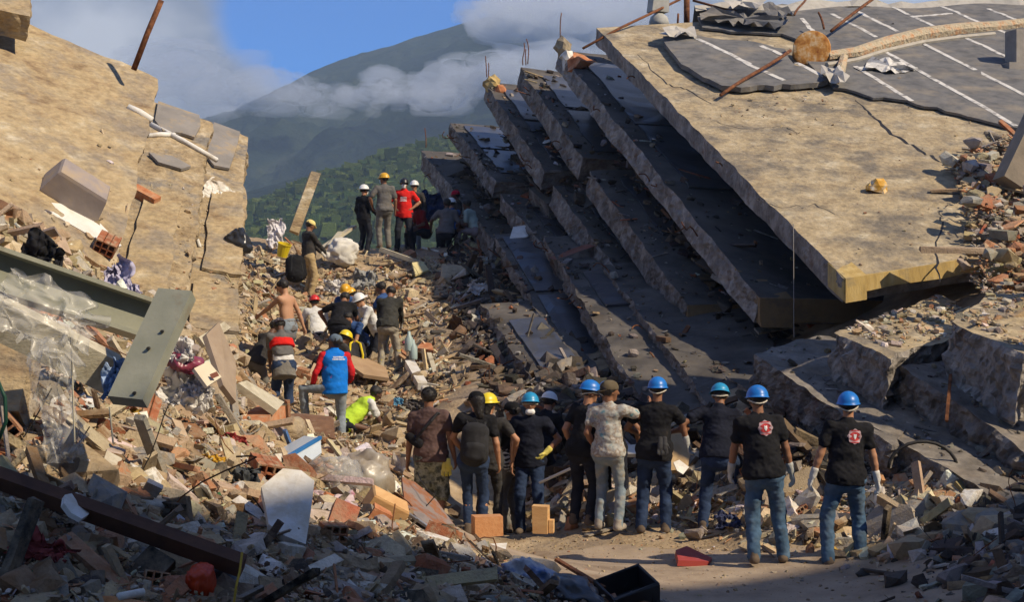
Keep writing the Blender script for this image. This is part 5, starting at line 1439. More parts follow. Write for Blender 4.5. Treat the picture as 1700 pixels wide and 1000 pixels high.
waistwrap(PP['shirtless'], c_grey, -.06, .08); waistwrap(PP['redgrey'], c_white, .06, .16, .165, 'undershirt'); waistwrap(PP['redgrey'], c_red, .33, .42, .19, 'scarf'); waistwrap(PP['redgrey'], c_pantgrey, -.20, .04, .175)
PP['hiviz'] = person('crouching person in lime hi-vis vest below the blue vested man', 588, 0, 24.3, 1.64, -62, 'dark', zf=.20, shirt=c_white, sleeve=.7, vest=c_hiviz, hem=.08, trousers=c_dkpant, hair='short', lean=52, pz=.62, py=-.15, hp=10, hl=(-.2, .65, .25), hr=(.2, .6, .25), fl=(-.14, -.05, .085), fr=(.14, .1, .085), group=G2)
PP['redhat'] = person('person in red helmet sunk low in the dusty pit', 526, 0, 31.0, 1.66, 20, 'brown', zf=1.36, shirt=c_white, sleeve=1.6, hem=.1, trousers=c_dkpant, helmet='red', lean=30, pz=.72, py=-.1, hl=(-.3, .4, .7), hr=(.3, .4, .7), group=G2)
PP['blackback'] = person('digger in black tee seen from behind, stooping in the pit', 566, 0, 28.8, 1.74, -6, 'brown', zf=1.28, shirt=c_black, hem=.1, trousers=c_dkpant, hair='short', lean=44, py=-.15, hp=34, hl=(-.34, .32, .95), el=(-1, 0, 0), hr=(.25, .6, .75), girth=1.12, group=G2)
PP['amber'] = person('digger in amber helmet stooping beyond the black tee', 580, 0, 30.4, 1.68, 170, 'brown', zf=1.42, shirt=c_royal, sleeve=.6, hem=.1, trousers=c_dkpant, helmet='amber', lean=40, py=-.15, hp=10, hl=(-.2, .5, .7), hr=(.2, .5, .7), group=G2)
PP['bluekneel'] = person('person in royal blue tee bent over with bare forearms in the pit', 592, 0, 29.0, 1.62, 160, 'tan', zf=1.18, shirt=c_royal, sleeve=.5, hem=.1, trousers=c_dkpant, hair='short', lean=52, pz=.80, py=-.15, hp=10, hl=(-.12, .5, .55), hr=(.14, .5, .55), group=G2)
PP['whitehat'] = person('person in white helmet stooping left of the dark jacket', 620, 0, 30.0, 1.68, 120, 'light', zf=1.22, shirt=c_white, sleeve=1.5, hem=.1, trousers=c_dkpant, helmet='white', hstyle='full', lean=36, py=-.1, hp=12, hl=(-.2, .5, .7), hr=(.2, .5, .7), group=G2)
PP['amber2'] = person('person in second amber helmet behind the white helmet', 604, 0, 31.0, 1.66, 100, 'tan', zf=1.34, shirt=c_char, sleeve=1.5, trousers=c_dkpant, helmet='amber', lean=34, py=-.1, hp=10, hl=(-.2, .5, .7), hr=(.2, .5, .7), group=G2)
PP['jacket'] = person('man in dark dusty jacket and pale trousers with yellow paint, back turned', 645, 622, 28.6, 1.70, -6, 'brown', shirt=c_olive, sleeve=1.9, hem=.08, trousers=c_dusty, hair='short', lean=26, py=-.08, hp=30, gloves=m_glove, hl=(-.22, .40, .85), hr=(.16, .5, .9), girth=1.05, group=G2, fl=(-.16, 0, .085), fr=(.20, .06, .085))
PP['bluetee'] = person('man with black hair and navy blue tee facing left above the dark jacket', 642, 0, 30.6, 1.72, 70, 'brown', zf=1.32, shirt=c_royal, sleeve=.6, hem=.1, trousers=c_dkpant, hair='short', hp=18, lean=8, hr=(.2, .2, .9), hl=(-.1, .4, 1.0), group=G2)
PP['crouchy'] = person('crouching digger in bright yellow helmet in front of the black tee', 550, 0, 27.6, 1.66, -50, 'dark', zf=.92, shirt=c_char, hem=.1, trousers=c_dkpant, helmet='yellow', lean=50, pz=.66, py=-.2, hp=6, hl=(-.15, .5, .5), hr=(.2, .5, .5), group=G2)
PP['khaki'] = person('man in yellow cap, grey long sleeved top and khaki trousers looking down to the right', 512, 496, 34.0, 1.72, -58, 'brown', shirt=c_char, sleeve=1.9, hem=.04, trousers=c_khaki, cap=k_yell, hp=22, hl=(-.06, .42, .96), hr=(.14, .42, .94), gloves=m_glove_w, group=G2, loose=1.12, girth=1.08)

# =============== top of the slope
PP['uniform'] = person('person in black uniform and white helmet, left of the three standing on the skyline', 604, 421, 38.3, 1.66, -36, 'tan', shirt=c_black, sleeve=1.9, hem=.08, trousers=c_dkpant, helmet='white', hstyle='full', hy=-20, mask=m_mask_w, hr=(.24, .22, 1.0), hl=(-.24, .1, .9), group=G3, loose=1.05)
PP['amber3'] = person('masked man in amber helmet and grey shirt, middle of the three on the skyline', 638, 412, 36.6, 1.73, 22, 'brown', shirt=c_grey, sleeve=.7, hem=.06, trousers=c_pantgrey, helmet='amber', hy=40, mask=m_mask, hl=(-.25, .14, .98), el=(-1, -.6, 0), group=G3, loose=1.05, girth=1.05)
PP['red'] = person('man in bright red lettered tee with hands on hips and black helmet on the skyline', 671, 418, 37.2, 1.72, 176, 'tan', shirt=c_red, sleeve=.65, hem=.12, trousers=c_dkpant, helmet='black', hy=4, mask=m_mask_w, hl=(-.19, .06, 1.03), el=(-1, -.4, .1), hr=(.19, .06, 1.03), er=(1, -.4, .1), fl=(-.2, 0, .085), fr=(.16, .06, .085), group=G3, loose=1.1, girth=1.08,
    text=((0, .2, .33), [(.05, .075), (.02, .08), (-.01, .075), (-.04, .08)], .1, .022, True, m_pr_w))
PP['behindred'] = person('person in grey helmet hidden behind the red tee', 688, 418, 38.4, 1.72, 170, 'tan', shirt=c_char, sleeve=1.9, hem=.1, trousers=c_jeang, helmet='white', group=G3)
sit = dict(pz=.46, fl=(-.16, .42, .085), fr=(.16, .42, .085), kl=(-.2, .4, 1), kr=(.2, .4, 1))
PP['sit1'] = person('person in dark red shirt sitting at the left of the resting group', 706, 416, 37.6, 1.70, 120, 'dark', shirt=c_dkred, sleeve=.6, hem=.04, trousers=c_dkpant, lean=20, hl=(-.15, .4, .55), hr=(.15, .42, .6), group=G3, **sit)
PP['sit2'] = person('person in grey shirt sitting with back to the camera in the resting group', 740, 418, 37.0, 1.76, -10, 'dark', shirt=c_grey, sleeve=.7, hem=.06, trousers=c_dkpant, lean=14, hl=(-.4, .2, .55), hr=(.3, .3, .5), group=G3, girth=1.08, **sit)
PP['sit3'] = person('person in white helmet sitting behind the grey shirt', 754, 414, 38.2, 1.70, 40, 'tan', shirt=c_royal, sleeve=.6, hem=.04, trousers=c_dkpant, helmet='white', lean=10, group=G3, hl=(-.15, .4, .5), hr=(.15, .42, .5), **sit)
PP['redcap'] = person('person in red cap crouching at the back of the resting group', 766, 414, 39.0, 1.74, 100, 'dark', shirt=c_char, hem=.04, trousers=c_dkpant, cap=k_red, lean=12, pz=.66, fl=(-.16, .3, .085), fr=(.16, .3, .085), group=G3)
PP['mint'] = person('person in mint tee sitting at the right of the resting group', 792, 416, 37.2, 1.74, 66, 'dark', shirt=c_mint, sleeve=.7, hem=.04, trousers=cloth('pant_mauve', (.20, .17, .17), .2), lean=24, hl=(-.1, .44, .62), hr=(.1, .46, .6), shoes=m_shoe_grey, group=G3, **sit)

# =============== things carried
def to_world(Pn, p):
    return RZ(rad(Pn['yaw'])) @ (np.asarray(p) * Pn['k']) + Pn['P0']
def backpack(Pn, label, m, w=.30, hgt_=.44, d=.17, zc=.26):
    """rounded pack on a person's back with pocket, straps and grab loop; rests on the shoulders"""
    T, Rt = Pn['T'], Pn['Rt']; c = to_world(Pn, T(0, -.23, zc)); R = RZ(rad(Pn['yaw'])) @ Rt
    root = empty('backpack', c); root.rotation_euler = Matrix(R.tolist()).to_euler(); tag(root, label, 'backpack', 'backpacks')
    def shell(w, h_, d, c0, name, mm, par):
        G = Field(); r = d * .5
        for sx in (-1, 1):
            G.cap(np.array([sx * (w / 2 - r), 0, -h_ / 2 + r]) + c0, np.array([sx * (w / 2 - r), 0, h_ / 2 - r]) + c0, r, r * .92, .08)
        G.cap(np.array([0, 0, -h_ / 2 + r]) + c0, np.array([0, 0, h_ / 2 - r]) + c0, r * 1.05, r, .08)
        V, Q = G.mesh(.014); return place_mesh(name, V, Q, mm, par, 1.0, .006, (9, 9, 9), 4)
    shell(w, hgt_, d, np.zeros(3), 'bag_body', m, root); shell(w * .78, hgt_ * .45, d * .6, np.array([0, -d * .42, -hgt_ * .17]), 'front_pocket', m, root)
    for sx in (-1, 1):
        mb = MB(); mb.tube([np.array([sx * .09, .06, hgt_ * .42]), np.array([sx * .11, .16, hgt_ * .55]), np.array([sx * .12, .30, hgt_ * .35]), np.array([sx * .12, .26, -.05]), np.array([sx * .13, .08, -hgt_ * .40])], .016, 6); mb.build('strap', m_strap, root)
    mb = MB(); mb.tube([np.array([-.03, .02, hgt_ * .49]), np.array([0, .02, hgt_ * .58]), np.array([.03, .02, hgt_ * .49])], .008, 5); mb.build('grab_loop', m_strap, root)
    return root
backpack(PP['pack'], 'black backpack on the person with dark blue jeans', cloth('pack_soft', (.030, .030, .032), .35), .33, .47, .20, .20)
def loose_pack(u, v, Y, label, m, trim, sz=(.34, .46, .22), rz=.3, rx=-.3):
    root = empty('backpack', at(u, v, Y)); root.rotation_euler = (rx, 0, rz); tag(root, label, 'backpack', 'backpacks')
    G = Field(); w_, h_, d_ = sz; r = d_ / 2
    for sx in (-1, 1): G.cap((sx * (w_ / 2 - r), 0, r), (sx * (w_ / 2 - r), 0, h_ - r), r, r * .9, .08)
    V, Q = G.mesh(.016); place_mesh('bag_body', V, Q, m, root, 1, .01, (8, 8, 8), 3)
    for sx in (-1, 1):
        mb = MB(); mb.tube([(sx * .10, -.10, .04), (sx * .12, -.15, .2), (sx * .09, -.12, h_ - .08), (sx * .03, -.04, h_ - .01)], .020, 6); mb.build('strap', trim, root)
    return root
loose_pack(590, 612, 27.8, 'black pack with bright yellow straps lying in the pit', cloth('pack_grey', (.04, .04, .042), .3), cloth('strap_yellow', (.7, .55, .03), .1), (.42, .5, .24))
loose_pack(492, 468, 33.2, 'black backpack lying behind the man in khaki trousers', cloth('pack_black', (.014, .014, .015), .3), m_strap, (.46, .6, .34))
# cross-body bag of the man in camouflage shorts
def crossbag(Pn):
    T, Rt = Pn['T'], Pn['Rt']; c = to_world(Pn, T(-.17, -.12, .22)); R = RZ(rad(Pn['yaw'])) @ Rt
    root = empty('crossbody_bag', c); root.rotation_euler = Matrix(R.tolist()).to_euler(); tag(root, 'small black cross-body bag on the back of the plum tee', 'bag')
    G = Field(); G.cap((-.05, -.01, .02), (.06, -.03, -.06), .055, .06, .05, (0, 1, 0), .6); V, Q = G.mesh(.012); place_mesh('bag_body', V, Q, c_black, root, 1, .003)
    mb = MB(); mb.tube([np.array(p) for p in ((.04, -.055, 0), (.14, -.085, .10), (.24, -.07, .20), (.30, .0, .285), (.31, .10, .26))], .017, 6); mb.build('strap', m_strap, root)
crossbag(PP['camo'])
def held_gloves(Pn, p, label, m, name='work_gloves'):
    root = empty(name, to_world(Pn, p)); tag(root, label, 'gloves', 'gloves hanging from belts')
    for i, dx in enumerate((-.02, .025)):
        G = Field(); G.cap((dx, 0, 0), (dx, 0, -.10), .030, .036, .01, (0, 1, 0), .5)
        for q in range(4): G.cap((dx - .03 + q * .02, 0, -.12), (dx - .034 + q * .023, -.01, -.19 + .012 * abs(q - 1.5)), .010, .009, .004)
        G.cap((dx + .03, 0, -.06), (dx + .055, 0, -.11), .011, .009, .004)
        V, Q = G.mesh(.009); place_mesh('glove', V, Q, m, root, 1, .003)
held_gloves(PP['elbow'], PP['elbow']['T'](.13, -.17, .16), 'pair of dark grey gloves tucked at the back of the man with elbow out', cloth('glove_dark', (.06, .06, .062), .3))
held_gloves(PP['camo'], PP['camo']['T'](.20, -.06, -.06), 'yellow work gloves hanging at the camouflage shorts', m_glove_y)
# ================================================================== RUBBLE
rngD = np.random.default_rng(2024)
def hull(pts):
    bm = bmesh.new()
    for p in pts: bm.verts.new(p)
    r = bmesh.ops.convex_hull(bm, input=bm.verts)
    bmesh.ops.delete(bm, geom=[g for g in r['geom_interior'] if isinstance(g, bmesh.types.BMVert)], context='VERTS')
    bmesh.ops.triangulate(bm, faces=bm.faces)
    bmesh.ops.recalc_face_normals(bm, faces=bm.faces)
    bm.verts.index_update()
    V = np.array([v.co[:] for v in bm.verts]); Fs = np.array([[v.index for v in f.verts] for f in bm.faces]); bm.free()
    return V, Fs
def t_chunk(seed, n=15, fl=1.0):
    r = np.random.default_rng(seed); p = r.uniform(-1, 1, (n, 3)); p /= np.abs(p).max(1, keepdims=True) ** .7 + 1e-6
    return hull(p * np.array([1, r.uniform(.55, .9), fl * r.uniform(.45, .75)]) * .5)
def t_shard(seed, th=.16):
    r = np.random.default_rng(seed); n = r.integers(4, 7); a = np.sort(r.uniform(0, 2 * math.pi, n)); a = np.linspace(0, 2 * math.pi, n + 1)[:-1] + r.uniform(-.4, .4, n)
    p = np.stack([np.cos(a), np.sin(a) * r.uniform(.5, .9)], -1) * r.uniform(.7, 1.1, (n, 1)) * .55
    top = np.concatenate([p * r.uniform(.9, 1), np.full((n, 1), th / 2)], 1); bot = np.concatenate([p, np.full((n, 1), -th / 2)], 1)
    return hull(np.concatenate([top, bot]))
def t_box(sx, sy, sz, seed, j=.04):
    r = np.random.default_rng(seed); p = np.array([(x, y, z) for x in (-.5, .5) for y in (-.5, .5) for z in (-.5, .5)]) * (sx, sy, sz)
    return hull(p + r.uniform(-j, j, (8, 3)) * np.array([1, 1, 1]) * min(1, max(sx, sy, sz)))
TPL = {'chunk': [t_chunk(s) for s in range(10)], 'shard': [t_shard(s) for s in range(10)], 'thin': [t_shard(s + 50, .05) for s in range(8)],
       'brick': [t_box(1, .55, .38, s, .05) for s in range(6)], 'lath': [t_box(1, .09, .05, s, .012) for s in range(5)], 'plank': [t_box(1, .16, .045, s, .012) for s in range(5)],
       'rod': [t_box(1, .022, .022, s, .004) for s in range(3)]}
def t_sheet(seed):
    r = np.random.default_rng(seed); n = 5; x = np.linspace(-.5, .5, n); X, Y_ = np.meshgrid(x, x, indexing='ij'); P = np.stack([X, Y_ * .7, X * 0], -1).reshape(-1, 3)
    P[:, 2] = .22 * fbm(P * 2.6 + seed * 9.1, 3, seed); P += r.normal(0, .04, P.shape)
    Q = grid_faces(n, n); return P, np.concatenate([Q[:, [0, 1, 2]], Q[:, [0, 2, 3]]])
TPL['sheet'] = [t_sheet(s) for s in range(6)]
PAL = {'tan': ((.42, .33, .21), .14), 'sand': ((.36, .27, .16), .14), 'grey': ((.27, .25, .22), .16), 'pale': ((.52, .48, .40), .12), 'white': ((.68, .66, .61), .10), 'brick': ((.40, .19, .10), .2),
       'redbr': ((.33, .12, .06), .18), 'wood': ((.20, .12, .06), .25), 'ltwood': ((.42, .29, .15), .18), 'dark': ((.045, .04, .036), .4), 'brown': ((.15, .10, .065), .25), 'soot': ((.085, .073, .062), .3),  # last tone is rubble coloured for the shade of the stack
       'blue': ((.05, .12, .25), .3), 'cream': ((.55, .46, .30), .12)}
def pal(names, wts, n, rng):
    names = list(names); w_ = np.array(wts, float); w_ /= w_.sum(); i = rng.choice(len(names), n, p=w_)
    base = np.array([PAL[q][0] for q in names])[i]; var = np.array([PAL[q][1] for q in names])[i]
    return np.clip(base * np.exp(rng.normal(0, 1, (n, 1)) * var[:, None]) * np.exp(rng.normal(0, .05, (n, 3))), .005, .8)

def euler_mats(rng, n, tilt, nrm=None):
    az = rng.uniform(0, 2 * math.pi, n); ti = np.abs(rng.normal(0, tilt, n)); ta = rng.uniform(0, 2 * math.pi, n)
    ca, sa = np.cos(az), np.sin(az); Z = np.zeros(n); O = np.ones(n)
    Rz = np.stack([np.stack([ca, -sa, Z], -1), np.stack([sa, ca, Z], -1), np.stack([Z, Z, O], -1)], 1)
    ax = np.stack([np.cos(ta), np.sin(ta), Z], -1)
    if nrm is not None:
        up = np.array([0, 0, 1.0]); a2 = np.cross(np.broadcast_to(up, nrm.shape), nrm)
        ax = ax * ti[:, None] + a2; ti = np.linalg.norm(ax, axis=1); ax = ax / (ti[:, None] + 1e-9)
    K = np.zeros((n, 3, 3)); K[:, 0, 1] = -ax[:, 2]; K[:, 0, 2] = ax[:, 1]; K[:, 1, 0] = ax[:, 2]; K[:, 1, 2] = -ax[:, 0]; K[:, 2, 0] = -ax[:, 1]; K[:, 2, 1] = ax[:, 0]
    s, c = np.sin(ti)[:, None, None], (1 - np.cos(ti))[:, None, None]
    R = np.eye(3)[None] + s * K + c * (K @ K)
    return R @ Rz

def pieces(P, size, kinds, wts, cols, rng, tilt=.45, nrm=None, sink=.15):
    """list of piece meshes -> arrays"""
    n = len(P); kn = rng.choice(len(kinds), n, p=np.array(wts, float) / sum(wts)); R = euler_mats(rng, n, tilt, nrm)
    VV, FF, CC = [], [], []; off = 0
    for ki, kd in enumerate(kinds):
        for tv in range(len(TPL[kd])):
            m = np.where((kn == ki) & (rng.integers(0, len(TPL[kd]), n) * 0 + (np.arange(n) % len(TPL[kd])) == tv))[0]
            if len(m) == 0: continue
            V, Fs = TPL[kd][tv]
            sz = size[m] * (3.2 if kd in ('lath', 'rod') else 2.4 if kd == 'plank' else 1.3 if kd == 'sheet' else 1)
            W = np.einsum('nij,vj->nvi', R[m], V) * sz[:, None, None] + P[m][:, None] + np.array([0, 0, 1.0]) * (size[m] * sink)[:, None, None]
            VV.append(W.reshape(-1, 3)); FF.append((Fs[None] + (np.arange(len(m)) * len(V))[:, None, None] + off).reshape(-1, 3)); CC.append(np.repeat(cols[m], len(V), 0)); off += len(m) * len(V)
    return np.concatenate(VV), np.concatenate(FF), np.concatenate(CC)

m_rub = mat('rubble_piece', [(.72, .70, .68), (1.0, 1.0, 1.0), (1.15, 1.13, 1.1)], 9, .93, .7, 45, attr=True, spec=.1, bdist=.018, dust=(.33, .255, .17))
m_rub_d = mat('rubble_piece_shade', [(.6, .6, .6), (1.0, 1.0, 1.0), (1.1, 1.1, 1.1)], 9, .93, .7, 45, attr=True, spec=.1, bdist=.018, dust=(.075, .06, .048))  # dark copy of the rubble material, shade painted into its colour
def terr_n(P):
    e = .25; zx = (hgt(P[:, 0] + e, P[:, 1]) - hgt(P[:, 0] - e, P[:, 1])) / (2 * e); zy = (hgt(P[:, 0], P[:, 1] + e) - hgt(P[:, 0], P[:, 1] - e)) / (2 * e)
    n = np.stack([-zx, -zy, np.ones(len(P))], -1); return n / np.linalg.norm(n, axis=1, keepdims=True)
def in_poly(u, v, poly):
    r = np.zeros(len(u), bool); k = len(poly); j = k - 1
    for i in range(k):
        xi, yi = poly[i]; xj, yj = poly[j]
        c = ((yi > v) != (yj > v)) & (u < (xj - xi) * (v - yi) / (yj - yi + 1e-12) + xi); r ^= c; j = i
    return r
def sample_poly(poly, n, rng):
    p = np.array(poly); lo, hi = p.min(0), p.max(0); U = np.zeros(0); V = np.zeros(0)
    while len(U) < n:
        u = rng.uniform(lo[0], hi[0], n * 2); v = rng.uniform(lo[1], hi[1], n * 2); m = in_poly(u, v, poly); U = np.concatenate([U, u[m]]); V = np.concatenate([V, v[m]])
    return U[:n], V[:n]
def powsize(rng, n, lo, hi, a=2.2):
    x = rng.random(n); return (lo ** (1 - a) + x * (hi ** (1 - a) - lo ** (1 - a))) ** (1 / (1 - a))

REG = [  # name, label, polygon in the photograph, n, size range m, kinds, weights, palette, weights, tilt
 ('rubble_mass', 'sunlit heap of broken tan masonry, brick and wood on the left',
  [(-40, 560), (60, 500), (200, 470), (330, 545), (420, 600), (520, 690), (640, 770), (720, 850), (640, 900), (420, 900), (200, 830), (-40, 800)], 9000, (.035, .30),
  ['chunk', 'shard', 'thin', 'brick', 'lath', 'plank', 'sheet'], [4, 3, 1.5, 1.6, 1.2, .7, .5], ['tan', 'sand', 'pale', 'brick', 'cream', 'grey', 'wood', 'white', 'brown', 'redbr', 'blue', 'dark'], [4.5, 5, 2.2, 1.3, 1.8, 2, 1.4, 1.0, 2, .7, .15, .8], .6),
 ('rubble_mass', 'shaded heap of mixed rubble along the bottom left',
  [(-40, 770), (200, 800), (420, 870), (640, 880), (760, 900), (900, 960), (1090, 1030), (-40, 1030)], 7500, (.03, .26),
  ['chunk', 'shard', 'thin', 'brick', 'lath', 'plank', 'sheet', 'rod'], [4, 3, 1.5, 1.0, 1.2, .8, .8, .4], ['tan', 'grey', 'sand', 'brick', 'wood', 'pale', 'brown', 'dark', 'redbr', 'white'], [3, 3.2, 3, 1.3, 1.4, 1.3, 2, 1.2, .9, .5], .6),
 ('rubble_mass', 'loose sandy rubble and laths covering the slope under the diggers',
  [(410, 420), (470, 400), (560, 410), (660, 405), (800, 410), (830, 440), (740, 560), (760, 640), (700, 700), (640, 800), (560, 770), (440, 700), (400, 600)], 11000, (.04, .20),
  ['chunk', 'shard', 'brick', 'lath', 'thin', 'plank'], [3.5, 2.5, 1.3, 2.6, 1, .6], ['tan', 'sand', 'cream', 'brick', 'pale', 'ltwood', 'wood', 'grey', 'white', 'redbr'], [5, 5, 3, 1.2, 1.8, 2, .6, .8, .6, .4], .7),
 ('rubble_mass', 'rubble coloured dark for the shade below the leaning floors',
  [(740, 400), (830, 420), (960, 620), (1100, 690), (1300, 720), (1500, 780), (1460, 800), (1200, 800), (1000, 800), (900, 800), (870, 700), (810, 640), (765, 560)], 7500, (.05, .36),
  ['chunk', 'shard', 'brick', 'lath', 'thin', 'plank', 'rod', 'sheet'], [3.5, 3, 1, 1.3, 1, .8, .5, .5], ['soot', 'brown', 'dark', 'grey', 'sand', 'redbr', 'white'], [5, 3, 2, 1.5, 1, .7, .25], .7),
 ('rubble_mass', 'broken concrete rubble heap behind the legs of the rescuers',
  [(880, 780), (1000, 770), (1200, 780), (1330, 770), (1560, 780), (1610, 850), (1560, 930), (1490, 935), (1340, 905), (1200, 880), (1000, 868), (880, 850)], 6500, (.035, .30),
  ['chunk', 'shard', 'brick', 'thin', 'lath', 'plank', 'sheet'], [5, 3, 1, 1, .6, .5, .8], ['tan', 'grey', 'pale', 'sand', 'brick', 'cream', 'white', 'dark', 'wood'], [3, 3, 2.4, 2.4, 1, 1, 1, .8, .6], .65),
 ('rubble_mass', 'dark rubble bank in the lower right corner',
  [(1560, 760), (1740, 720), (1740, 1030), (1665, 1030), (1620, 965), (1545, 945), (1560, 925), (1600, 860)], 3800, (.035, .30),
  ['chunk', 'shard', 'brick', 'thin', 'lath', 'plank', 'sheet'], [5, 3, .8, 1, .6, .5, .5], ['grey', 'soot', 'sand', 'brown', 'dark', 'redbr', 'pale'], [3, 3, 2, 2, 1, .5, .5], .65),
 ('gravel', 'grit and small stones scattered over the dusty street', [(800, 900), (1000, 880), (1500, 940), (1600, 1030), (1080, 1030), (900, 940)], 1500, (.008, .045), ['chunk', 'shard'], [3, 1], ['sand', 'tan', 'grey', 'brown', 'brick'], [3, 3, 2, 1, .4], .5),
 ('rubble_mass', 'rubble lying between the left slabs and the steel beams', [(-40, 300), (60, 350), (190, 440), (300, 520), (400, 560), (430, 420), (460, 420), (450, 620), (330, 600), (200, 520), (-40, 470)], 4500, (.04, .30),
  ['chunk', 'shard', 'brick', 'lath', 'thin', 'plank', 'sheet'], [4, 3, 1.2, 1.4, 1, .6, .6], ['tan', 'sand', 'cream', 'brick', 'pale', 'grey', 'wood', 'white'], [5, 5, 3, 1.6, 1.6, .8, .8, .8], .7)]
for (nm, lab, poly, n, (lo, hi), kinds, kw, pn, pw, tilt) in REG:
    u, v = sample_poly(poly, n, rngD); P = ray_hit(u, v); P = P[~np.isnan(P[:, 0])]
    # a third more spread over the same ground, also where the camera does not see it
    k = len(P) // 3; Q = P[rngD.integers(0, len(P), k)] + np.concatenate([rngD.normal(0, .35, (k, 2)), np.zeros((k, 1))], 1); P = np.concatenate([P, Q])
    if 'under the diggers' in lab:   # sandy patches stay almost bare
        P = P[(fbm(P * np.array([.55, .4, 0]), 3, 6) < .12) | (rngD.random(len(P)) < .3)]
    P[:, 2] = hgt(P[:, 0], P[:, 1])
    px = powsize(rngD, len(P), lo * .75, hi * 1.2, 2.2) ; mn = P[:, 1] / F * 3.2; size = np.maximum(px, mn)
    V, Fs, C = pieces(P, size, kinds, kw, pal(pn, pw, len(P), rngD), rngD, tilt, terr_n(P))
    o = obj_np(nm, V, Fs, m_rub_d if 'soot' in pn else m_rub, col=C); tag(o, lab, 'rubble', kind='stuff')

# fine crumbs between the pieces in the foreground
for (lab, poly, n, pn, pw) in [('fine crumbs in the sunlit left heap', REG[0][2], 9000, ['tan', 'sand', 'pale', 'grey', 'brick', 'white', 'brown'], [4, 4, 2, 2, 1, 1, 1]), ('fine crumbs in the shaded bottom heap', REG[1][2], 8000, ['tan', 'sand', 'pale', 'grey', 'brick', 'brown', 'dark'], [3, 3, 1.5, 3, 1, 2, 1]), ('fine crumbs around the legs of the rescuers', REG[4][2], 5000, ['tan', 'sand', 'pale', 'grey', 'white'], [3, 3, 2, 3, .6])]:
    u, v = sample_poly(poly, n, rngD); P = ray_hit(u, v); P = P[~np.isnan(P[:, 0])]; P[:, 2] = hgt(P[:, 0], P[:, 1]) + rngD.uniform(0, .10, len(P))
    V, Fs, C = pieces(P, powsize(rngD, len(P), .012, .06, 1.8), ['chunk', 'shard', 'lath', 'thin'], [4, 3, 1, 1], pal(pn, pw, len(P), rngD), rngD, .8)
    o = obj_np('rubble_crumbs', V, Fs, m_rub, col=C); tag(o, lab, 'rubble', kind='stuff')
# grit on tilted surfaces: roof edge heap, loose slabs, left slabs, floors
def on_slab(sl, n, s0, s1, t0, t1, size, kinds, kw, pn, pw, label, name='rubble_mass', tilt=.4, dens=None, pile=0):
    s = rngD.uniform(s0, s1, n); t_ = rngD.uniform(t0, t1, n)
    if dens is not None: m = rngD.random(n) < dens(s, t_); s, t_ = s[m], t_[m]
    P = sl.pt(s, t_) + sl.n * (pile * rngD.uniform(0, 1, len(s)) ** 1.5 * (.5 + .5 * fbm(np.stack([s * 14, t_ * 14, s * 0], -1), 2, 3)))[:, None]; N_ = np.repeat(sl.n[None], len(P), 0)
    V, Fs, C = pieces(P, powsize(rngD, len(P), *size, 2.2), kinds, kw, pal(pn, pw, len(P), rngD), rngD, tilt, N_, sink=.2)
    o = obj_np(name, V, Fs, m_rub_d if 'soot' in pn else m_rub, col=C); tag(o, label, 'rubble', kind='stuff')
mixk, mixw = ['chunk', 'shard', 'brick', 'thin', 'lath'], [4, 3, 1.2, 1, .8]
BANK = [(1568, 288), (1610, 262), (1660, 240), (1760, 215), (1800, 560), (1480, 520), (1580, 470), (1618, 440), (1606, 400), (1592, 350), (1600, 318)]
def bank(s, t_):
    q = roof.pt(s, t_); return in_poly(850 + q[:, 0] / q[:, 1] * F, 500 - (q[:, 2] - CZ) / q[:, 1] * F, BANK) * 1.0
on_slab(roof, 9000, -.10, .42, .18, .75, (.04, .42), mixk + ['plank'], mixw + [.6], ['grey', 'tan', 'brick', 'sand', 'dark', 'pale', 'redbr'], [3, 2.4, 1.6, 2, .8, 1, .8], 'rubble bank piled on the right end of the roof slab', dens=bank, pile=.55)
on_slab(roof, 420, .50, .97, .08, .75, (.02, .16), mixk, mixw, ['grey', 'tan', 'brick', 'sand', 'white', 'dark'], [3, 2, 1, 2, .6, 1], 'grit lying on the grey roofing felt', pile=.12, dens=lambda s, t_: .25 + .75 * (fbm(np.stack([s * 9, t_ * 9, s * 0], -1), 2, 8) > .1))
on_slab(roof, 260, .02, .6, .04, .5, (.012, .06), mixk, mixw, ['brick', 'tan', 'grey', 'sand'], [2, 2, 1, 2], 'crumbs of brick and mortar on the tan roof slab')
for i, b in enumerate(bs):
    on_slab(b, [900, 1100, 150, 180, 200][i], .05, .98, .08, .97, (.025, .16), mixk, mixw, ['pale', 'tan', 'grey', 'brick', 'white', 'sand'] if i < 2 else ['grey', 'soot', 'sand', 'pale'], [2, 3, 2, 1, .7, 2] if i < 2 else [3, 3, 1, .4],
            ['grit and brick crumbs on the sunlit broken slab', 'gravel on the slab at the right edge', 'dust and crumbs on the long sloping slab', 'crumbs on the dark slab at the right', 'crumbs on the lowest dark slab'][i], dens=(lambda s, t_: .35 + .65 * (fbm(np.stack([s * 5, t_ * 5, s * 0], -1), 3, 4) > -.05)))
for i, f_ in enumerate(floors + lows + lower_halves):
    on_slab(f_, 420, .02, .98, .0, .30 if i < 5 or i > 9 else .95, (.03, .22), mixk + ['sheet'], mixw + [.5], ['soot', 'grey', 'brown', 'dark', 'sand', 'redbr', 'white'], [4, 3, 2, 1, 1, .6, .2],
            ['crumbs on the first floor below the roof slab', 'crumbs on the second floor below the roof slab', 'crumbs on the third floor below the roof slab', 'crumbs on the fourth floor below the roof slab', 'crumbs on the lowest leaning floor at the back',
             'debris on the loose plate left of the stack', 'debris on the loose plate in the middle of the stack foot', 'debris on the loose plate at the right of the stack foot', 'debris on the lowest plate beside the front row', 'debris on the plate behind the lifted knee', 'crumbs on the snapped lower half of the second floor', 'crumbs on the snapped lower half of the third floor', 'crumbs on the snapped lower half of the fourth floor'][i],
            dens=lambda s, t_: np.clip(.9 - t_ * 2.2, .15, 1))
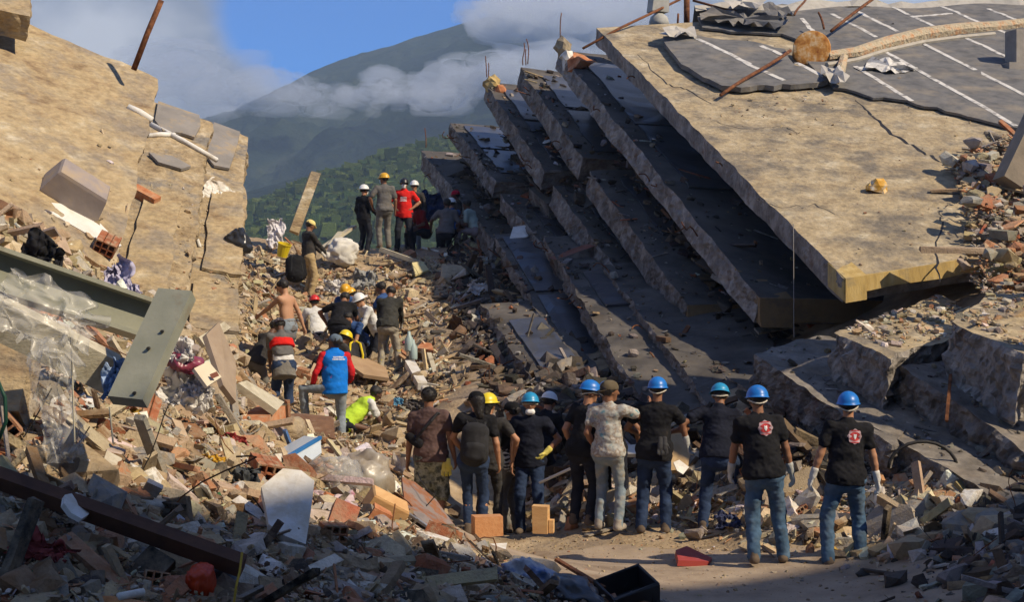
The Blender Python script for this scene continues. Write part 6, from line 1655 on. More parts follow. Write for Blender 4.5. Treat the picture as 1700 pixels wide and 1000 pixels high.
# crushed contents squeezed between the floors
for i, (f_, th_) in enumerate([(floors[0], .9), (floors[1], .9), (floors[2], .8), (floors[3], .8), (floors[4], .8)]):
    n = 800; s = rngD.uniform(.0, .75, n); t_ = rngD.uniform(.02, .26, n)
    P = f_.pt(s, t_, 0) - f_.n * (f_.th + rngD.uniform(.02, .75, n)[:, None] * np.clip(1.2 - s[:, None], .3, 1))
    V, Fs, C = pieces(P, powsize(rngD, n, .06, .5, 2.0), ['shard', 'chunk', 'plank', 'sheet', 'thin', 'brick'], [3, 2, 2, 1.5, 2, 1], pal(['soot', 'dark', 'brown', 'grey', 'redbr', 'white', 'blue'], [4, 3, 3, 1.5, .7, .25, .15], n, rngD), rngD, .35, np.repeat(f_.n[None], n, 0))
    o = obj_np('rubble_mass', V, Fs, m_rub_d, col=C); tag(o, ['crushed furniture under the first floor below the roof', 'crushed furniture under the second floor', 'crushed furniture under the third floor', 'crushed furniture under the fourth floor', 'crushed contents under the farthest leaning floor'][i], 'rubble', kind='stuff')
for i, b in enumerate(lsl):
    on_slab(b, [500, 420, 420][i], -.02, .6, .0, .55, (.02, .16), mixk + ['sheet'], mixw + [.4], ['tan', 'sand', 'brick', 'cream', 'white', 'grey'], [4, 4, 1.2, 2, .6, .6], ['crumbs clinging to the nearest sandy slab', 'rubble caught on the middle sandy slab', 'rubble caught on the farthest sandy slab'][i],
            dens=[lambda s, t_: np.clip(.5 - s * 1.2, .03, 1), lambda s, t_: np.clip(.95 - s * 1.5, .04, 1) * (t_ < .35), lambda s, t_: np.clip(.95 - s * 1.3, .05, 1) * (t_ < .40)][i])

# ------------------------------------------------------------------ single pieces one could lift: chunks, bricks, planks, hollow blocks
LM = [(60, 470, 'above the grey steel beams'), (120, 700, 'under the grey steel beams'), (300, 620, 'near the crumpled white bags'), (300, 720, 'left of the white tray'), (480, 700, 'around the curved brown sheet'),
      (480, 850, 'around the white broken board'), (560, 800, 'beside the clear plastic sack'), (720, 840, 'beside the rusty sheet'), (740, 910, 'below the rusty sheet'), (200, 900, 'under the long rusty girder'), (600, 930, 'near the blue cloth'), (350, 960, 'near the orange plastic'),
      (80, 940, 'in the dark bottom left corner'), (900, 960, 'beside the black crate'), (640, 560, 'below the diggers'), (560, 440, 'on the crest below the skyline people'), (680, 500, 'right of the diggers'), (700, 640, 'on the sandy slope'), (450, 480, 'beside the far sandy slab'),
      (940, 830, 'behind the wooden blocks'), (1100, 840, 'behind the legs of the middle rescuers'), (1330, 830, 'between the two men with badges'), (1520, 860, 'right of the man at far right'), (1640, 900, 'in the lower right corner'), (850, 560, 'in the shade at the stack foot'), (1000, 740, 'in the shade behind the front row')]
def landmark(u, v): return min(LM, key=lambda q: (q[0] - u) ** 2 + (q[1] - v) ** 2 * 1.4)[2]
m_one = {}
def one_mat(nm):
    if nm not in m_one:
        c = PAL[nm][0]; m_one[nm] = mat('piece_' + nm, [tuple(x * .7 for x in c), c, tuple(min(.85, x * 1.2) for x in c)], 7, .93, .7, 40, spec=.12, bdist=.012, dirt=(.38, .30, .2) if nm not in ('dark',) else None, dirt_scale=5, dirt_lo=.46, dirt_hi=.66)
    return m_one[nm]
ONE = {}
def one_mesh(kind, i, cn):
    key = (kind, i, cn)
    if key not in ONE:
        V, Fs = TPL[kind][i]; ONE[key] = mesh_np(kind, V, Fs, [one_mat(cn)])
    return ONE[key]
def hollow_block_mesh(cn):
    key = ('hollow', 0, cn)
    if key in ONE: return ONE[key]
    mb = MB(); nx, nz = 3, 2; w_, h_, d_ = .5, .32, .6; t_ = .035
    for i in range(nx + 1): mb.box((-w_ / 2 + i * w_ / nx, 0, 0), (t_, d_, h_ + t_))
    for j in range(nz + 1): mb.box((0, 0, -h_ / 2 + j * h_ / nz), (w_ - t_ * 1.02, d_ - .006, t_))
    me = mesh_np('hollow_block', np.array(mb.V), mb.F, [one_mat(cn)]); ONE[key] = me; return me
WORD = {'tan': 'tan', 'sand': 'sandy', 'grey': 'grey', 'pale': 'pale', 'white': 'white', 'brick': 'orange', 'redbr': 'dark red', 'wood': 'brown', 'ltwood': 'yellow brown', 'dark': 'black', 'brown': 'brown', 'soot': 'shade-darkened', 'cream': 'cream'}
def sprinkle(n, poly, name, noun, kinds, cols, cw, lo, hi, group, cat, tilt=.5, seed=1, lift=.22):
    rng = np.random.default_rng(seed); u, v = sample_poly(poly, n, rng); P = ray_hit(u, v); ok = ~np.isnan(P[:, 0]); P = P[ok]; u = u[ok]; v = v[ok]
    sz = powsize(rng, len(P), lo, hi, 1.6); R = euler_mats(rng, len(P), tilt, terr_n(P)); w_ = np.array(cw, float) / sum(cw)
    for i in range(len(P)):
        kd = kinds[rng.integers(0, len(kinds))]; cn = cols[rng.choice(len(cols), p=w_)]
        me = hollow_block_mesh(cn) if kd == 'hollow' else one_mesh(kd, int(rng.integers(0, len(TPL[kd]))), cn)
        o = bpy.data.objects.new(name, me); COL.objects.link(o)
        mul = 3.0 if kd in ('lath', 'rod') else 2.6 if kd == 'plank' else 1
        o.location = P[i] + np.array([0, 0, sz[i] * lift]); o.scale = (sz[i] * mul,) * 3; o.rotation_euler = Matrix(R[i].tolist()).to_euler()
        big = 'big' if sz[i] > lo + (hi - lo) * .5 else 'small'
        tag(o, f'{big} {WORD[cn]} {noun} {landmark(u[i], v[i])}', cat, group)
LEFT = [(0, 560), (200, 500), (420, 620), (560, 740), (720, 860), (900, 970), (820, 1000), (0, 1000)]
SLOPE = [(430, 420), (640, 410), (790, 420), (740, 640), (680, 760), (560, 720), (430, 620)]
RIGHT = [(900, 790), (1250, 790), (1560, 790), (1680, 880), (1690, 955), (1500, 925), (1200, 875), (900, 850)]
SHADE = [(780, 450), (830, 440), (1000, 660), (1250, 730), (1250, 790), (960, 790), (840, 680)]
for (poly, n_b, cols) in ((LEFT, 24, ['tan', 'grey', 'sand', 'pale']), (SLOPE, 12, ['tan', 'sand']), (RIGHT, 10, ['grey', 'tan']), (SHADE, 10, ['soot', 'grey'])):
    sprinkle(n_b, poly, 'concrete_block', 'broken concrete block', ['chunk', 'shard'], cols, [1] * len(cols), .42 if poly is not LEFT else .34, .85 if poly is not LEFT else .62, 'large broken concrete blocks', 'block', tilt=.35, seed=700 + n_b, lift=.02)
for (poly, nn, sd, cols, cw) in [(LEFT, (150, 30, 46, 6), 10, ['tan', 'sand', 'grey', 'pale', 'white', 'cream'], [4, 3, 3, 2, 1, 2]), (SLOPE, (60, 16, 40, 6), 20, ['tan', 'sand', 'cream', 'pale'], [4, 4, 2, 1]),
                                 (RIGHT, (80, 34, 26, 6), 30, ['tan', 'grey', 'pale', 'sand', 'white'], [3, 4, 2, 2, 1]), (SHADE, (40, 16, 20, 4), 40, ['soot', 'grey', 'brown'], [3, 2, 2])]:
    sprinkle(nn[0], poly, 'concrete_chunk', 'concrete chunk', ['chunk', 'shard', 'chunk'], cols, cw, .09 if poly is LEFT else .12, .36 if poly is LEFT else .46, 'loose concrete chunks', 'chunk', seed=sd)
    sprinkle(nn[1], poly, 'brick_fragment', 'brick fragment', ['brick', 'brick', 'shard'], ['brick', 'redbr'], [3, 1], .10, .30, 'loose brick fragments', 'brick', seed=sd + 1)
    sprinkle(nn[2], poly, 'wood_plank', 'wood plank', ['plank', 'lath'], ['wood', 'ltwood', 'brown'], [2, 2, 1], .09 if poly is LEFT else .14, .26 if poly is LEFT else .38, 'loose planks', 'plank', tilt=.4, seed=sd + 2, lift=.3)
    sprinkle(nn[3], poly, 'hollow_block', 'hollow block', ['hollow'], ['brick', 'redbr'], [2, 1], .24, .42, 'hollow clay blocks', 'block', tilt=.7, seed=sd + 3, lift=.3)

# bent wires and rods sticking out of the rubble
rngW = np.random.default_rng(9)
def wires(n, poly, seed, where):
    u, v = sample_poly(poly, n, rngW); P = ray_hit(u, v)
    for i in range(n):
        if np.isnan(P[i, 0]): continue
        d = rngW.normal(0, 1, 3); d[2] = abs(d[2]) * .8; d /= np.linalg.norm(d); ln = rngW.uniform(.25, .75); o_ = rngW.normal(0, .22, (2, 3)) * ln
        pts = [P[i] + d * ln * f - np.array([0, 0, .04]) + o_[0] * math.sin(f * 3.1) + o_[1] * math.sin(f * 6.2) * .5 for f in np.linspace(0, 1, 9)]
        mb = MB(); mb.tube(pts, rngW.uniform(.003, .0065), 5); thick = m_rust if rngW.random() < .6 else m_dark
        tag(mb.build('bent_wire', thick, smooth=True), ('rusty' if thick is m_rust else 'black') + ' bent wire sticking out ' + landmark(u[i], v[i]), 'wire', 'bent wires in the rubble')
wires(34, LEFT, 1, ''); wires(14, SLOPE, 2, ''); wires(22, RIGHT, 3, ''); wires(22, SHADE, 4, '')
# ================================================================== THINGS LYING ABOUT
def ground_y(u, v, d=0.0):
    p = ray_hit([u], [v])[0]
    return (p[1] if not np.isnan(p[1]) else 30.0) - d
def recalc(o):
    bm = bmesh.new(); bm.from_mesh(o.data); bmesh.ops.recalc_face_normals(bm, faces=bm.faces); bm.to_mesh(o.data); bm.free(); return o
def plate(name, label, cat, pts, th, m, group=None, warp=.0, seed=0, parent=None, back=True):
    """flat piece cut to the outline pts [(u,v,Y)] with thickness th (m), slightly warped"""
    P = np.array([at(*p) for p in pts]); c = P.mean(0)
    n = np.zeros(3)
    for i in range(len(P)): n += np.cross(P[i] - c, P[(i + 1) % len(P)] - c)
    n /= np.linalg.norm(n)
    if n[1] > 0: n = -n
    rings = 4; k = len(P); V = [c]; 
    for r in range(1, rings + 1): V += [c + (p - c) * r / rings for p in P]
    V = np.array(V); V = V + n * (warp * fbm(V * 3.0, 3, seed))[:, None]
    V2 = V - n * th; nv = len(V); Fs = []
    for i in range(k): Fs.append((0, 1 + i, 1 + (i + 1) % k))
    for r in range(rings - 1):
        for i in range(k): Fs.append((1 + r * k + i, 1 + (r + 1) * k + i, 1 + (r + 1) * k + (i + 1) % k, 1 + r * k + (i + 1) % k))
    Fs = Fs + [tuple(nv + q for q in f[::-1]) for f in Fs]
    o0 = 1 + (rings - 1) * k
    for i in range(k): Fs.append((o0 + i, nv + o0 + i, nv + o0 + (i + 1) % k, o0 + (i + 1) % k))
    o = recalc(obj_np(name, np.concatenate([V, V2]), Fs, m, parent))
    if label: tag(o, label, cat, group)
    return o
def _rag_doc(): pass
def rag(name, label, cat, u, v, Y, w_, h_, m, seed=1, R=None, amp=.35, n=46, group=None, thick=True, parent=None):
    """crumpled sheet: cloth, film, bag"""
    x = np.linspace(-.5, .5, n); X, Z = np.meshgrid(x, x, indexing='ij'); P = np.stack([X * w_, X * 0, Z * h_], -1)
    s = max(w_, h_); q = np.stack([X, Z, X * 0 + seed], -1)
    P[..., 1] = amp * s * (fbm(q * 3.0, 4, seed) + .35 * (1 - 2 * np.abs(fbm(q * 7.0 + 5, 2, seed + 8)))); P[..., 0] += .18 * s * fbm(q * 4.1 + 9, 3, seed + 1); P[..., 2] += .18 * s * fbm(q * 4.1 + 19, 3, seed + 2)
    P[..., 1] += .07 * s * (np.abs(fbm(q * 11 + 3, 2, seed + 6)) + .5 * np.abs(fbm(q * 23 + 7, 2, seed + 7)))
    edge = np.maximum(np.abs(X), np.abs(Z)); cut = 1 - .25 * (fbm(q * 2.2, 3, seed + 4) > .1) * (edge > .3); P *= cut[..., None]
    V = P.reshape(-1, 3)
    R = rot_euler(-.5, 0, 0) if R is None else R
    V = V @ np.asarray(R).T + at(u, v, Y)
    o = obj_np(name, V, grid_faces(n, n), m, parent, smooth=True)
    if label: tag(o, label, cat, group)
    return o
def bar(name, label, cat, a, b, wd, th, m, up=(0, 0, 1), group=None):
    mb = MB(); mb.beam(at(*a), at(*b), wd, th, up=up, jit=.004); o = mb.build(name, m)
    if label: tag(o, label, cat, group)
    return o
def lump(name, label, cat, u, v, Y, size, m, seed=1, group=None, R=None, amp=.3, sub=3):
    V, Fs = ico(max(sub, 4) if sub > 2 else sub); V = np.sign(V) * np.abs(V) ** .72
    if amp > .1:
        V = V * (1 + amp * fbm(V * 1.7 + seed * 3.1, 3, seed) + amp * .55 * (1 - 2.4 * np.abs(fbm(V * np.array([3.2, 3.2, 2.0]) + seed, 3, seed + 1))) - amp * .25)[:, None]
        V = V + .05 * np.stack([fbm(V * 7 + 3 * q + seed, 2, seed + q) for q in range(3)], -1)
    V = V * np.array(size)
    if R is not None: V = V @ np.asarray(R).T
    elif amp > .1: V = V @ rot_euler(.3 * math.sin(seed), .4 * math.cos(seed * 2.1), seed).T
    o = obj_np(name, V + at(u, v, Y), Fs, m, smooth=True); tag(o, label, cat, group); return o

m_steel = mat('paint_greygreen', [(.22, .225, .17), (.29, .29, .225)], 4, .55, .2, 25, spec=.4, dirt=(.20, .16, .10), dirt_scale=3, dirt_lo=.58, dirt_hi=.72)
m_pale = mat('pale_plank', [(.42, .38, .27), (.55, .50, .38)], 6, .85, .4, 30, stretch=(1, 3, 3), dirt=(.25, .20, .13), dirt_scale=3, dirt_lo=.54, dirt_hi=.7)
m_brownw = mat('brown_board', [(.14, .075, .04), (.24, .13, .07)], 5, .7, .3, 30, dirt=(.36, .27, .17), dirt_scale=3, dirt_lo=.55, dirt_hi=.72)
m_redw = mat('red_board', [(.17, .055, .035), (.27, .10, .065)], 5, .7, .3, 30, dirt=(.30, .22, .15), dirt_scale=3, dirt_lo=.55, dirt_hi=.75)
m_whiteb = mat('white_board', [(.60, .57, .50), (.74, .72, .67)], 4, .7, .3, 25, dirt=(.46, .37, .22), dirt_scale=2.6, dirt_lo=.50, dirt_hi=.72)
m_alu = mat('aluminium_dull', [(.20, .20, .20), (.38, .38, .38)], 6, .45, .2, 40, metal=.5, dirt=(.2, .16, .12), dirt_scale=5)
m_wood_y = mat('pine_wood', [(.55, .30, .12), (.66, .42, .19)], 3, .75, .4, 30, stretch=(1, 1, 7))
m_wood_o = mat('chip_board', [(.50, .22, .09), (.60, .31, .14)], 22, .85, .4, 50)
def film():
    m = bpy.data.materials.new('plastic_film'); m.use_nodes = True; b = m.node_tree.nodes['Principled BSDF']
    b.inputs['Base Color'].default_value = (.60, .585, .54, 1); b.inputs['Roughness'].default_value = .3; b.inputs['Alpha'].default_value = .34; b.inputs['Specular IOR Level'].default_value = .6
    return m
m_film = film()
CL = lambda n, c, v=.2: cloth('rag_' + n, c, v, tuple(.6 * x + .08 for x in c))

# ---- the steel beams on the left
ib = empty('steel_beam', at(100, 500, 11)); tag(ib, 'long grey green steel girder slanting down from the left edge', 'girder', 'grey green steel beams')
a, b = at(-60, 432, 10.3), at(262, 538, 11.4); ax = (b - a) / np.linalg.norm(b - a); sd = np.cross([0, 0, 1.0], ax); sd /= np.linalg.norm(sd); up_ = np.cross(ax, sd)
for nm, off, wd, th in (('top_flange', .13, .26, .03), ('web', 0, .03, .23), ('bottom_flange', -.13, .26, .03)):
    mb = MB(); mb.beam(a + up_ * off, b + up_ * off, wd, th, up=up_); o = mb.build(nm, m_steel); o.parent = ib; o.matrix_parent_inverse = Matrix.Translation(-Vector(ib.location))
cpb = empty('steel_beam', at(250, 600, 9.6)); tag(cpb, 'short grey green steel box section standing crosswise over the girder', 'beam', 'grey green steel beams')
mb = MB(); mb.beam(at(294, 488, 10.0), at(212, 668, 9.5), .235, .09, up=(-.25, -1, .25)); o = mb.build('box_section', m_steel); o.parent = cpb; o.matrix_parent_inverse = Matrix.Translation(-Vector(cpb.location))
for q in ((268, 548, 9.78), (245, 576, 9.7), (222, 650, 9.5)):
    mb = MB(); mb.lathe([(0, .006), (.011, .005), (.012, -.08)], at(*q) + np.array([.012, -.040, -.010]), 8, RX(math.pi / 2)); o = mb.build('bolt', m_dark); o.parent = cpb; o.matrix_parent_inverse = Matrix.Translation(-Vector(cpb.location))
bar('concrete_lintel', 'pale weathered lintel slanting below the grey girder', 'lintel', (-40, 508, 9.7), (186, 622, 10.2), .16, .24, m_pale, up=(0, -.4, 1))
bar('concrete_post', 'tan concrete post behind the hanging film at the left edge', 'post', (5, 700, 10.3), (30, 590, 10.6), .26, .26, m_conc_left, up=(0, -1, .1))
rag('plastic_film', 'clear plastic film draped over the grey girder', 'film', 72, 524, 9.5, .70, .46, m_film, 3, rot_euler(-.5, .5, 0), .10, group='clear plastic')
rag('plastic_film', 'clear plastic film hanging down under the lintel', 'film', 95, 672, 9.7, .30, .70, m_film, 5, rot_euler(-.1, -.15, 0), .12, group='clear plastic')
for (u0, v0, v1, lab) in ((118, 560, 735, 'thin pale cord hanging left of the crosswise beam'), (182, 676, 736, 'thin pale cord hanging below the foot of the crosswise beam')):
    mb = MB(); mb.tube([at(u0, v0, 9.5), at(u0 + 3, (v0 + v1) / 2, 9.5), at(u0 + 6, v1, 9.5)], .006, 5); tag(mb.build('thin_rope', m_pale), lab, 'cord', 'hanging cords')
mb = MB(); mb.tube([at(-5, 630, 9.2), at(8, 660, 9.2), at(10, 700, 9.2), at(-4, 735, 9.2)], .012, 6); tag(mb.build('hose', mat('hose_green', [(.01, .05, .03)], 3, .5, 0), smooth=True), 'dark green hose curling at the left edge', 'hose')
rag('striped_cloth', 'blue and white cloth caught behind the crosswise beam', 'cloth', 190, 632, 9.75, .14, .28, CL('bluewhite', (.25, .34, .5)), 8)
# ---- rubble left: boxes, boards, bags
cr = MB()
def frustum(mb, c, wx, wy, hz, k, R, m=0):
    V = []
    for (z, s) in ((0, 1), (.12, 1.0), (.9, k), (1, k * .94)):
        for x, y in ((-1, -1), (1, -1), (1, 1), (-1, 1)): V.append(R @ np.array([x * wx / 2 * s, y * wy / 2 * s, z * hz]) + c)
    Fs = [(0, 3, 2, 1), (12, 13, 14, 15)]
    for i in range(3):
        for q in range(4): Fs.append((i * 4 + q, i * 4 + (q + 1) % 4, i * 4 + 4 + (q + 1) % 4, i * 4 + 4 + q))
    mb.add(V, Fs, m)
def surf_R(sl, spin=0.0):
    z = sl.n; x = np.array([1.0, 0, 0]); x = x - z * np.dot(x, z); x /= np.linalg.norm(x); return np.stack([x, np.cross(z, x), z], 1) @ RZ(spin)
frustum(cr, lsl[0].on(116, 332, -.03), .82, .46, .40, .86, surf_R(lsl[0], .12)); o = cr.build('plastic_crate', mat('crate_mauve', [(.26, .22, .20), (.34, .29, .265)], 3, .6, .2, 20, dirt=(.40, .30, .18), dirt_scale=3)); tag(o, 'upturned grey mauve plastic crate on the nearest sandy slab', 'crate')
plate('white_wallboard', 'long white panel below the upturned crate', 'panel', [(u, v, lsl[0].on(u, v, .07)[1]) for u, v in ((78, 336), (110, 338), (166, 370), (202, 408), (190, 412), (150, 392), (100, 362), (72, 350))], .05, m_whiteb, warp=.03)
rag('black_cloth', 'black garment tangled above the girder', 'cloth', 62, 430, 15.2, .42, .5, c_black, 11, rot_euler(-.4, .6, 0))
rag('lilac_cloth', 'lilac and white cloth right of the hollow blocks', 'cloth', 196, 470, 16.6, .34, .62, CL('lilac', (.42, .40, .52)), 12, rot_euler(-.4, -.5, 0))
o = bpy.data.objects.new('hollow_block', hollow_block_mesh('redbr')); COL.objects.link(o); o.location = lsl[0].on(170, 415, .10); o.scale = (.5,) * 3; o.rotation_euler = (.5, .4, .2); tag(o, 'hollow clay block under the end of the white panel', 'block', 'hollow clay blocks')
for i, (a_, b_, r, lab) in enumerate([((212, 178, lsl[0].on(212, 178, .06)[1]), (252, 200, lsl[0].on(252, 200, .06)[1]), .055, 'short white pipe stuck on the nearest sandy slab'), ((250, 206, lsl[1].on(250, 206, .1)[1]), (360, 266, lsl[1].on(350, 262, .1)[1]), .045, 'long white pipe lying across the middle sandy slab'), ((243, 226, lsl[1].on(243, 226, .1)[1]), (290, 224, lsl[1].on(290, 224, .1)[1]), .045, 'white pipe end beside the long white pipe'), ((318, 372, lsl[2].on(318, 372, .08)[1]), (332, 410, lsl[2].on(332, 410, .08)[1]), .03, 'thin pale stick on the farthest sandy slab')]):
    mb = MB(); mb.tube([at(*a_), (at(*a_) + at(*b_)) / 2 + np.array([0, 0, .02]), at(*b_)], r, 8); tag(mb.build('white_pipe', m_white, smooth=True), lab, 'pipe', 'white pipes')
rag('white_sheet', 'torn white sheets stuck on the farthest sandy slab', 'sheet', 362, 328, lsl[2].on(362, 328, .12)[1], .62, .75, m_white, 14, rot_euler(-.7, .5, .2), .10)
lump('black_bag', 'shiny black bag hanging on the farthest sandy slab', 'bag', 396, 404, lsl[2].on(396, 404, .16)[1], (.20, .17, .24), mat('bag_black', [(.015, .016, .018), (.04, .042, .046)], 5, .3, .3, 12, spec=.6), 3)
mb = MB(); mb.box(lsl[1].on(240, 332, .07), (.50, .18, .16), surf_R(lsl[1], -.5), jit=.015); tag(mb.build('brick_fragment', m_brick), 'red clay beam piece on the middle sandy slab', 'brick')
lump('maroon_bag', 'shiny maroon bag beside the crumpled white bags', 'bag', 308, 604, 12.9, (.15, .1, .075), mat('bag_maroon', [(.16, .02, .045), (.24, .05, .08)], 5, .35, .3, 12, spec=.5), 4)
for i, (u, v, s, sd) in enumerate(((300, 580, .10, 5), (312, 640, .17, 6), (328, 655, .12, 7))):
    rag('white_bag', ['small white bag above the maroon bag', 'large crumpled white bag under the maroon bag', 'small crumpled bag right of the large white bag'][i], 'bag', u, v, 12.8, s * 2.4, s * 2, mat('bag_white', [(.5, .48, .45), (.68, .66, .63)], 5, .5, .6, 10), sd, rot_euler(-.6, .3 * i, 0), .5, group='crumpled white bags')
plate('cream_carton', 'cream printed carton flap right of the white bags', 'carton', [(322, 612, 12.7), (346, 600, 12.9), (368, 626, 12.9), (344, 642, 12.6)], .03, mat('carton_cream', [(.58, .50, .36), (.66, .58, .43)], 4, .85, .1, 20)); plate('label_print', None, None, [(348, 622, 12.72), (360, 617, 12.75), (364, 624, 12.74), (352, 629, 12.7)], .004, m_red_wall, parent=bpy.data.objects['cream_carton'])
plate('brown_board', 'upright greyish brown board right of the cream carton', 'board', [(342, 556, 14.2), (362, 536, 14.4), (392, 600, 14.4), (392, 668, 13.8), (370, 640, 13.7)], .05, mat('board_taupe', [(.27, .20, .14), (.36, .28, .20)], 4, .85, .2, 25), warp=.02)
plate('pale_board', 'long pale board sloping towards the curved brown sheet', 'board', [(395, 636, 16), (410, 632, 16.2), (472, 668, 16.6), (460, 682, 16.1)], .07, m_pale)
plate('pale_board', 'second pale board on the rubble left of the curved sheet', 'board', [(330, 560, 17.0), (372, 534, 17.4), (384, 544, 17.4), (340, 574, 17)], .06, m_pale)
# curved brown sheet under the raised foot
def curved_sheet(name, label, c4, bulge, m, th=.03, n=14):
    C = [at(*p) for p in c4]; s = np.linspace(0, 1, n); S_, T_ = np.meshgrid(s, s, indexing='ij'); P = bil(C, S_, T_)
    nn = np.cross(C[1] - C[0], C[3] - C[0]); nn /= np.linalg.norm(nn)
    if nn[2] < 0: nn = -nn
    P = P + nn * (bulge * np.sin(T_ * math.pi) + .02 * fbm(P * 4, 3, 5))[..., None]
    Fq_ = grid_faces(n, n); V = np.concatenate([P.reshape(-1, 3), (P - nn * th).reshape(-1, 3)]); e = [i * n for i in range(n)] + [(n - 1) * n + j for j in range(1, n)] + [i * n + n - 1 for i in range(n - 2, -1, -1)] + [j for j in range(n - 2, 0, -1)]
    Fs = [tuple(f) for f in Fq_] + [tuple(f[::-1] + n * n) for f in Fq_] + [(e[i], e[(i + 1) % len(e)], e[(i + 1) % len(e)] + n * n, e[i] + n * n) for i in range(len(e))]
    o = recalc(obj_np(name, V, Fs, m, smooth=False)); tag(o, label, 'sheet'); return o
curved_sheet('brown_sheet', 'curved brown sheet under the raised foot of the blue vested man', [(450, 712, 21.6), (556, 730, 21.2), (548, 694, 22.8), (462, 692, 22.8)], .14, m_brownw)
bar('clay_beam', 'orange clay lintel left of the curved brown sheet', 'lintel', (396, 722, 15.6), (452, 688, 16.6), .30, .18, m_brick)
lump('sand_boulder', 'tan broken concrete lump under the curved brown sheet', 'chunk', 478, 720, 17.5, (.22, .2, .17), m_conc_left, 9, amp=.25, sub=2)
rag('white_curved_sheet', 'white curved sheet left of the tray', 'sheet', 420, 722, 15.6, .55, .28, m_whiteb, 21, rot_euler(-.9, .3, 0), .15)
# white tray with a blue rim
tr = empty('plastic_tray', at(500, 750, 14.6)); tag(tr, 'white plastic tray with a blue rim lying on the rubble', 'tray'); inv = Matrix.Translation(-Vector(tr.location))
o = plate('tray_side', None, None, [(464, 768, 14.2), (532, 728, 14.8), (534, 752, 14.6), (500, 778, 14.2)], .03, plastic('tray', (.55, .60, .62)), parent=None); o.parent = tr; o.matrix_parent_inverse = inv
o = plate('tray_floor', None, None, [(464, 768, 14.2), (532, 728, 14.8), (505, 724, 15.3), (445, 756, 14.9)], .02, MATS['plastic_tray'], parent=None); o.parent = tr; o.matrix_parent_inverse = inv
mb = MB(); mb.beam(at(464, 767, 14.18), at(532, 727, 14.78), .03, .03); o = mb.build('blue_rim', plastic('rim', (.03, .16, .4))); o.parent = tr; o.matrix_parent_inverse = inv
lump('clear_sack', 'large clear plastic sack full of brown stuff beside the white board', 'sack', 548, 792, 13.6, (.24, .2, .15), m_film, 31, amp=.35)
lump('clear_sack', 'tall muddy clear plastic sack behind the rusty sheet', 'sack', 606, 800, 14.2, (.20, .22, .24), mat('sack_mud', [(.22, .17, .11), (.34, .30, .24), (.40, .39, .36)], 4, .35, .3, 12, spec=.5), 32, amp=.35)
rag('pink_cloth', 'pink and white cloth in front of the clear sack', 'cloth', 548, 828, 12.9, .40, .2, mat('cloth_pinkwhite', [(.45, .06, .16), (.55, .45, .48), (.5, .4, .42)], 9, .9, .2, 60, detail=2), 33, rot_euler(-.9, 0, 0), .25)
plate('white_board', 'broken white board standing in the rubble at centre left', 'board', [(434, 808, 10.7), (470, 778, 10.9), (500, 782, 10.9), (522, 800, 10.85), (516, 850, 10.6), (508, 902, 10.3), (472, 890, 10.3), (446, 870, 10.4), (440, 836, 10.6)], .06, m_whiteb, warp=.02)
for i, (u, v, rr_) in enumerate(((440, 778, (.3, .2, .5)), (625, 866, (.1, .5, .2)))):
    if i == 0:
        o = bpy.data.objects.new('hollow_block', hollow_block_mesh('redbr')); COL.objects.link(o); o.location = at(u, v, 12.6); o.scale = (.42,) * 3; o.rotation_euler = rr_; tag(o, 'dark hollow clay block at the top of the white board', 'block', 'hollow clay blocks')
    else:
        mb = MB(); mb.box(at(u, v, 12.6), (.17, .14, .22), rot_euler(*rr_), jit=.01); tag(mb.build('brick_fragment', m_brick), 'red brick standing below the yellow wooden box', 'brick')
fb = MB(); frustum(fb, at(632, 858, 12.9), .34, .24, .18, .98, rot_euler(.3, .5, .3)); tag(fb.build('wooden_box', m_wood_y), 'broken yellow wooden box left of the rusty sheet', 'box')
plate('rusty_sheet', 'rusty grey metal sheet leaning in front of the camouflage shorts', 'sheet', [(668, 792, 14.6), (690, 800, 14.8), (722, 832, 14.8), (768, 890, 14.4), (740, 884, 13.9), (700, 866, 13.8), (672, 836, 14.1)], .02, mat('sheet_rust', [(.20, .17, .15), (.24, .20, .18), (.28, .11, .04), (.22, .18, .16)], 4, .65, .3, 20), warp=.05)
plate('red_board', 'dull red board below the rusty sheet', 'board', [(686, 872, 13.2), (720, 888, 13.4), (764, 926, 13.3), (728, 946, 12.8), (698, 914, 12.7)], .03, m_redw, warp=.02)
plate('red_board', 'dark brown plank end below the red board', 'board', [(770, 896, 13.4), (800, 908, 13.6), (830, 928, 13.6), (812, 944, 13.2), (782, 926, 13.1)], .06, m_brownw)
for i, (a_, b_, w_, m_, lab) in enumerate([((672, 850, 13.3), (748, 900, 13.1), .035, m_alu, 'aluminium profile beside the rusty sheet'), ((735, 930, 12.6), (905, 1010, 11.4), .03, m_alu, 'long aluminium profile running to the bottom edge'), ((760, 930, 12.7), (950, 1020, 11.4), .04, m_dark, 'long black profile beside the aluminium one'), ((790, 920, 13.0), (880, 985, 12.2), .03, m_alu, 'short aluminium profile under the blue and white sack'),
                                           ((700, 950, 12.2), (800, 1010, 11.4), .05, m_brownw, 'brown wooden batten at the bottom edge'), ((924, 930, 13.6), (1002, 978, 12.8), .045, m_rust, 'rusty bar behind the black crate'), ((560, 935, 10.8), (500, 905, 11.2), .05, m_redw, 'reddish batten left of the blue cloth'), ((150, 870, 8.9), (138, 1020, 8.2), .05, m_pale, 'pale batten standing at the bottom left')]):
    bar('profile', lab, 'bar', a_, b_, w_, w_ * .6, m_, group='bars and profiles in the foreground rubble')
plate('red_board', 'long reddish brown plank beside the blue cloth', 'board', [(500, 912, 11.0), (588, 908, 11.4), (592, 922, 11.2), (504, 934, 10.8)], .05, m_redw)
plate('grey_slab', 'grey cement slab lying at the bottom left of centre', 'slab', [(404, 930, 10.2), (440, 908, 10.6), (540, 944, 10.7), (520, 978, 10.1), (420, 966, 9.8)], .10, m_cem, warp=.02)
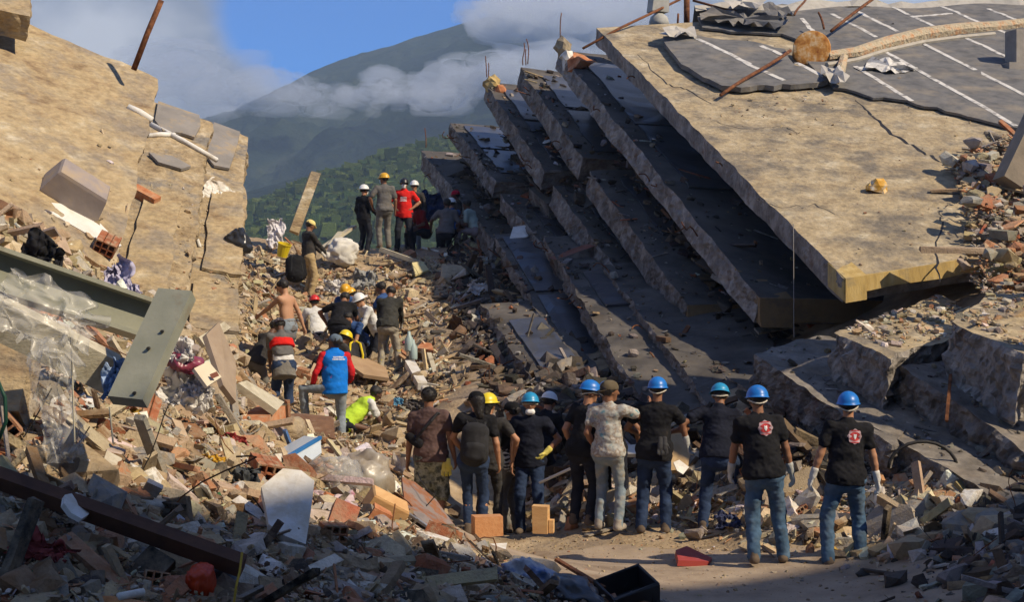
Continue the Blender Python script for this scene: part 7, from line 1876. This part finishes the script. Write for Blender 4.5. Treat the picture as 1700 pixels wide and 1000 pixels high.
rag('blue_cloth', 'grey blue cloth lying in the shaded rubble', 'cloth', 606, 930, 11.2, .30, .34, CL('greyblue', (.16, .18, .27)), 41, rot_euler(-.7, .3, 0), .4)
gird = bar('rusty_girder', 'long dark rusty girder slanting across the bottom left', 'girder', (-40, 780, 8.7), (404, 940, 8.6), .08, .105, mat('girder_rust', [(.06, .03, .02), (.12, .055, .03)], 5, .7, .3, 30), up=(0, -.7, 1))
plate('white_plate', 'small white eight-sided plate on the rusty girder', 'plate', [(108, 822, 8.6), (128, 818, 8.7), (142, 832, 8.7), (148, 854, 8.6), (136, 862, 8.5), (118, 852, 8.5), (106, 836, 8.5)], .03, m_whiteb)
lump('orange_plastic', 'orange plastic container in the dark bottom left', 'container', 332, 968, 8.5, (.075, .07, .10), plastic('orange', (.55, .05, .01)), 42, amp=.25)
lump('pale_sack', 'pale lilac sack under the rusty girder', 'sack', 308, 934, 8.9, (.085, .08, .085), CL('palelilac', (.36, .33, .36)), 43, amp=.35)
lump('black_sack', 'black sack at the end of the rusty girder', 'sack', 366, 968, 8.8, (.10, .1, .11), MATS['bag_black'], 44, amp=.35)
mb = MB(); mb.tube([at(402, 918, 8.5), at(398, 950, 8.45), at(392, 975, 8.4), at(388, 1005, 8.4)], .007, 5); tag(mb.build('yellow_rope', mat('cord_yellow', [(.45, .30, .04)], 3, .8, 0)), 'yellow cord hanging from the end of the rusty girder', 'cord')
for i, (u, v, s) in enumerate(((338, 766, .13), (362, 792, .09))):
    rag('yellow_cloth', ['mustard yellow cloth on the sunlit rubble', 'smaller mustard rag below the mustard cloth'][i], 'cloth', u, v, 11.9, s * 2, s * 1.6, CL('mustard', (.42, .24, .03)), 45 + i, rot_euler(-.8, .2, 0), .3, group='mustard rags')
rag('dark_cloth', 'black and white rag right of the mustard cloth', 'cloth', 398, 786, 11.9, .30, .2, CL('darkrag', (.06, .065, .07)), 48, rot_euler(-.8, .2, 0), .35)
rag('red_cloth', 'dull red cloth in the dark bottom left corner', 'cloth', 72, 910, 8.2, .34, .16, CL('dullred', (.22, .05, .045)), 49, rot_euler(-.9, .3, 0), .3)
mb = MB(); mb.box(at(252, 812, 10.0), (.11, .08, .09), rot_euler(.3, .5, .2), jit=.006); tag(mb.build('metal_box', m_alu), 'small crushed metal box above the rusty girder', 'box')
mb = MB(); mb.tube([at(196, 992, 8.0), at(238, 984, 8.1)], .022, 9); tag(mb.build('white_pipe', m_white, smooth=True), 'short white pipe at the bottom edge left', 'pipe', 'white pipes')
lump('blue_sack', 'grey plastic sack with a blue corner at the bottom centre', 'sack', 880, 966, 12.4, (.24, .2, .14), mat('sack_bluegrey', [(.16, .17, .20), (.42, .44, .46), (.03, .10, .30), (.30, .31, .33)], 3, .4, .4, 10, spec=.5), 51, amp=.4)
lump('black_sack', 'dark plastic sack left of the black crate', 'sack', 950, 992, 12.2, (.22, .2, .12), MATS['bag_black'], 52, amp=.4)
def open_crate(name, label, c, wx, wy, hz, R, m, t=.018):
    mb = MB(); R = np.asarray(R)
    for (cx, cy, sx, sy) in ((0, -wy / 2, wx, t), (0, wy / 2, wx, t), (-wx / 2, 0, t, wy - t * 1.1), (wx / 2, 0, t, wy - t * 1.1)):
        mb.box(c + R @ np.array([cx, cy, hz / 2]), (sx, sy, hz), R, jit=.02); mb.box(c + R @ np.array([cx * 1.03, cy * 1.03, hz * .93]), (sx * 1.08, sy * 1.08 + .004, .035), R)
    mb.box(c + R @ np.array([0, 0, .01]), (wx - t, wy - t, t), R)
    for q in range(-2, 3): mb.box(c + R @ np.array([q * wx * .19, -wy / 2 - t * .6, hz * .45]), (.016, .012, hz * .8), R)
    o = mb.build(name, m); tag(o, label, 'crate'); return o
open_crate('black_crate', 'black plastic crate at the bottom centre', at(1042, 1004, 12.9), .40, .30, .22, rot_euler(.35, -.25, .4), plastic('crate_black', (.02, .021, .023), .5))
rag('white_bag', 'white bag beside the black crate at the bottom edge', 'bag', 1095, 1003, 13.3, .2, .12, MATS['bag_white'], 53, rot_euler(-.8, 0, 0), .3)
plate('pale_tray', 'white plastic tray lying at the rim of the street', 'tray', [(806, 904, 15.2), (842, 902, 15.6), (838, 920, 15.0), (816, 924, 14.8)], .04, m_whiteb)
# ---- the street
bx = MB(); c = at(809, 889, 16.3); bx.box(c + np.array([0, 0, .10]), (.30, .24, .205), rot_euler(0, 0, .18), jit=.006); tag(bx.build('wooden_block', m_wood_o), 'low orange chipboard block standing on the street', 'block', 'wooden blocks on the street')
bx = MB(); c = at(898, 885, 16.9); bx.box(c + np.array([0, 0, .148]), (.17, .16, .30), rot_euler(.02, .02, -.15), jit=.008); bx.box(c + np.array([.115, .0, .07]), (.05, .12, .14), rot_euler(0, 0, -.15)); tag(bx.build('wooden_block', m_wood_y), 'upright yellow wooden block standing on the street', 'block', 'wooden blocks on the street')
plate('red_fragment', 'red plastic fragment lying on the street', 'fragment', [(1122, 914, 16.2), (1140, 908, 16.5), (1182, 928, 16.2), (1178, 934, 15.9), (1126, 932, 15.8)], .06, plastic('redfrag', (.36, .05, .04), .6), warp=.02)
mb = MB(); mb.tube([at(896, 802, 18.6), at(966, 770, 18.2)], .018, 7); tag(mb.build('white_pole', m_white), 'thin white pole lying on the rubble left of the splattered tee', 'pole')
plate('tan_board', 'tan board between the two middle blue helmets', 'board', [(1112, 718, 19.2), (1140, 714, 19.3), (1148, 740, 19.1), (1142, 778, 18.8), (1112, 782, 18.8)], .06, mat('board_tan', [(.42, .28, .14), (.52, .37, .20)], 4, .85, .2, 20)); plate('white_paper', 'torn white paper below the tan board', 'paper', [(1118, 768, 18.6), (1128, 764, 18.7), (1144, 776, 18.6), (1134, 788, 18.4), (1124, 782, 18.4)], .01, m_white)
plate('white_box_lid', 'white box lid behind the splattered tee', 'lid', [(1036, 740, 19.4), (1062, 738, 19.4), (1066, 754, 19.2), (1036, 754, 19.2)], .05, m_whiteb)  # only the loose lid of a box
rag('white_bag', 'grey white plastic bag at the feet between the middle helmets', 'bag', 1136, 872, 17.9, .38, .16, MATS['bag_white'], 61, rot_euler(-.7, 0, 0), .3)
rag('blue_bag', 'dark blue bag at the foot of the rubble left of the badge', 'bag', 1208, 862, 17.2, .3, .16, CL('navybag', (.05, .06, .12)), 62, rot_euler(-.7, 0, 0), .35)
tin = MB(); tin.box(at(1488, 916, 15.3), (.15, .10, .13), rot_euler(-.15, .05, .1), jit=.004); o = tin.build('white_tin', plastic('tinwhite', (.62, .62, .68))); tag(o, 'small white printed tin right of the rightmost man', 'tin'); plate('label_print', None, None, [(1480, 908, 15.2), (1496, 907, 15.2), (1497, 920, 15.2), (1481, 921, 15.2)], .003, plastic('tinblue', (.12, .13, .35)), parent=o)
fr = empty('broken_frame', at(1340, 895, 16.6)); tag(fr, 'broken wooden frame behind the legs of the two badges', 'frame'); inv = Matrix.Translation(-Vector(fr.location))  # loose rails of a wooden frame
for (a_, b_) in (((1300, 884, 16.7), (1362, 898, 16.5)), ((1352, 896, 16.55), (1356, 858, 16.9)), ((1366, 900, 16.5), (1420, 906, 16.4))):
    mb = MB(); mb.beam(at(*a_), at(*b_), .06, .09, up=(0, -1, .4)); o = mb.build('frame_rail', m_brownw if a_[0] != 1352 else m_wood_y); o.parent = fr; o.matrix_parent_inverse = inv
lump('ochre_sack', 'small ochre sack between the legs of the rightmost man', 'sack', 1386, 920, 16.0, (.14, .1, .06), CL('ochre', (.40, .26, .06)), 63, amp=.2)
plate('mossy_plank', 'weathered yellow plank leaning in the dark rubble at right', 'plank', [(1586, 800, 16.4), (1600, 796, 16.5), (1664, 852, 16.2), (1656, 866, 16.0), (1620, 838, 16.1)], .05, mat('plank_moss', [(.20, .16, .07), (.30, .24, .11)], 5, .9, .4, 25, stretch=(1, 4, 4)))
mb = MB(); mb.tube([at(1532, 780, 16.8) + np.array([.62 * math.cos(a) * .6, 0, .30 * math.sin(a)]) for a in np.linspace(.1, 3.1, 12)], .02, 6); tag(mb.build('black_hose', m_dark, smooth=True), 'arched black hose in the rubble right of the rightmost man', 'hose')
bar('rusty_bar', 'rusty hook bar leaning on the broken slab at right', 'bar', (1572, 700, 17.2), (1578, 622, 17.6), .035, .035, m_rust); bar('white_tile', 'white tile lying in the rubble at the right edge', 'tile', (1646, 878, 15.3), (1684, 868, 15.4), .16, .04, m_whiteb)
# ---- on the slope
pil = MB(); pil.beam(at(488, 386, 35.8), at(524, 288, 36.2), .24, .24, up=(.2, -1, 0), jit=.02); tag(pil.build('broken_pillar', m_conc_left), 'broken square concrete pillar leaning against the hill', 'pillar')
lump('white_sack', 'big white sack on the crest beside the man in khaki', 'sack', 570, 418, 35.4, (.33, .26, .30), CL('sackwhite', (.62, .60, .54), .08), 71, amp=.28, R=rot_euler(0, .25, .4))
for i, (a_, b_) in enumerate((((535, 412, 36.0), (588, 376, 37)), ((548, 408, 35.8), (566, 386, 36.4)))): bar('wood_plank', ['long plank sticking up left of the white sack', 'short plank leaning beside the long plank'][i], 'plank', a_, b_, .14, .06, m_pale, group='planks on the crest')
rag('white_shirt', 'white shirt hanging on a stick beside the far sandy slab', 'cloth', 458, 388, 34.2, .36, .66, CL('shirtwhite', (.62, .60, .62), .08), 72, rot_euler(-.1, -.1, .3), .25)
mb = MB(); mb.lathe([(0, 0), (.11, 0), (.145, .27), (.155, .27), (.155, .29), (.14, .29), (.10, .02)], at(468, 426, 33.6), 16, rot_euler(.2, .25, 0)); tag(mb.build('yellow_bucket', HC['yellow'], smooth=False), 'yellow bucket behind the black backpack', 'bucket')
plate('brown_board', 'large flat brown board below the diggers', 'board', [(568, 586, 27.6), (584, 582, 28.2), (640, 610, 27.6), (646, 628, 26.6), (604, 622, 26.6), (578, 604, 27.0)], .06, mat('board_fawn', [(.34, .22, .12), (.42, .29, .17)], 4, .85, .2, 20))
bar('white_beam', 'white plastic box section on the slope right of the brown board', 'beam', (680, 604, 27.2), (702, 642, 25.8), .17, .12, m_whiteb); lump('white_ball', 'white round knob below the white box section', 'knob', 707, 648, 25.7, (.085, .08, .08), m_whiteb, 74, amp=.05)
plate('orange_tile', 'orange tile lying right of the diggers', 'tile', [(692, 578, 28), (700, 568, 28.6), (716, 570, 28.6), (720, 582, 27.8)], .06, m_brick)
for i, (a_, b_) in enumerate((((722, 590, 27.6), (746, 634, 26.4)), ((712, 588, 27.4), (724, 626, 26.6)))): bar('wood_plank', ['pale batten at the shadow edge right of the white box section', 'shorter pale batten beside the shadow edge'][i], 'plank', a_, b_, .08, .06, m_pale, group='battens at the shadow edge')
rag('blue_bag', 'light blue bag on the sandy slope', 'bag', 660, 666, 22.8, .16, .14, CL('lightblue', (.12, .30, .45)), 75); rag('dark_cloth', 'dark rags right of the light blue bag', 'cloth', 690, 670, 22.8, .40, .2, CL('drag', (.09, .08, .075)), 76, rot_euler(-.7, .1, 0))
for i, (u, v) in enumerate(((679, 572), (686, 586))):
    mb = MB(); mb.lathe([(0, 0), (.07, 0), (.075, .03), (.075, .22), (.03, .30), (.025, .36), (0, .36)], at(u, v + 12, 27.6), 12); tag(mb.build('water_bottle', plastic('bottle', (.36, .46, .45)), smooth=True), ['large pale water bottle right of the dark jacket', 'second water bottle in front of the first'][i], 'bottle', 'water bottles')
plate('yellow_board', 'pale yellow board on the crest in the sun', 'board', [(684, 436, 34.6), (702, 434, 35), (712, 448, 34.4), (690, 456, 34)], .05, mat('board_yellow', [(.55, .46, .22), (.62, .54, .3)], 4, .85, .2, 20))
bar('wood_plank', 'long pale pole lying along the crest below the red tee', 'plank', (632, 414, 35.6), (706, 440, 35.2), .14, .1, m_pale); rag('grey_cloth', 'grey plastic cloth on the slope above the diggers', 'cloth', 605, 462, 33.4, .5, .5, CL('greypl', (.26, .26, .25)), 77)
rag('white_bag', 'white bag above the shadow line on the slope', 'bag', 560, 476, 32.2, .5, .3, MATS['bag_white'], 78); rag('blue_tarp', 'dark blue tarpaulin hanging behind the resting group', 'tarp', 738, 338, 41.2, 1.5, .9, CL('tarp', (.02, .035, .09)), 79, rot_euler(0, 0, .1), .12)
rag('white_bag', 'white bags in the shade right of the crest', 'bag', 795, 478, 31.8, .5, .24, MATS['bag_white'], 80, rot_euler(-.8, 0, 0)); plate('white_wallboard', 'white folded panel on the plate behind the resting group', 'panel', [(846, 396, 33.6), (852, 376, 33.9), (880, 372, 34.1), (888, 386, 33.9), (874, 394, 33.6)], .03, m_white, warp=.03)
rag('white_sheet', 'crumpled white sheet crushed between the floors', 'sheet', 955, 348, 33.6, .36, .26, m_white, 81, rot_euler(-.6, .4, 0)); rag('pink_cloth', 'pink cloth crushed between the upper floors', 'cloth', 1012, 306, 31.8, .4, .3, CL('pinkd', (.26, .07, .08)), 82, rot_euler(-.6, .4, 0))
rag('grey_bundle', 'grey bundle in the far corner of the lowest floor', 'bundle', 752, 284, 42.5, .5, .5, CL('bundle', (.20, .21, .24)), 83)

# coloured scraps of cloth and plastic all over the heaps
rngC = np.random.default_rng(31)
SCR = [('pale blue', (.28, .38, .48)), ('pink', (.5, .18, .24)), ('white', (.62, .60, .56)), ('navy', (.03, .04, .09)), ('dull red', (.32, .05, .05)), ('black', (.02, .02, .022)), ('beige', (.48, .40, .28)), ('green', (.06, .16, .08)), ('grey', (.25, .25, .25)), ('mustard', (.45, .28, .05))]
for (poly, n) in ((LEFT, 46), (SLOPE, 16), (RIGHT, 22), (SHADE, 8)):
    u, v = sample_poly(poly, n, rngC); P = ray_hit(u, v)
    for i in range(n):
        if np.isnan(P[i, 0]): continue
        nm_, c_ = SCR[rngC.integers(0, len(SCR))]; sz = rngC.uniform(.12, .34); kind_ = ('cloth', 'plastic')[int(rngC.random() < .35)]
        R_ = rot_euler(rngC.uniform(-1.5, -.6), rngC.uniform(-.5, .5), rngC.uniform(0, 6))
        o = rag(kind_ + '_scrap', None, None, u[i], v[i], P[i, 1] - .06, sz, sz * rngC.uniform(.5, 1), cloth('scrap_' + nm_.replace(' ', '_'), c_, .2, tuple(.5 * x + .12 for x in c_)), 300 + i, R_, .30, n=14)
        tag(o, f'crumpled {nm_} {kind_} scrap {landmark(u[i], v[i])}', 'scrap', 'scraps of cloth and plastic')
# things that would share a label: say which one it is, from left to right
def single_out():
    from collections import defaultdict
    D_ = defaultdict(list)
    for o in COL.objects:
        if o.parent is None and 'category' in o and o.get('kind') != 'stuff': D_[o['label']].append(o)
    def uo(o):
        p = o.location if o.location.length > .01 else (sum((Vector(b) for b in o.bound_box), Vector()) / 8)
        return p.x / max(p.y, .1)
    num = ['first', 'second', 'third', 'fourth', 'fifth', 'sixth', 'seventh', 'eighth', 'ninth', 'tenth']
    for lab, L_ in D_.items():
        if len(L_) < 2: continue
        L_.sort(key=uo)
        for i, o in enumerate(L_):
            if len(L_) == 2: w_ = ('the left of two', 'the right of two')[i]
            elif i == 0: w_ = 'the leftmost of %d' % len(L_)
            elif i == len(L_) - 1: w_ = 'the rightmost of %d' % len(L_)
            else: w_ = num[i] + ' from left' if i < 10 else '%dth from left' % (i + 1)
            o['label'] = lab + ', ' + w_
single_out()
